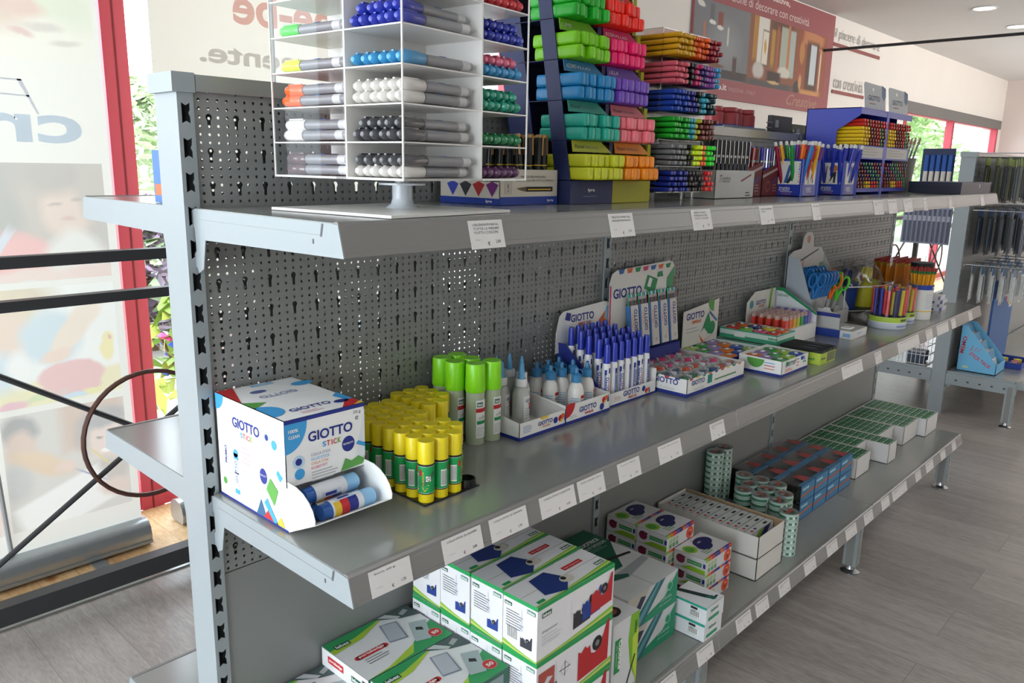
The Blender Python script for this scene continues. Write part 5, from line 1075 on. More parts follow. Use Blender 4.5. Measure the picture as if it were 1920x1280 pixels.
# --- blue pencil display
px_, py_, pw, pd, ph = 2.115, -.19, .50, .175, .275
t = thing('pencil_display', 'tall blue plastic two column display packed with coloured pencils', 'display stand', (px_, py_, Z)); bl = mat('#2436a8', .4, var=.02); b = MB()
b.prism([(0, 0), (pd, 0), (pd, ph), (0, ph), (0, ph-.025), (.07, ph-.07), (.07, .02), (0, .02)], (0, 0, 0), (0, 1, 0), (0, 0, 1), (.0025, 0, 0), bl); b.box(pw-.0025, pw, .05, pd, 0, ph, bl); b.box(0, pw, pd-.0025, pd, 0, ph, bl); b.box(0, pw, 0, pd, ph-.0025, ph, bl); b.box(0, pw, -.002, 0, ph-.02, ph, bl)
b.box(0, pw, 0, pd, .012, .02, bl); b.box(0, pw, -.002, .0, .008, .026, bl); b.box(pw/2-.012, pw/2+.012, -.003, 0, 0, ph, bl); b.box(pw/2-.002, pw/2+.002, 0, pd, 0, ph, bl); b.box(0, pw, -.004, .0, .115, .158, bl); b.box(0, pw, 0, pd, .137, .139, bl)
A = Art(b, (0, -.004, 0), (1, 0, 0), (0, 0, 1), (0, -1, 0)); A.rect(.012, .12, .215, .034, P('#b8b6b0'), 1); A.rect(.265, .12, .215, .034, P('#b8b6b0'), 1)
for xx in (.02, .275): A.lines(xx, .146, .18, 3, .009, P('#8a8a84'), 2, .002)
b.build('stand_body', t)
for xx in (.2, .44):
    b = MB(); b.prism([(0, 0), (.2, 0), (.2, .085), (.17, .095), (.0, .098), (-.01, .09)], (xx, .06, ph), (1, 0, 0), (0, .1, 1), (0, .001, 0), P('#b6babd')); A = Art(b, (xx, .06, ph), (1, 0, 0), (0, .1, 1), (0, -1, .1)); A.text('GIOTTO', .03, .04, .018, P('#4a5468'), 2, w=.11, bold=True); A.lines(.04, .028, .08, 1, .01, P('#a06a5a'), 2, .004); A.poly([(.16, .098), (.2, .09), (.2, .06), (.18, .045), (.16, .06)], P('#4a6488'), 2); A.circ(.075, .078, .008, WHITE, 2, ry=.006); b.build('header_card', t) if xx > .3 else b.build('header_card', t)
PCOL = [('red', '#c02a20'), ('yellow', '#e0b81c'), ('brown', '#6a3020'), ('green', '#2a7a3a'), ('dark blue', '#1f2f5a'), ('orange', '#d8701c'), ('dark red', '#7a1c1c'), ('olive', '#6a6a1c')]
def mk_pc(c):
    def f():
        b = MB(); m = mat(c, .35); wd = P('#c89a68'); b.lathe([(0, 0, m), (.0048, .0005, m), (.0055, .002, m), (.0055, .15, wd), (.0012, .163, m), (0, .166, m)], 6, axis='y'); return tag(b.build('coloured_pencil', None, True), 'x', 'pencil')
    return f
SPc = [Spawn(mk_pc(c)) for _, c in PCOL]
lay = [(.0262+.0122*i) for i in range(7)]+[(.1645+.0118*i) for i in range(7)]
pat = [[1, 0, 0, 2, 2, 1, 0], [2, 2, 4, 3, 3, 2, 2], [4, 6, 4, 4, 3, 6, 4], [6, 6, 4, 4, 6, 3, 4], [4, 2, 6, 6, 4, 4, 2], [3, 4, 4, 2, 6, 4, 3], [4, 4, 2, 6, 6, 4, 3]]
for L, zz in enumerate(lay):
    for s in range(2):
        for i in range(9):
            if L < 7:
                ci = ([6, 2, 2, 1, 1, 0, 0, 0, 3][i] if L < 2 else [4, 3, 6, 2, 4, 2, 6, 4, 3][(i+L) % 9])
            else: ci = ([1, 1, 1, 2, 2, 6, 0, 3, 2][i] if L < 12 else [0, 0, 2, 0, 6, 0, 2, 0, 0][i])
            SPc[ci].at((px_+.020+s*.25+.0248*i, py_-.012+.006*((i*3+L) % 3)/3-.0, Z+zz), (0, 0, 0), '%s pencil in the blue display, %s column, level %s, %s along' % (PCOL[ci][0], ['near', 'far'][s], ORD[L], ORD[i]), '%s pencils in the blue display' % PCOL[ci][0])
# --- flat navy box at the end, brush cup
b = MB(); b.box(0, .42, 0, .18, 0, .040, mat('#1a1c34', .45), top=mat('#23263e', .45)); b.box(-.001, .421, -.001, .181, .031, .043, mat('#20233f', .45)); b.box(.24, .252, -.0016, -.001, .022, .036, P('#b8b8bc')); b.box(.0, .42, -.0016, -.001, .030, .0308, mat('#0d0e18'))
tag(b.build('flat_case', None, loc=(2.70, -.362, Z)), 'flat dark navy lidded case at the far end of the top shelf', 'case')
t = thing('brush_cup', 'grey cup of pale tipped paint brushes behind the blue pencil display', 'cup', (2.84, -.09, Z)); b = MB(); g = P('#6e6c66'); b.lathe([(0, 0, g), (.05, 0, g), (.062, .13, g), (.057, .13, g), (.046, .004, g), (0, .004, g)], 20); b.build('cup_body', t, True)
for i in range(12):
    a = 2*PI*i/12; r_ = .04 if i % 2 else .022; b = MB(); p0 = Vector((r_*.5*math.cos(a), r_*.5*math.sin(a), .006)); p1 = Vector((r_*1.5*math.cos(a), r_*1.5*math.sin(a), .165)); d = (p1-p0).normalized(); b.tube(p0, p1, .0035, P('#8a8a84'), 7); b.tube(p1, p1+d*.02, .004, CHROME, 7); b.tube(p1+d*.02, p1+d*.045, .006, P('#a88a70'), 7, .002)
    tag(b.build('paint_brush', None, True, (2.84, -.09, Z)), 'paint brush with pale bristles in the grey cup, place %s round the cup' % ORD[i], 'brush', 'paint brushes in the grey cup')
# --- goods on the window side of the top shelf
t = thing('riser_rack', 'grey metal riser rack on the window side of the top shelf', 'rack', (1.84, .14, Z)); b = MB(); b.box(0, .30, 0, .2, .205, .21, STEEL); b.box(0, .004, 0, .2, 0, .205, STEEL); b.box(.296, .3, 0, .2, 0, .205, STEEL); b.box(0, .3, -.002, 0, .195, .214, STEEL); b.build('rack_body', t)
for i in range(4):
    b = MB(); m = mat('#a83a40', .3); rj = [.032, .042, .024, .036][i]; b.lathe([(0, 0, mat('#2a4a9a', .3)), (rj, 0, mat('#2a4a9a', .3)), (rj, .01, m), (rj, .045, m), (rj*.8, .05, m), (rj*.9, .052, m), (rj*.9, .065, m), (0, .066, m)], 18)
    tag(b.build('paint_jar', None, True, (1.88+[0, .08, .15, .215][i], .2, Z+.2105)), 'red paint jar with blue base on the riser rack, %s along' % ORD[i], 'jar', 'red paint jars')
for i, (x, c, nm) in enumerate(((1.87, '#a03a34', 'red'), (1.99, '#2f3f74', 'dark blue'))):
    b = MB(); b.box(0, .09, 0, .03, 0, .185, P(c)); b.box(.03, .06, -.001, 0, .13, .16, P('#9aa0a8')); b.box(.01, .08, -.001, 0, .175, .18, P('#c8b0b0')); tag(b.build('boxed_pack', loc=(x, .11, Z)), '%s boxed pack standing under the riser rack' % nm, 'pack')
for i, (x, c, h, nm) in enumerate(((2.16, '#3a3c40', .262, 'dark ring bound notebook with price sticker'), (2.34, '#5a5f4a', .24, 'olive green patterned notebook'), (2.52, '#26344f', .235, 'dark blue notebook'))):
    t = thing('notebook', nm+' standing on the window side top shelf', 'notebook', (x, .13, Z)); b = MB(); b.box(0, .165, 0, .015, 0, h, P(c)); b.box(.03, .055, -.001, 0, h-.04, h-.015, P('#9aa0a4'));
    if i == 1: b.add([(0, -.0006, .1), (.165, -.0006, .25), (.165, -.0006, .27), (0, -.0006, .12)], [(0, 1, 2, 3)], P('#1f2230'))
    b.build('cover', t); b = MB()
    for k in range(14): b.box(-.006, .004, -.001, .016, .01+k*(h-.02)/14, .014+k*(h-.02)/14, CHROME)
    b.build('ring_binding', t)
for i in range(2):
    b = MB(); b.box(0, .014, 0, .07, 0, .085, mat(['#2f6ab0', '#2560a8'][i], .4)); b.box(-.0006, 0, .005, .065, .012, .03, P('#c8683a')); b.box(0, .014, -.0008, 0, .01, .02, P('#c8683a')); tag(b.build('booklet', None, loc=(.02+.016*i, .108, Z)), 'small blue booklet upright on the window side top shelf, %s' % ['nearer the shelf end', 'farther from the shelf end'][i], 'booklet', 'blue booklets')

# ================================================================= BOTTOM SHELF
Z = ZB+.0006
def swoosh(A, w, h, l=1, flip=False):
    g1, g2, g3 = P('#2f9a4a'), P('#8cc03a'), P('#c8d070')
    n = 10; top = []; 
    for k in range(n+1):
        x = w*k/n; y = h*(.10+.32*(k/n)**1.6) if not flip else h*(.10+.32*(1-k/n)**1.6); top.append((x, y))
    A.poly([(0, 0)]+[(0, 0)][:0]+top[::1]+[(w, 0)], g2, l)
    A.poly([(x, y*.72) for x, y in top][::1]+[(w, 0), (0, 0)], g3, l+1); A.poly([(x, y*.45) for x, y in top]+[(w, 0), (0, 0)], g1, l+2)
def disp(A, x, y, s, m, l=4, tape=True):
    A.poly([(x+s*a, y+s*c) for a, c in ((0, 0), (1, .06), (1.02, 1.0), (.94, .97), (.80, .66), (.56, .40), (.42, .46), (.38, .66), (.30, .62), (.22, .70), (.10, .60), (0, .66))], m, l)
    if tape: A.circ(x+s*.62, y+s*.6, s*.16, BLACK, l+1); A.circ(x+s*.62, y+s*.6, s*.07, P('#7a7a7a'), l+2)
def lebez(A, x, y, w, l=4, m=DGREEN):
    A.rect(x, y, w, w*.38, m, l); A.text('lebez', x+w*.08, y+w*.07, w*.26, WHITE, l+1, w=w*.84, bold=True)
def mk_td(vari):
    def f():
        t = thing('tape_dispenser_box', 'x', 'box'); b = MB(); w, d, h = .2275, .0835, .1125; Wc = P('#e3e2e4'); b.box(0, w, 0, d, 0, h, Wc); F_, L_, T_, R_ = faces(b, w, d, h); gr = P('#1f9a52')
        F_.rect(0, h-.008, w, .008, gr, 1); L_.rect(0, h-.008, d, .008, gr, 1); swoosh(F_, w, h*.5, 1); swoosh(L_, d, h*.4, 1, True)
        lebez(L_, .004, h-.022, .018); lebez(L_, d-.024, h-.02, .02, 4, P('#5a8a7a')); L_.lines(.008, h-.032, .045, 7, .0052, P('#6a6a70'), 3, .0014); L_.poly([(.042, .05), (.046, h-.015), (.05, .05)], P('#c8ccd4'), 2)
        disp(L_, .044, .020, .028, P('#23408e') if vari != 1 else P('#3a3844'))
        if vari == 1: L_.bars(.012, .028, .026, .022, 3)
        if vari < 2:
            lebez(F_, .012, h-.026, .026); F_.text('dispenser', .012, .055, .006, INK, 3, w=.045); F_.lines(.012, .048, .06, 3, .006, GREYL, 3, .0012); F_.text('tape dispenser', .012, .03, .005, GREYL, 3, w=.05); F_.rect(.095, .02, .0006, .068, GREYL, 3)
            disp(F_, .102, .024, .052, P('#2f2d34'), 4); disp(F_, .128, .030, .056, P('#23408e'), 7); disp(F_, .154, .034, .066, P('#b8242a'), 10)
        else:
            disp(F_, .12, .018, .095, P('#b8242a'), 4); F_.rect(.005, .05, .045, .04, P('#b05048'), 3); F_.poly([(.01, .052), (.03, .075), (.045, .07), (.02, .052)], P('#c8ccd0'), 4); F_.circ(.08, .068, .012, GREYL, 3); F_.circ(.08, .068, .0105, Wc, 4); F_.rect(.079, .052, .002, .032, INK, 5); F_.rect(.064, .067, .032, .002, INK, 5); F_.rect(.03, .012, .05, .014, RED, 4); F_.circ(.055, .05, .003, INK, 4); F_.rect(.054, .03, .0008, .065, GREYL, 4)
        swoosh(T_, w, d*.55, 1); T_.poly([(.14, d), (w, d*.55), (w, d)], P('#e3e2e4'), 2); T_.poly([(.04, .018), (.085, .002), (.12, .03), (.10, .075), (.055, .072)], P('#1f3676'), 5); T_.circ(.115, .03, .016, P('#cfc8b8'), 6, ry=.012); T_.circ(.11, .034, .006, BLACK, 7)
        T_.rect(.135, .05, .055, .012, RED, 5); T_.text('tape dispenser', .138, .053, .005, WHITE, 6, w=.048); lebez(T_, .195, .02, .026); T_.rect(.01, .006, .02, .008, gr, 5); b.build('carton', t)
        b = MB(); b.box(-.0004, w+.0004, d*.5-.0006, d*.5+.0006, h, h+.0003, P('#a8a8a0')); b.build('lid_seam', t); return t
    return f
TD = [Spawn(mk_td(k)) for k in range(3)]
for j in range(4):
    for L in range(3):
        v = (1 if L == 2 else 2) if j == 0 else 0
        TD[v].at((.403+.0015*((j+L) % 2), -.362+.0862*j, Z+.1136*L), (0, 0, 0), 'white and green tape dispenser box, %s from the shelf edge, %s in its stack' % (['nearest', 'second', 'third', 'farthest'][j], ['lowest', 'middle', 'topmost'][L]), 'tape dispenser boxes')
def mk_bd():
    t = thing('badge_box', 'x', 'box'); b = MB(); w, d, h = .205, .146, .0385; gr = P('#2f9a5a'); b.box(0, w, 0, d, 0, h, P('#e2e2e2'), front=P('#3a6a58')); F_, L_, T_, R_ = faces(b, w, d, h)
    T_.poly([(0, d), (0, d-.028), (.06, d-.022), (.13, d-.004), (.15, d)], gr, 1); T_.poly([(.0, d-.028), (.06, d-.022), (.13, d-.004), (.14, d-.004), (.07, d-.034), (0, d-.042)], P('#a8c83a'), 2); T_.poly([(.03, .0), (.1, .012), (.16, .05), (w, .07), (w, 0)], gr, 1); T_.poly([(.0, 0), (.05, .004), (.13, .03), (.11, .006), (.06, 0)], P('#a8c83a'), 2)
    T_.poly([(.12, d), (w, d), (w, .1), (.165, .115)], P('#4a5a5a'), 3); T_.poly([(.13, d), (.15, d), (.17, .12), (.16, .118)], P('#c8cccc'), 4); T_.poly([(.175, .12), (.195, .128), (.19, .138), (.172, .13)], P('#a8acac'), 4)
    lebez(T_, .012, d-.032, .034, 4); T_.rect(.025, .058, .062, .013, RED, 4); T_.circ(.025, .0645, .0065, RED, 4); T_.circ(.087, .0645, .0065, RED, 4); T_.text('portabadge', .027, .061, .0085, WHITE, 5, w=.058, bold=True); T_.lines(.03, .050, .055, 3, .007, INK, 4, .0016)
    T_.poly([(.098, .062), (.135, .052), (.152, .112), (.117, .122)], P('#7a8494'), 5); T_.poly([(.1, .065), (.133, .056), (.149, .11), (.119, .119)], P('#b4b9c0'), 6); T_.poly([(.135, .03), (.165, .018), (.198, .075), (.166, .09)], P('#a9b6b8'), 7); T_.poly([(.16, .06), (.172, .05), (.176, .06), (.166, .068)], BLACK, 8)
    T_.circ(.182, .028, .0145, P('#d8b8b4'), 8); T_.circ(.182, .028, .0135, RED, 9); T_.text('50', .1745, .0235, .009, WHITE, 10, w=.0155, bold=True)
    L_.rect(.02, .014, .05, .014, RED, 2); L_.text('portabadge', .024, .017, .008, WHITE, 3, w=.042, bold=True); lebez(L_, .095, .012, .03); L_.rect(.128, .01, .012, .02, INK, 3); F_.rect(.1, .004, .09, .026, P('#8a9a9a'), 2); F_.lines(.11, .026, .06, 3, .007, WHITE, 3, .002)
    b.build('carton', t); b = MB(); b.box(-.0004, 0, 0, d, h-.0012, h, P('#8a8a88')); b.build('lid_edge', t); return t
SBd = Spawn(mk_bd)
for (x, y, n, nm) in ((.193, -.149, 5, 'against the back panel'), (.196, -.298, 5, 'nearer the shelf edge'), (-.0+.001, -.15, 4, 'beside the upright'), (-.0+.001, -.30, 3, 'by the near shelf end')):
    for L in range(n): SBd.at((x+.001*(L % 2), y, Z+.0392*L), (0, 0, 0), 'flat white and green badge holder box %s, %s from the bottom' % (nm, ORD[L]), 'badge holder boxes')
# long arm stapler boxes
def mk_lb():
    t = thing('stapler_box', 'x', 'box'); b = MB(); w, d, h = .205, .285, .085; Wc = P('#c9cccc'); dg = P('#0e5a44'); b.box(0, w, 0, d, 0, h, Wc); F_, L_, T_, R_ = faces(b, w, d, h)
    T_.poly([(0, .285), (0, .12), (.03, .1), (.12, .1), (.16, .15), (w, .2), (w, .285)], dg, 1); T_.text('CUCITRICE', .115, .222, .013, WHITE, 3, w=.075, bold=True); T_.text('ALTI SPESSORI', .115, .204, .011, WHITE, 3, w=.08); T_.lines(.115, .196, .07, 2, .007, P('#8ab0a0'), 3, .002); T_.circ(.05, .255, .022, P('#2a2a2c'), 3, ry=.014); T_.circ(.05, .255, .014, P('#8a9a92'), 4, ry=.009)
    T_.poly([(.03, .155), (.19, .125), (.194, .133), (.04, .168)], BLACK, 5); T_.poly([(.02, .1), (.07, .09), (.1, .07), (.09, .06), (.04, .075)], P('#1f5a4c'), 5); T_.poly([(.02, .09), (.09, .06), (.2, .08), (.2, .1), (.1, .09)], P('#9aa0a2'), 2); T_.lines(.03, .03, .06, 3, .006, GREYL, 3, .0015)
    F_.poly([(0, 0), (w, 0), (w, h), (.15, h*.4)], P('#1a8a66'), 1); F_.poly([(.06, 0), (.0, .0), (.11, h), (.15, h)], P('#2f6a72'), 2); F_.poly([(.02, .0), (.045, 0), (.13, h), (.12, h)], P('#5a9aa4'), 3); F_.poly([(0, h), (.0, .03), (.05, .05), (.085, h)], P('#b8b4a8'), 3); F_.poly([(.03, .05), (.05, .045), (.07, .07), (.05, .075)], P('#2a2f4a'), 4)
    F_.text('Cucitrice', .13, .026, .008, P('#bfe0d0'), 4, w=.05); F_.text('alti spessori', .13, .014, .006, P('#bfe0d0'), 4, w=.05); F_.circ(.17, .055, .012, P('#8ad0b0'), 4); F_.circ(.17, .055, .009, P('#1a8a66'), 5); L_.rect(0, 0, d, .03, dg, 1); b.build('carton', t)
    b = MB(); b.box(w*.5-.0006, w*.5+.0006, 0, d, h, h+.0003, P('#9a9a94')); b.build('lid_seam', t); return t
SL_ = Spawn(mk_lb)
for L in range(2): SL_.at((.776, -.302, Z+.0858*L), (0, 0, 0), 'large green and grey heavy duty stapler box, %s of two' % ['lower', 'upper'][L], 'heavy duty stapler boxes')
t = thing('stapler_box', 'white and lime stapler box standing on end beside the tape dispenser boxes', 'box', (.648, -.355, Z)); b = MB(); w, d, h = .092, .10, .19; b.box(0, w, 0, d, 0, h, P('#d0d1d2')); F_, L_, T_, R_ = faces(b, w, d, h)
F_.poly([(w, 0), (w, h), (w-.03, h), (w-.036, h*.7), (w-.025, h*.35), (w-.004, .03)], P('#7ab02a'), 1); F_.poly([(w, .02), (w, h*.8), (w-.02, h*.7), (w-.018, h*.4)], P('#b8d040'), 2); F_.rect(.008, .075, .02, .078, P('#1f8a4a'), 2); F_.text('Cucitrice', .0215, .148, .011, WHITE, 3, w=.066, rot=-PI/2, bold=True); F_.text('alti spessori', .0125, .14, .005, P('#cfe8d8'), 3, w=.05, rot=-PI/2)
F_.poly([(.01, .0), (.05, .0), (.058, .02), (.045, .038), (.03, .034), (.022, .02)], P('#26282c'), 3); F_.poly([(.05, .02), (.056, .022), (.085, .09), (.08, .092)], BLACK, 4); F_.circ(.014, .036, .010, BLACK, 3, ry=.018); F_.circ(.014, .036, .007, P('#c8c8a0'), 4, ry=.013); F_.text('lebez', w-.014, h-.02, .008, P('#2a4a2a'), 5, w=.03, rot=-PI/2, bold=True)
F_.text('M', .075, .012, .01, BLACK, 4); T_.circ(.04, .035, .024, BLACK, 2, ry=.018); T_.circ(.04, .035, .015, P('#7a3a34'), 3, ry=.01); T_.poly([(0, .06), (w, .075), (w, d), (0, d)], P('#7ab02a'), 1); b.build('carton', t)
def mk_sb():
    t = thing('stapler_box', 'x', 'box'); b = MB(); w, d, h = .082, .098, .0445; b.box(0, w, 0, d, 0, h, P('#dfe2e4')); F_, L_, T_, R_ = faces(b, w, d, h); tl = P('#1fa08a'); L_.rect(0, h-.006, d, .006, tl, 1); L_.bars(.055, .012, .026, .014, 2); L_.rect(.056, .030, .018, .006, BLACK, 3); L_.text('389', .058, .0235, .004, INK, 3, w=.012); L_.poly([(0, .02), (.012, .02), (.004, .032), (0, .032)], P('#1f6a5a'), 3); L_.lines(.05, .008, .035, 1, .004, GREYL, 2, .001)
    T_.poly([(.02, .098), (.035, .098), (.06, .02), (.05, .008), (.04, .03)], P('#1f3430'), 2); T_.poly([(.045, .03), (.062, .022), (.058, .006), (.046, .01)], P('#1f6a5a'), 3); T_.rect(.06, .01, .012, .006, BLACK, 2); F_.text('lebez', .02, .026, .009, P('#4a8a70'), 3, w=.035, bold=True); F_.rect(.01, .006, .05, .009, P('#3a9a72'), 3); b.build('carton', t); b = MB(); b.box(0, w, -.0004, 0, h-.001, h, P('#8a8a88')); b.build('lid_edge', t); return t
Ss = Spawn(mk_sb)
for L in range(2): Ss.at((.996, -.374-.002*L, Z+.001+.0455*L), (0, 0, 0), 'small white stapler box with barcode at the shelf edge, %s of two' % ['lower', 'upper'][L], 'small stapler boxes')
# sharpener boxes
def mk_eb():
    t = thing('sharpener_box', 'x', 'box'); b = MB(); w, d, h = .133, .093, .0425; b.box(0, w, 0, d, 0, h, P('#d3d3d4')); F_, L_, T_, R_ = faces(b, w, d, h); nb_ = P('#22265c')
    T_.circ(.085, .060, .034, nb_, 3, ry=.022); T_.circ(.07, .045, .026, nb_, 3, ry=.02); T_.rect(.068, .062, .014, .005, P('#b8b8c0'), 4); T_.circ(.022, .06, .02, P('#8ab82a'), 2); T_.circ(.02, .06, .013, P('#4a9a3a'), 3); T_.lines(.03, .03, .04, 3, .007, P('#6a9a6a'), 3, .003)
    for i, c in enumerate(('#8ac03a', '#e0702a', '#c83a3a', '#5a3a8a', '#23308a', '#e0702a', '#8a5aa0', '#23308a', '#c83a3a')): F_.rect(w*i/9, h-.008, w/9, .008, P(c), 2); T_.rect(w*i/9, 0, w/9, .006, P(c), 2)
    F_.circ(.112, .018, .018, P('#d8502a'), 3, ry=.017); F_.rect(.108, .022, .012, .002, P('#f0c0a8'), 4); F_.circ(.112, .014, .005, P('#8a2a1a'), 4)
    for i in range(3): F_.rect(.012+.016*i, .018, .011, .011, P('#a8c890'), 3); F_.rect(.012+.016*i, .004, .011, .011, P('#6a9a6a'), 3)
    L_.circ(.02, .022, .013, P('#7a1f40'), 3, ry=.012); L_.rect(.012, .028, .022, .004, P('#5a1830'), 4); L_.rect(.04, .018, .042, .011, P('#2f8a4a'), 3); L_.text('Sharpener', .042, .021, .005, P('#cfe8d8'), 4, w=.038); L_.poly([(.02, 0), (.05, .013), (.093, .012), (.093, 0)], P('#8ab82a'), 2); L_.rect(.086, .018, .007, .012, P('#23308a'), 4)
    b.build('carton', t); b = MB(); b.box(-.0004, 0, 0, d, h-.001, h, P('#9a9a98')); b.build('lid_edge', t); return t
Se = Spawn(mk_eb)
for (x, y, n, nm) in ((1.10, -.0975, 4, 'stack at the back'), (1.102, -.194, 4, 'stack in the middle'), (1.137, -.29, 3, 'stack nearest the edge')):
    for L in range(n): Se.at((x+.001*((L*3) % 2), y, Z+.0431*L), (0, 0, (0.02 if L % 2 else -.01)*0), 'white box with blue sharpener picture, %s, %s from the bottom' % (nm, ORD[L]), 'sharpener boxes')
for L in range(3):
    b = MB(); b.box(0, .085, 0, .09, 0, .038, P('#c9cccb')); F_, L_, T_, R_ = faces(b, .085, .09, .038); F_.rect(.02, .014, .035, .01, P('#3a8a5a'), 2); F_.rect(.065, .012, .01, .006, BLACK, 2); F_.rect(.065, .022, .01, .006, BLACK, 2); tag(b.build('refill_box', loc=(1.248, -.10, Z+.0385*L)), 'small white and green box beside the open white carton, %s' % ['lowest', 'middle', 'topmost'][L], 'box', 'small white and green boxes')
# white cartons
for L in range(2):
    t = thing('white_carton', ['closed plain white carton under the open one', 'open plain white carton holding slim boxes, on top of another'][L], 'carton', (1.352, -.328, Z+.0645*L)); b = MB(); w, d, h = .157, .322, .064; k = .002; wc = P('#d9d6cf'); br = P('#a98a68')
    b.box(0, w, 0, d, 0, k, wc); b.box(0, w, 0, k, 0, h, wc); b.box(0, k, 0, d, 0, h, wc); b.box(w-k, w, 0, d, 0, h, wc); b.box(0, w, d-k, d, 0, h, wc)
    if L: b.add([(w-k-.0003, .001, .002), (w-k-.0003, d, .002), (w-k-.0003, d, h), (w-k-.0003, .001, h)], [(0, 1, 2, 3)], br)
    else: b.box(0, w, 0, d, h-k, h-.0005, wc)
    b.build('carton_body', t)
for j in range(12):
    b = MB(); w = .142; th_ = .0241; pur = P('#2a2260'); b.box(0, w, 0, th_-.001, 0, .056, P('#c4c4c4')); F_, L_, T_, R_ = faces(b, w, th_-.001, .056)
    T_.rect(.1, .007, .02, .008, BLACK, 2); T_.circ(.03, .010, .006, RED, 2, ry=.004); T_.circ(.052, .012, .006, pur, 2, ry=.004); T_.rect(0, .0, w, .0016, P('#4a8a5a'), 2)
    F_.poly([(0, 0), (.04, 0), (.11, .056), (.05, .056)], P('#7a9a3a'), 2); F_.poly([(.03, 0), (.075, 0), (.125, .056), (.085, .056)], pur, 3); F_.poly([(.0, .02), (.0, .056), (.04, .056)], P('#c8c8c8'), 4)
    tag(b.build('slim_box', None, loc=(1.356, -.300+th_*j, Z+.0668)), 'slim white box in the open carton, %s from the front' % ORD[j], 'box', 'slim boxes in the open carton')
# tape roll towers
def mk_tt(n, clearw=False):
    def f():
        t = thing('tape_roll_tower', 'x', 'tape rolls'); hh = .0187
        for k in range(n):
            b = MB(); r = .0275; lab = P('#bdd8c8'); g = P('#3f8a62'); gy = P('#8f9a94')
            b.lathe([(0, 0, gy), (r, 0, lab), (r, .004, g), (r, .0115, lab), (r, hh-.001, gy), (r*.98, hh, gy), (r*.72, hh, gy), (r*.6, hh-.002, P('#3f6a52')), (0, hh-.002, P('#5a7a68'))], 20, (0, 0, hh*k))
            for q_ in range(5): wrap(b, r, -3.0+q_*.65, -2.7+q_*.65, hh*k+.004, hh*k+.0115, WHITE, 1, 2)
            if k == n-1:
                for i in range(20): pass
                A = Art(b, (0, 0, hh*n), (1, 0, 0), (0, 1, 0), (0, 0, 1)); A.rect(-.02, -.006, .04, .011, P('#b8584a'), 2); A.circ(0, .012, .007, P('#a8b0a8'), 2)
            b.build('tape_roll', t, True)
        b = MB(); r = .0281; b.lathe([(r, .002, FILM), (r, hh*n+.0006, FILM), (r*.85, hh*n+.0012, FILM), (r*.4, hh*n+.0016, FILM), (0, hh*n+.0018, FILM)], 20); b.build('shrink_film', t, True); return t
    return f
ST = Spawn(mk_tt(7)); n_ = 0
for j in range(6):
    for i in range(3):
        if (i, j) in ((1, 0), (2, 0), (2, 1), (0, 5), (0, 4), (1, 4)): continue
        y = -.312+.0575*j+(.01 if i % 2 else 0)
        if y > -.03: continue
        ST.at((1.628+.0585*i-(.075 if (i, j) == (0, 0) else 0)+(.0 if j else .02), y-(.0 if j else 0.0), Z), (0, 0, .5*((i*2+j) % 5)), 'green labelled tower of tape rolls, %s row back, %s from the white cartons' % (ORD[j], ORD[i]), 'tape roll towers')
ST2 = Spawn(mk_tt(12)); ST2.at((1.635, -.031, Z), (0, 0, 0), 'tall green tower of tape rolls by the back panel, nearer one', 'tall tape roll towers'); ST2.at((1.693, -.031, Z), (0, 0, .6), 'tall green tower of tape rolls by the back panel, farther one', 'tall tape roll towers')
# clear boxes with blue labels
def mk_bb():
    t = thing('clear_pack', 'x', 'pack'); w, d, h = .106, .08, .0585; b = MB(); dk = mat('#2e2c2a', .25, .4, var=.9, scale=120, bump=.6); b.box(.002, w-.002, .002, d-.002, .002, h-.006, dk)
    rb = random.Random(8)
    for i in range(26):
        p = Vector((rb.uniform(.01, w-.01), rb.uniform(.008, d-.008), rb.uniform(h-.012, h-.006))); dd = Vector((rb.uniform(-1, 1), rb.uniform(-1, 1), .1)).normalized()*.008; b.tube(p-dd, p+dd, .0012, mat('#8a847a', .25, .8), 5)
    b.build('metal_clips', t, False); b = MB(); F = FILM
    b.add([(0, 0, 0), (w, 0, 0), (w, d, 0), (0, d, 0), (0, 0, h), (w, 0, h), (w, d, h), (0, d, h)], [(4, 5, 6, 7), (0, 4, 7, 3), (1, 2, 6, 5), (2, 3, 7, 6)], F); b.build('clear_case', t)
    b = MB(); lb = P('#3f7fa8'); b.box(.001, w-.001, 0, .0012, .001, h-.001, lb); A = Art(b, (0, 0, 0), (1, 0, 0), (0, 0, 1), (0, -1, 0)); A.poly([(.003, .018), (w-.003, .026), (w-.003, .034), (.003, .026)], P('#b86a4a'), 2); A.rect(.01, .04, .05, .008, P('#a8d0e0'), 2); A.rect(.0, 0, .002, h, GBLUE, 2); A.rect(0, 0, w, .002, GBLUE, 2); A = Art(b, (0, 0, h), (1, 0, 0), (0, 1, 0), (0, 0, 1)); A.poly([(.05, .01), (.1, .01), (.09, .05), (.06, .06)], P('#a84a48'), 1); A.rect(.0, .0, w, .014, P('#4a7aa0'), 1); b.build('paper_label', t); return t
Sb_ = Spawn(mk_bb)
for j in range(3):
    for i in range(4):
        for L in range(2): Sb_.at((1.806+.1085*i, -.249+.083*j, Z+.0595*L), (0, 0, 0), 'clear pack of metal clips with blue label, %s row back, %s along, %s layer' % (ORD[j], ORD[i], ['lower', 'upper'][L]), 'clear packs with blue labels')
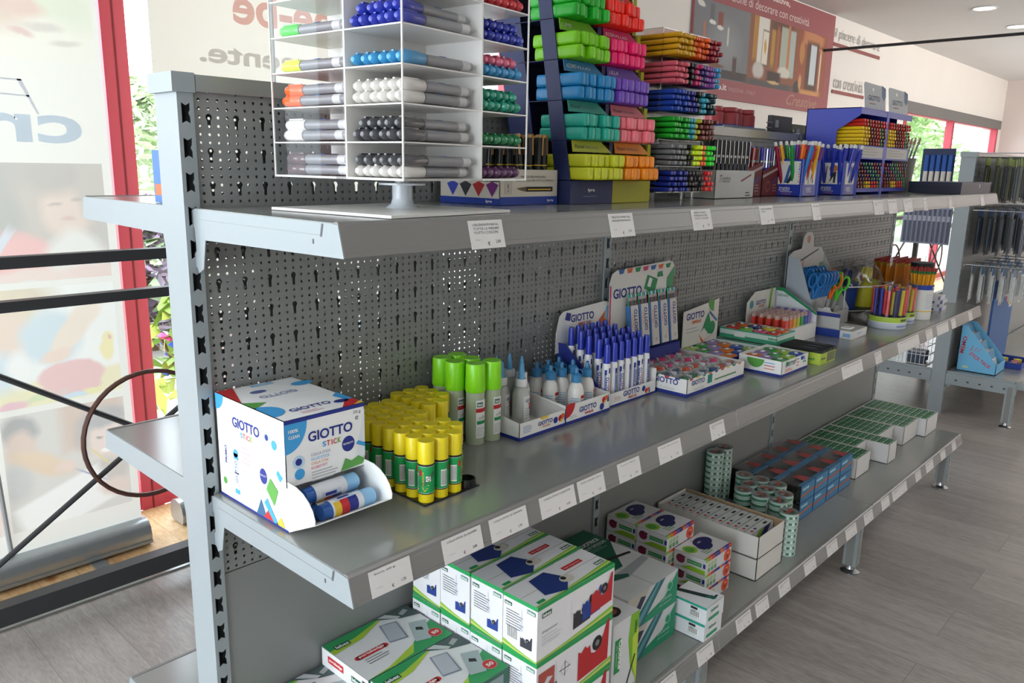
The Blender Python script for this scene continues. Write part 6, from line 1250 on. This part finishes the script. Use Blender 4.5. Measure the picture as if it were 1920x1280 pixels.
# staple box trays
def mk_st(w_, d_):
    def f():
        t = thing('staple_box', 'x', 'box'); b = MB(); h = .032; b.box(0, w_, 0, d_, 0, h, P('#1f6a3f')); A = Art(b, (0, 0, h), (1, 0, 0), (0, 1, 0), (0, 0, 1)); A.rect(w_*.06, d_*.12, w_*.88, d_*.16, P('#b8d0bc'), 1); A.rect(w_*.06, d_*.55, w_*.55, d_*.1, P('#7aa88a'), 2); b.build('staple_carton', t); b = MB(); b.box(0, w_, -.0003, 0, h*.3, h*.5, P('#b8d0bc')); b.build('label_strip', t); return t
    return f
cols = [(2.300, .136, -.246), (2.440, .108, -.19), (2.551, .088, -.276), (2.642, .175, -.205), (2.822, .178, -.246), (3.008, .155, -.278)]
sp_ = {}
for ti, (x, w, y) in enumerate(cols):
    d = -.006-y; h = .078; t = thing('white_tray', 'white card tray of green staple boxes, %s from the clear packs' % ORD[ti], 'tray', (x, y, Z), group='trays of staple boxes'); b = MB(); k = .0015; wc = P('#dcdad8'); br = P('#b09868'); b.box(0, w, 0, d, 0, k, wc); b.box(0, w, 0, k, 0, h, wc); b.box(0, k, 0, d, 0, h, wc, top=br); b.box(w-k, w, 0, d, 0, h, wc, top=br); b.box(0, w, d-k, d, 0, h, wc); b.build('tray_card', t)
    b = MB(); b.box(0, w-.006, 0, d-.006, 0, .042, br); tag(b.build('card_filler', loc=(x+.003, y+.003, Z+.0016)), 'brown card filler under the staple boxes in the %s white tray' % ORD[ti], 'filler', 'card fillers')
    nx = 3 if w > .13 else 2; ny = max(4, int((d-.006)/.024)); bw_, bd_ = (w-.006)/nx, (d-.006)/ny; key = round(bw_, 3); sp_[ti] = Spawn(mk_st(bw_-.0012, bd_-.0012))
    for i in range(nx):
        for j in range(ny): sp_[ti].at((x+.003+bw_*i, y+.003+bd_*j, Z+.0438), (0, 0, 0), 'green staple box in the %s white tray, %s row back, %s along' % (ORD[ti], ORD[j], ORD[i]), 'staple boxes in the %s tray' % ORD[ti])

# ================================================================= BANNERS, POSTER, WALL LETTERING
def picture(name, bg, shapes, trans=None, rough=.6):
    """a printed photograph built as soft-edged patches of colour in the material (local x, z in metres)"""
    m = bpy.data.materials.new(name); m.use_nodes = True; t = m.node_tree; L = t.links.new; t.nodes.clear()
    out = t.nodes.new('ShaderNodeOutputMaterial'); co = t.nodes.new('ShaderNodeTexCoord'); nz = t.nodes.new('ShaderNodeTexNoise'); nz.inputs['Scale'].default_value = 14; nz.inputs['Detail'].default_value = 3
    L(co.outputs['Object'], nz.inputs['Vector']); sb = t.nodes.new('ShaderNodeVectorMath'); sb.operation = 'SUBTRACT'; L(nz.outputs['Color'], sb.inputs[0]); sb.inputs[1].default_value = (.5, .5, .5)
    sc = t.nodes.new('ShaderNodeVectorMath'); sc.operation = 'SCALE'; L(sb.outputs[0], sc.inputs[0]); sc.inputs['Scale'].default_value = .03
    ad = t.nodes.new('ShaderNodeVectorMath'); ad.operation = 'ADD'; L(co.outputs['Object'], ad.inputs[0]); L(sc.outputs[0], ad.inputs[1]); last = None
    soft_ = (lambda h_: tuple(a*.6+c*.4 for a, c in zip(lin(h_), lin('#dedcd2')))) if trans is not None else lin
    base = soft_(bg)
    for s in shapes:
        kind, x, z, rx, rz, rot, col, soft = s
        mp = t.nodes.new('ShaderNodeMapping'); mp.vector_type = 'TEXTURE'; mp.inputs['Location'].default_value = (x, 0, z); mp.inputs['Rotation'].default_value = (0, -rot, 0); mp.inputs['Scale'].default_value = (rx, 1e6, rz); L((co.outputs['Object'] if kind == 'q' else ad.outputs[0]), mp.inputs[0])
        if kind == 'e': ln = t.nodes.new('ShaderNodeVectorMath'); ln.operation = 'LENGTH'; L(mp.outputs[0], ln.inputs[0]); o = ln.outputs['Value']
        else:
            ab = t.nodes.new('ShaderNodeVectorMath'); ab.operation = 'ABSOLUTE'; L(mp.outputs[0], ab.inputs[0]); sp = t.nodes.new('ShaderNodeSeparateXYZ'); L(ab.outputs[0], sp.inputs[0]); mxm = t.nodes.new('ShaderNodeMath'); mxm.operation = 'MAXIMUM'; L(sp.outputs[0], mxm.inputs[0]); L(sp.outputs[2], mxm.inputs[1]); o = mxm.outputs[0]
        mr = t.nodes.new('ShaderNodeMapRange'); mr.inputs[1].default_value = 1-soft; mr.inputs[2].default_value = 1+soft; mr.inputs[3].default_value = 1; mr.inputs[4].default_value = 0; L(o, mr.inputs[0])
        mx = t.nodes.new('ShaderNodeMix'); mx.data_type = 'RGBA'; L(mr.outputs[0], mx.inputs[0]); mx.inputs[7].default_value = soft_(col)
        if last is None: mx.inputs[6].default_value = base
        else: L(last, mx.inputs[6])
        last = mx.outputs[2]
    if trans is not None:
        d = t.nodes.new('ShaderNodeBsdfDiffuse'); s_ = t.nodes.new('ShaderNodeBsdfTranslucent'); ms = t.nodes.new('ShaderNodeMixShader'); ms.inputs[0].default_value = trans; L(last, d.inputs[0]); L(last, s_.inputs[0]); L(d.outputs[0], ms.inputs[1]); L(s_.outputs[0], ms.inputs[2]); L(ms.outputs[0], out.inputs[0])
    else:
        p_ = t.nodes.new('ShaderNodeBsdfPrincipled'); p_.inputs['Roughness'].default_value = rough; L(last, p_.inputs['Base Color']); L(p_.outputs[0], out.inputs[0])
    return m
TRN = .30
CL = lambda h: cloth(h, TRN)
def sheet(b, x0, x1, z0, z1, m, y=0): b.add([(x0, y, z0), (x1, y, z0), (x1, y, z1), (x0, y, z1)], [(0, 1, 2, 3)], m)
# banner 1
t = thing('roll_up_banner', 'translucent roll-up banner with photos of children standing left of the red window post', 'banner', (0, 1.6, 0))
b = MB(); X0, X1 = -.50, .478; base = CL('#dbd9cf')
pics = [(.165, .555, [(-.46, .055), (.078, .452)]), (.575, .955, [(-.46, .452)]), (.975, 1.34, [(-.46, .452)]), (1.645, 2.15, [(-.46, .462)])]
zc = .08; cols_ = []
def pic_mats(k, q):
    if k == 3: return picture('print_hand_drawing', '#d6d6c4', [('q', 0, 1.73, .6, .09, 0, '#dcd8c8', .1), ('e', .30, 1.86, .2, .07, -.5, '#c8d0b4', .3), ('e', .12, 1.83, .17, .09, -.45, '#ccb09a', .25), ('e', .25, 1.80, .08, .03, -.2, '#cfa898', .3), ('e', .02, 1.79, .1, .05, 0, '#cbb4a0', .3), ('q', .0, 1.76, .02, .08, .1, '#ccc892', .2),
        ('e', .15, 1.735, .03, .008, .2, '#b8a8a0', .3), ('e', .26, 1.72, .03, .01, -.2, '#c8a098', .4), ('e', .32, 1.74, .05, .012, 0, '#c0b8ac', .4), ('e', .38, 1.70, .04, .01, .1, '#beb6aa', .4)], TRN)
    if k == 2: return picture('print_two_children', '#a59c94', [('e', -.1, 1.25, .2, .2, 0, '#c2b296', .3), ('e', .14, 1.24, .1, .13, 0, '#94908a', .35), ('e', .30, 1.22, .12, .12, 0, '#a89c92', .3), ('e', .06, 1.20, .07, .10, .1, '#d4b6a6', .25), ('e', .335, 1.20, .072, .10, -.05, '#ccb2a2', .2), ('e', .31, 1.30, .11, .05, -.1, '#989088', .4), ('e', .15, 1.17, .055, .10, 0, '#8f8c86', .4), ('e', .41, 1.26, .04, .09, 0, '#a39a90', .4),
        ('e', .30, 1.215, .018, .006, 0, '#988a80', .5), ('e', .37, 1.225, .018, .006, 0, '#988a80', .5), ('e', .335, 1.165, .02, .008, 0, '#bd938a', .5), ('e', .10, 1.0, .24, .13, -.1, '#d98f8c', .15), ('e', .2, 1.06, .07, .06, 0, '#d99490', .3), ('e', .35, 1.03, .09, .10, 0, '#d2d0c8', .2), ('q', .13, 1.08, .012, .07, -.6, '#b9bfca', .3), ('e', .2, .985, .14, .03, .05, '#d8bdb2', .3), ('e', .4, .99, .08, .03, 0, '#d6b8ac', .3), ('e', .05, .965, .3, .012, 0, '#cfcfca', .3)], TRN)
    if k == 1: return picture('print_child_playing', '#dfe0da', [('q', 0, .60, .7, .045, .06, '#d9cf9a', .2), ('e', .12, .93, .15, .05, 0, '#c5b595', .3), ('e', .10, .87, .12, .09, 0, '#cdbb98', .25), ('e', .12, .80, .085, .09, .1, '#d8bca6', .25), ('e', .25, .79, .09, .09, -.3, '#b4c8d0', .2), ('e', .05, .70, .12, .07, 0, '#b9cad2', .3), ('e', .15, .70, .035, .06, 0, '#e0dfda', .3), ('e', .36, .86, .055, .035, .5, '#dccab4', .25), ('e', .31, .80, .035, .09, -.75, '#dbc8b2', .2), ('e', .26, .73, .05, .02, .3, '#d9bba6', .3),
        ('e', .30, .655, .10, .055, 0, '#d39b9b', .08), ('e', .30, .62, .09, .03, 0, '#d29a9a', .1), ('e', .27, .605, .02, .012, 0, '#c8a8a0', .3), ('e', .415, .73, .022, .04, 0, '#e0d284', .2), ('e', .42, .765, .02, .02, 0, '#e0d284', .2), ('e', .425, .765, .006, .008, 0, '#d09090', .3), ('e', .30, .59, .05, .008, .1, '#a8c4d4', .3), ('e', .12, .585, .05, .014, .1, '#d49aa6', .3), ('e', .36, .60, .03, .01, 0, '#d6cf7a', .3), ('e', .2, .60, .04, .012, .3, '#b9c88a', .3), ('e', .03, .62, .04, .02, 0, '#b8cf94', .3)], TRN)
    if q == 0: return picture('print_child_writing', '#c9c3ba', [('e', -.05, .4, .1, .1, 0, '#a89c92', .3), ('e', 0, .25, .1, .08, 0, '#d0b4a4', .3)], TRN)
    return picture('print_people_writing', '#bfbab2', [('q', .35, .5, .1, .1, 0, '#ba9c88', .2), ('e', .13, .50, .055, .05, 0, '#77777a', .2), ('e', .13, .45, .045, .05, 0, '#c9ab9a', .3), ('e', .18, .38, .10, .035, -.5, '#cfae88', .3), ('e', .25, .35, .03, .02, 0, '#d4b4a4', .3), ('e', .10, .33, .05, .06, 0, '#a9a8a6', .3), ('e', .37, .45, .08, .08, 0, '#8d8a8a', .25), ('e', .385, .41, .058, .085, .1, '#d6beb2', .2), ('e', .385, .49, .075, .03, .15, '#8a878a', .3), ('e', .365, .425, .012, .005, 0, '#7c6a64', .4), ('e', .41, .43, .012, .005, 0, '#7c6a64', .4), ('e', .39, .375, .022, .009, .1, '#efe8e4', .3), ('e', .39, .30, .06, .05, 0, '#a89e96', .3), ('q', .24, .22, .14, .07, .35, '#e2e1dd', .1), ('q', .33, .30, .05, .003, -.6, '#6a74a0', .4), ('q', .36, .36, .04, .003, -.9, '#c8b83a', .4), ('e', .40, .24, .05, .03, 0, '#d0b4a6', .3)], TRN)
sheet(b, X0, X1, .08, .165, base)
for k, (z0_, z1_, xs) in enumerate(pics):
    cur = X0
    for q, (xa, xb) in enumerate(xs):
        sheet(b, cur, xa, z0_, z1_, base); sheet(b, xa, xb, z0_, z1_, pic_mats(k, q)); cur = xb
    sheet(b, cur, X1, z0_, z1_, base); nxt = pics[k+1][0] if k < 3 else 2.2; sheet(b, X0, X1, z1_, nxt, base)
A = Art(b, (0, 0, 0), (1, 0, 0), (0, 0, 1), (0, -1, 0)); A.text('creare', .402, 1.400, .085, cloth('#dde8f4', .6), 2, w=.80, bold=True, mirror=True)
fl_ = cloth('#e0e2ea', .6)
A.poly([(.232, 1.585), (.245, 1.585), (.285, 1.485), (.279, 1.485)], fl_, 2); A.poly([(.02, 1.588), (.245, 1.585), (.245, 1.580), (.02, 1.583)], fl_, 2); A.poly([(.12, 1.545), (.262, 1.540), (.262, 1.535), (.12, 1.540)], fl_, 2)
for k in range(16):
    a = k*2*PI/16; A.poly([(.09+.032*math.cos(a), 1.515+.028*math.sin(a)), (.09+.036*math.cos(a), 1.515+.032*math.sin(a)), (.09+.036*math.cos(a+.42), 1.515+.032*math.sin(a+.42)), (.09+.032*math.cos(a+.42), 1.515+.028*math.sin(a+.42))], fl_, 2)
b.build('printed_sheet', t)
b = MB(); al = mat('#aab0b4', .28, .7); hp_ = [(-.05, .012), (-.055, .04), (-.048, .07), (-.03, .088), (0, .094), (.03, .088), (.048, .07), (.055, .04), (.05, .012), (.04, .006), (-.04, .006)]
b.prism(hp_, (-.56, 0, 0), (0, 1, 0), (0, 0, 1), (1.05, 0, 0), al); b.box(-.56, .49, -.058, .058, .012, .022, STEELD); b.build('roller_base', t, True)
for x in (-.3, .30): b = MB(); b.box(x-.022, x+.022, -.13, .13, .0, .007, al); b.build('foot', t)
b = MB(); b.tube((.065, .10-.1, .09), (.03, -.06, .72), .008, P('#b9bcc0'), 8); b.tube((.062, -.0, .03), (.065, -.0, .10), .011, P('#c8cacc'), 8); b.build('support_pole', t, True)
# banner 2
t = thing('roll_up_banner', 'cream translucent roll-up banner with mirrored lettering behind the gondola', 'banner', (0, 1.66, 0)); b = MB(); base = CL('#ddd6c8')
sheet(b, .665, 1.95, .92, 2.2, base); sheet(b, .665, .70, .08, .92, CL('#dccf98')); sheet(b, .70, 1.95, .08, .92, picture('print_colour_shapes', '#e0d8c8', [('e', .9, .6, .12, .2, 0, '#d8b0a8', .2), ('e', 1.3, .5, .2, .15, 0, '#e0cf9a', .2), ('e', 1.6, .7, .15, .1, 0, '#b8c8d0', .2), ('e', 1.1, .3, .1, .1, 0, '#d8a0a0', .2)], TRN))
A = Art(b, (0, 0, 0), (1, 0, 0), (0, 0, 1), (0, -1, 0)); A.text('ezzamente.', 1.56, 1.700, .062, cloth('#dedad6', .6), 2, w=.725, bold=True, mirror=True); A.text('be-b\u00e8', 1.40, 1.845, .13, cloth('#f2ccc4', .6), 2, w=.43, bold=True, mirror=True)
A.circ(.80, 1.985, .13, cloth('#f4dccc', .6), 2, ry=.07)
b.build('printed_sheet', t)
b = MB(); b.prism(hp_, (.63, 0, 0), (0, 1, 0), (0, 0, 1), (1.36, 0, 0), al); b.build('roller_base', t, True); b = MB(); b.tube((1.09, -.06, .09), (1.09, -.06, 2.2), .008, P('#c2c4c6'), 8); b.build('support_pole', t, True)
# poster
t = thing('wall_poster', 'large dark red wall poster with photos of a kitchen and a living room', 'poster', (4.43, 1.845, 1.87)); b = MB(); w, h = 2.36, .83; mr_ = P('#985456')
b.box(0, w, 0, .02, 0, h, mr_)
A = Art(b, (0, 0, 0), (1, 0, 0), (0, 0, 1), (0, -1, 0)); pm = picture('print_interiors', '#6e6f72', [('q', .42, .42, .45, .30, 0, '#7a7b7e', .05), ('e', .45, .36, .2, .14, 0, '#8f9092', .5), ('q', .42, .17, .45, .03, 0, '#4c4746', .1), ('e', .09, .60, .05, .02, -.2, '#d8d6d0', .2), ('q', .24, .56, .03, .06, 0, '#6a6a6e', .1), ('e', .25, .50, .045, .014, 0, '#dddad4', .2), ('q', .36, .53, .035, .05, 0, '#8a4f44', .1), ('e', .36, .475, .045, .014, 0, '#dddad4', .2), ('q', .15, .40, .015, .09, .1, '#b8705a', .1), ('q', .48, .43, .012, .06, 0, '#c8c4bc', .2), ('e', .3, .22, .14, .02, 0, '#7a5040', .3), ('q', .6, .24, .03, .06, 0, '#5a4a48', .2),
    ('q', 1.30, .42, .50, .34, 0, '#8a5a44', .03), ('q', .90, .52, .035, .2, 0, '#b08040', .1), ('q', 1.03, .50, .09, .2, 0, '#d9d4ca', .05), ('q', 1.07, .42, .055, .13, -.03, '#5a5550', .05), ('q', 1.07, .42, .048, .12, -.03, '#ddd6c4', .05), ('e', 1.07, .43, .02, .05, 0, '#c8943a', .3), ('q', 1.20, .46, .03, .16, 0, '#b08a3a', .15), ('q', 1.34, .62, .2, .05, 0, '#6a4a3c', .2), ('q', 1.40, .44, .065, .17, 0, '#a8b0a0', .05), ('q', 1.55, .42, .05, .18, 0, '#a9b4ac', .05), ('q', 1.475, .44, .02, .2, 0, '#c07a50', .1), ('q', 1.28, .42, .02, .18, 0, '#a86040', .1),
    ('e', .98, .25, .09, .06, 0, '#c4c0b8', .2), ('e', 1.42, .27, .11, .04, 0, '#cfc9bc', .2), ('q', 1.25, .22, .12, .04, 0, '#4a3d38', .2), ('q', 1.2, .14, .4, .04, 0, '#5a5654', .2), ('e', 1.25, .18, .1, .012, 0, '#c8a878', .3), ('q', 1.98, .4, .33, .32, 0, '#96553c', .04), ('q', 1.95, .58, .2, .06, -.1, '#c08058', .15), ('e', 1.74, .46, .05, .09, 0, '#b8804a', .15), ('q', 1.95, .36, .12, .2, 0, '#5e4438', .1), ('q', 1.97, .38, .06, .16, 0, '#c4ccd0', .05), ('q', 2.12, .34, .015, .16, 0, '#d8c0a8', .2), ('q', 1.95, .12, .2, .05, 0, '#c8905c', .2), ('e', 1.68, .17, .06, .06, 0, '#4a423e', .15), ('e', 1.74, .22, .03, .06, 0, '#c89a6a', .3)])
A.rect(.0, .135, 2.24, .50, pm, 1)
wt_ = P('#d8c8c4'); A.text('zione di decorare con creativit\u00e0', .5, .675, .062, wt_, 3, w=1.32); A.text('creative,', 1.02, .765, .05, wt_, 3, w=.42, bold=True); A.text('raccanello.it', .03, .06, .045, P('#e0d4d0'), 3, w=.48, bold=True); A.text('PADOVA - ITALY', .55, .06, .028, P('#b89490'), 3, w=.42); A.text('Creative', 1.52, .03, .085, P('#b08870'), 3, w=.60, shear=.5)
b.build('poster_board', t)
for txt, x, z, w, ux in (('il piacere di decorare', 6.86, 2.515, 1.12, 1.14), ('con creativit\u00e0', 6.93, 2.115, .72, .76)):
    b = MB(); A = Art(b, (0, 0, 0), (1, 0, 0), (0, 0, 1), (0, -1, 0)); vs, fs, tw, th_ = text_geo(txt); k = .105/th_
    gm = P('#a5a29e'); b.add([(a*w/tw, -.002, c*k) for a, c in vs], fs, gm); b.box(-.02, ux, -.004, .002, -.05, -.02, P('#8c4a48'))
    tag(b.build('wall_lettering', loc=(x, 1.865, z)), 'grey wall lettering reading %s, underlined in dark red' % txt.replace('\u00e0', 'a'), 'lettering')
# ---- items on the end wall
t = thing('security_camera', 'small dark dome camera on a white pole by the end wall', 'camera', (13.2, 1.24, 1.9)); b = MB(); b.tube((0, 0, -1.85), (.0, .02, -.10), .02, P('#d9d4d0'), 8); b.tube((0, .02, -.1), (0, -.02, -.0), .012, P('#8a8886'), 8); b.build('pole', t, True); b = MB(); b.lathe([(0, -.04, BLACK), (.045, -.02, BLACK), (.05, .02, BLACK), (0, .05, BLACK)], 14, (0, -.02, .04)); b.build('camera_dome', t, True)
t = thing('wall_sensor', 'small grey box sensor with cables high on the end wall', 'sensor', (13.28, 1.16, 2.2)); b = MB(); b.box(-.08, .02, -.1, .1, 0, .09, P('#a8a6a4')); b.build('sensor_box', t); b = MB(); b.path([(0, .1, .0), (-.02, .18, -.02), (-.02, .2, -.2), (-.02, .1, -.3)], .008, P('#8a8a8a'), 6); b.build('sensor_cable', t, True)
# ================================================================= FAR GONDOLA GOODS
Z = ZB+.0006
def mk_pack(c1, c2, h, w=.085):
    def f():
        t = thing('hanging_pack', 'x', 'pack'); b = MB(); b.box(-w/2, w/2, 0, .002, -h, 0, P(c1)); b.box(-w/2, w/2, -.0006, 0, -.04, 0, P(c2)); b.build('backing_card', t); b = MB()
        for k in range(3): b.box(-w*.38+k*w*.28, -w*.2+k*w*.28, -.009, 0, -h*.92, -.05, mat(c2, .3) if k % 2 else mat(c1, .3, var=.3))
        b.build('blister', t); return t
    return f
def hook(x, z, sg=1): 
    b = MB(); y0 = 0 if sg > 0 else .075; b.tube((0, 0, 0), (0, -.30*sg, 0), .0028, CHROME, 6); b.tube((0, -.30*sg, 0), (0, -.31*sg, .02), .0028, CHROME, 6); b.box(-.012, .012, -.312*sg-.001, -.312*sg+.001, .0, .045, P('#c8ccd0')); return tag(b.build('display_hook', None, True, (x, y0, z)), 'chrome display hook on the far gondola, %.0f centimetres up' % (z*100) if False else 'chrome hook with white ticket on the far gondola', 'hook', 'chrome hooks on the far gondola')
kinds = [('black and lime', Spawn(mk_pack('#2c3028', '#7f9a2c', .24)), 1.455, 'top row'), ('dark blue', Spawn(mk_pack('#2b3138', '#2f5480', .25)), 1.18, 'middle row'), ('blue and white', Spawn(mk_pack('#c8c9c6', '#2f5f8a', .20, .07)), .86, 'lower row')]
for nm, sp, z, rw in kinds:
    for i in range(5):
        x = 4.47+.20*i; hook(x, z)
        for k in range(5): sp.at((x, -.035-.052*k, z-.004), (0, 0, rr.uniform(-.12, .12)), '%s hanging pack on the far gondola, %s, hook %s, %s in line' % (nm, rw, ORD[i], ORD[k]), '%s packs on the far gondola' % nm)
b = MB()
for z in (1.475, 1.17, 1.21, .87): b.path([(0, -.0, z), (0, -.33, z), (1.9, -.33, z)], .0035, CHROME, 6)
tag(b.build('wire_rails', None, True, (4.40, -.01, 0)), 'bent chrome rails running round the hanging packs of the far gondola', 'rail')
# triangular blue counter display
t = thing('counter_display', 'light blue wedge shaped display box with red writing on the far low shelf', 'display box', (4.43, -.03, Z)); b = MB(); lb = P('#6fb8e0'); pr = [(0, 0), (-.20, 0), (-.20, .06), (-.03, .26), (0, .26)]
b.prism(pr, (0, 0, 0), (0, 1, 0), (0, 0, 1), (.004, 0, 0), lb); b.prism(pr, (.20, 0, 0), (0, 1, 0), (0, 0, 1), (.004, 0, 0), lb); b.box(0, .2, -.2, 0, 0, .004, lb); b.box(0, .2, -.2, -.197, 0, .06, lb); b.box(0, .2, -.004, 0, 0, .26, lb)
A = Art(b, (0, 0, 0), (0, -1, 0), (0, 0, 1), (-1, 0, 0)); A.text('MEMO', .028, .10, .022, P('#c83a4a'), 2, w=.10, rot=PI/2-.1, bold=True); A.text('STICK TACK', .055, .10, .02, P('#c83a4a'), 2, w=.13, rot=-.55, bold=True)
for k in range(3): A.poly([(.06+.015*k, .12), (.064+.015*k, .12), (.075+.02*k, .15-.006*k), (.07+.02*k, .15-.006*k)], P('#c8606a'), 2)
A.rect(.03, .02, .03, .01, P('#c8d090'), 2); b.build('display_card', t)
for k in range(4):
    b = MB(); b.box(0, .17, 0, .014, 0, .12, P('#d4d6d4')); b.box(0, .17, -.0006, 0, .07, .12, P('#4a88b0')); b.box(.05, .11, -.001, 0, .02, .06, P('#b8868a'))
    o = b.build('sachet', None, loc=(4.45, -.205+.042*k, Z+.006+.045*k)); o.rotation_euler = (-.30, 0, 0); tag(o, 'white and blue sachet in the light blue wedge display, %s from the front' % ORD[k], 'sachet', 'sachets in the wedge display')
t = thing('blister_tray', 'blue tray of yellow and pink items on the far low shelf', 'tray', (4.70, -.30, Z)); b = MB(); b.box(0, .22, 0, .16, 0, .006, RBLUE); b.box(0, .22, -.002, 0, 0, .035, RBLUE); b.box(0, .22, .16, .162, 0, .05, RBLUE); b.box(-.002, 0, 0, .16, 0, .035, RBLUE); b.box(.22, .222, 0, .16, 0, .035, RBLUE); b.build('tray_body', t)
for k in range(6):
    b = MB(); b.lathe([(0, 0, P(['#e0d03a', '#d87a9a', '#e0d03a'][k % 3])), (.022, 0, P(['#e0d03a', '#d87a9a', '#e0d03a'][k % 3])), (.022, .02, P(['#e0d03a', '#d87a9a', '#e0d03a'][k % 3])), (0, .024, P('#e8e0d0'))], 12); tag(b.build('modelling_clay_pot', None, True, (4.74+.065*(k % 3), -.25+.07*(k//3), Z+.0065)), '%s pot in the blue tray on the far shelf, %s row, %s along' % (['yellow', 'pink', 'yellow'][k % 3], ORD[k//3], ORD[k % 3]), 'pot', 'pots in the blue tray')
b = MB(); b.box(0, .5, 0, .012, 0, .5, P('#2a5c9a')); A = Art(b, (0, 0, 0), (1, 0, 0), (0, 0, 1), (0, -1, 0)); A.circ(.35, .4, .06, P('#d84a3a'), 1); A.circ(.4, .36, .04, YELLOW, 2); tag(b.build('display_board', loc=(4.66, -.125, Z)), 'tall blue display board standing on the far low shelf', 'board')
# window side of the far gondola
t = thing('hanging_pack', 'pack of five blue and white tubes hung on the window side of the far gondola', 'pack', (4.42, .12, 1.30)); b = MB(); b.box(0, .003, 0, .17, .0, .20, P('#26345a')); b.build('backing_card', t)
for k in range(5): b = MB(); b.tube((-.008, .018+.031*k, .0), (-.008, .018+.031*k, .075), .012, P('#e2ded4'), 8); b.tube((-.008, .018+.031*k, .075), (-.008, .018+.031*k, .165), .0125, P('#2f62b4'), 8); b.build('glue_tube', t, True)
t = thing('folder_pack', 'clear pack of dark blue striped pens hung on the window side of the far gondola', 'pack', (4.44, .10, .965)); b = MB(); b.box(0, .004, 0, .26, 0, .21, P('#8f98b4')); b.add([(-.012, 0, 0), (-.012, .26, 0), (-.012, .26, .21), (-.012, 0, .21)], [(0, 1, 2, 3)], FILM); b.build('sleeve', t)
for k in range(10): b = MB(); b.tube((-.005, .014+.0255*k, .01), (-.005, .014+.0255*k, .2), .008, P('#4a5270'), 7); b.tube((-.005, .014+.0255*k, .13), (-.005, .014+.0255*k, .16), .0085, P('#b8bccc'), 7); b.build('pen', t, True)
t = thing('wire_basket', 'white wire basket on the low window side shelf of the far gondola', 'basket', (4.39, .12, Z)); b = MB(); wm = mat('#dfe2e4', .35)
for z in (.004, .06, .115): b.path([(0, 0, z), (0, .28, z), (.4, .28, z), (.4, 0, z)], .003, wm, 6, True)
for k in range(12): b.tube((0, .012+.0235*k, .004), (0, .012+.0235*k, .115), .0018, wm, 5); b.tube((.4, .012+.0235*k, .004), (.4, .012+.0235*k, .115), .0018, wm, 5)
for k in range(14): b.tube((.015+.028*k, .28, .004), (.015+.028*k, .28, .115), .0018, wm, 5)
b.build('basket_wires', t)
for k in range(3): b = MB(); b.box(0, .03, 0, .1, 0, .06, P(['#3a4458', '#dcdcda', '#4a5468'][k])); b.box(0, .03, .02, .08, .0601, .0605, P('#8a90a0')); tag(b.build('boxed_item', loc=(4.41+.001*k, .135+0, Z+.007+.0*k) if k == 0 else (4.41+.05*k, .15, Z+.007)), 'small box in the white wire basket, %s from the aisle' % ORD[k], 'box', 'small boxes in the wire basket')
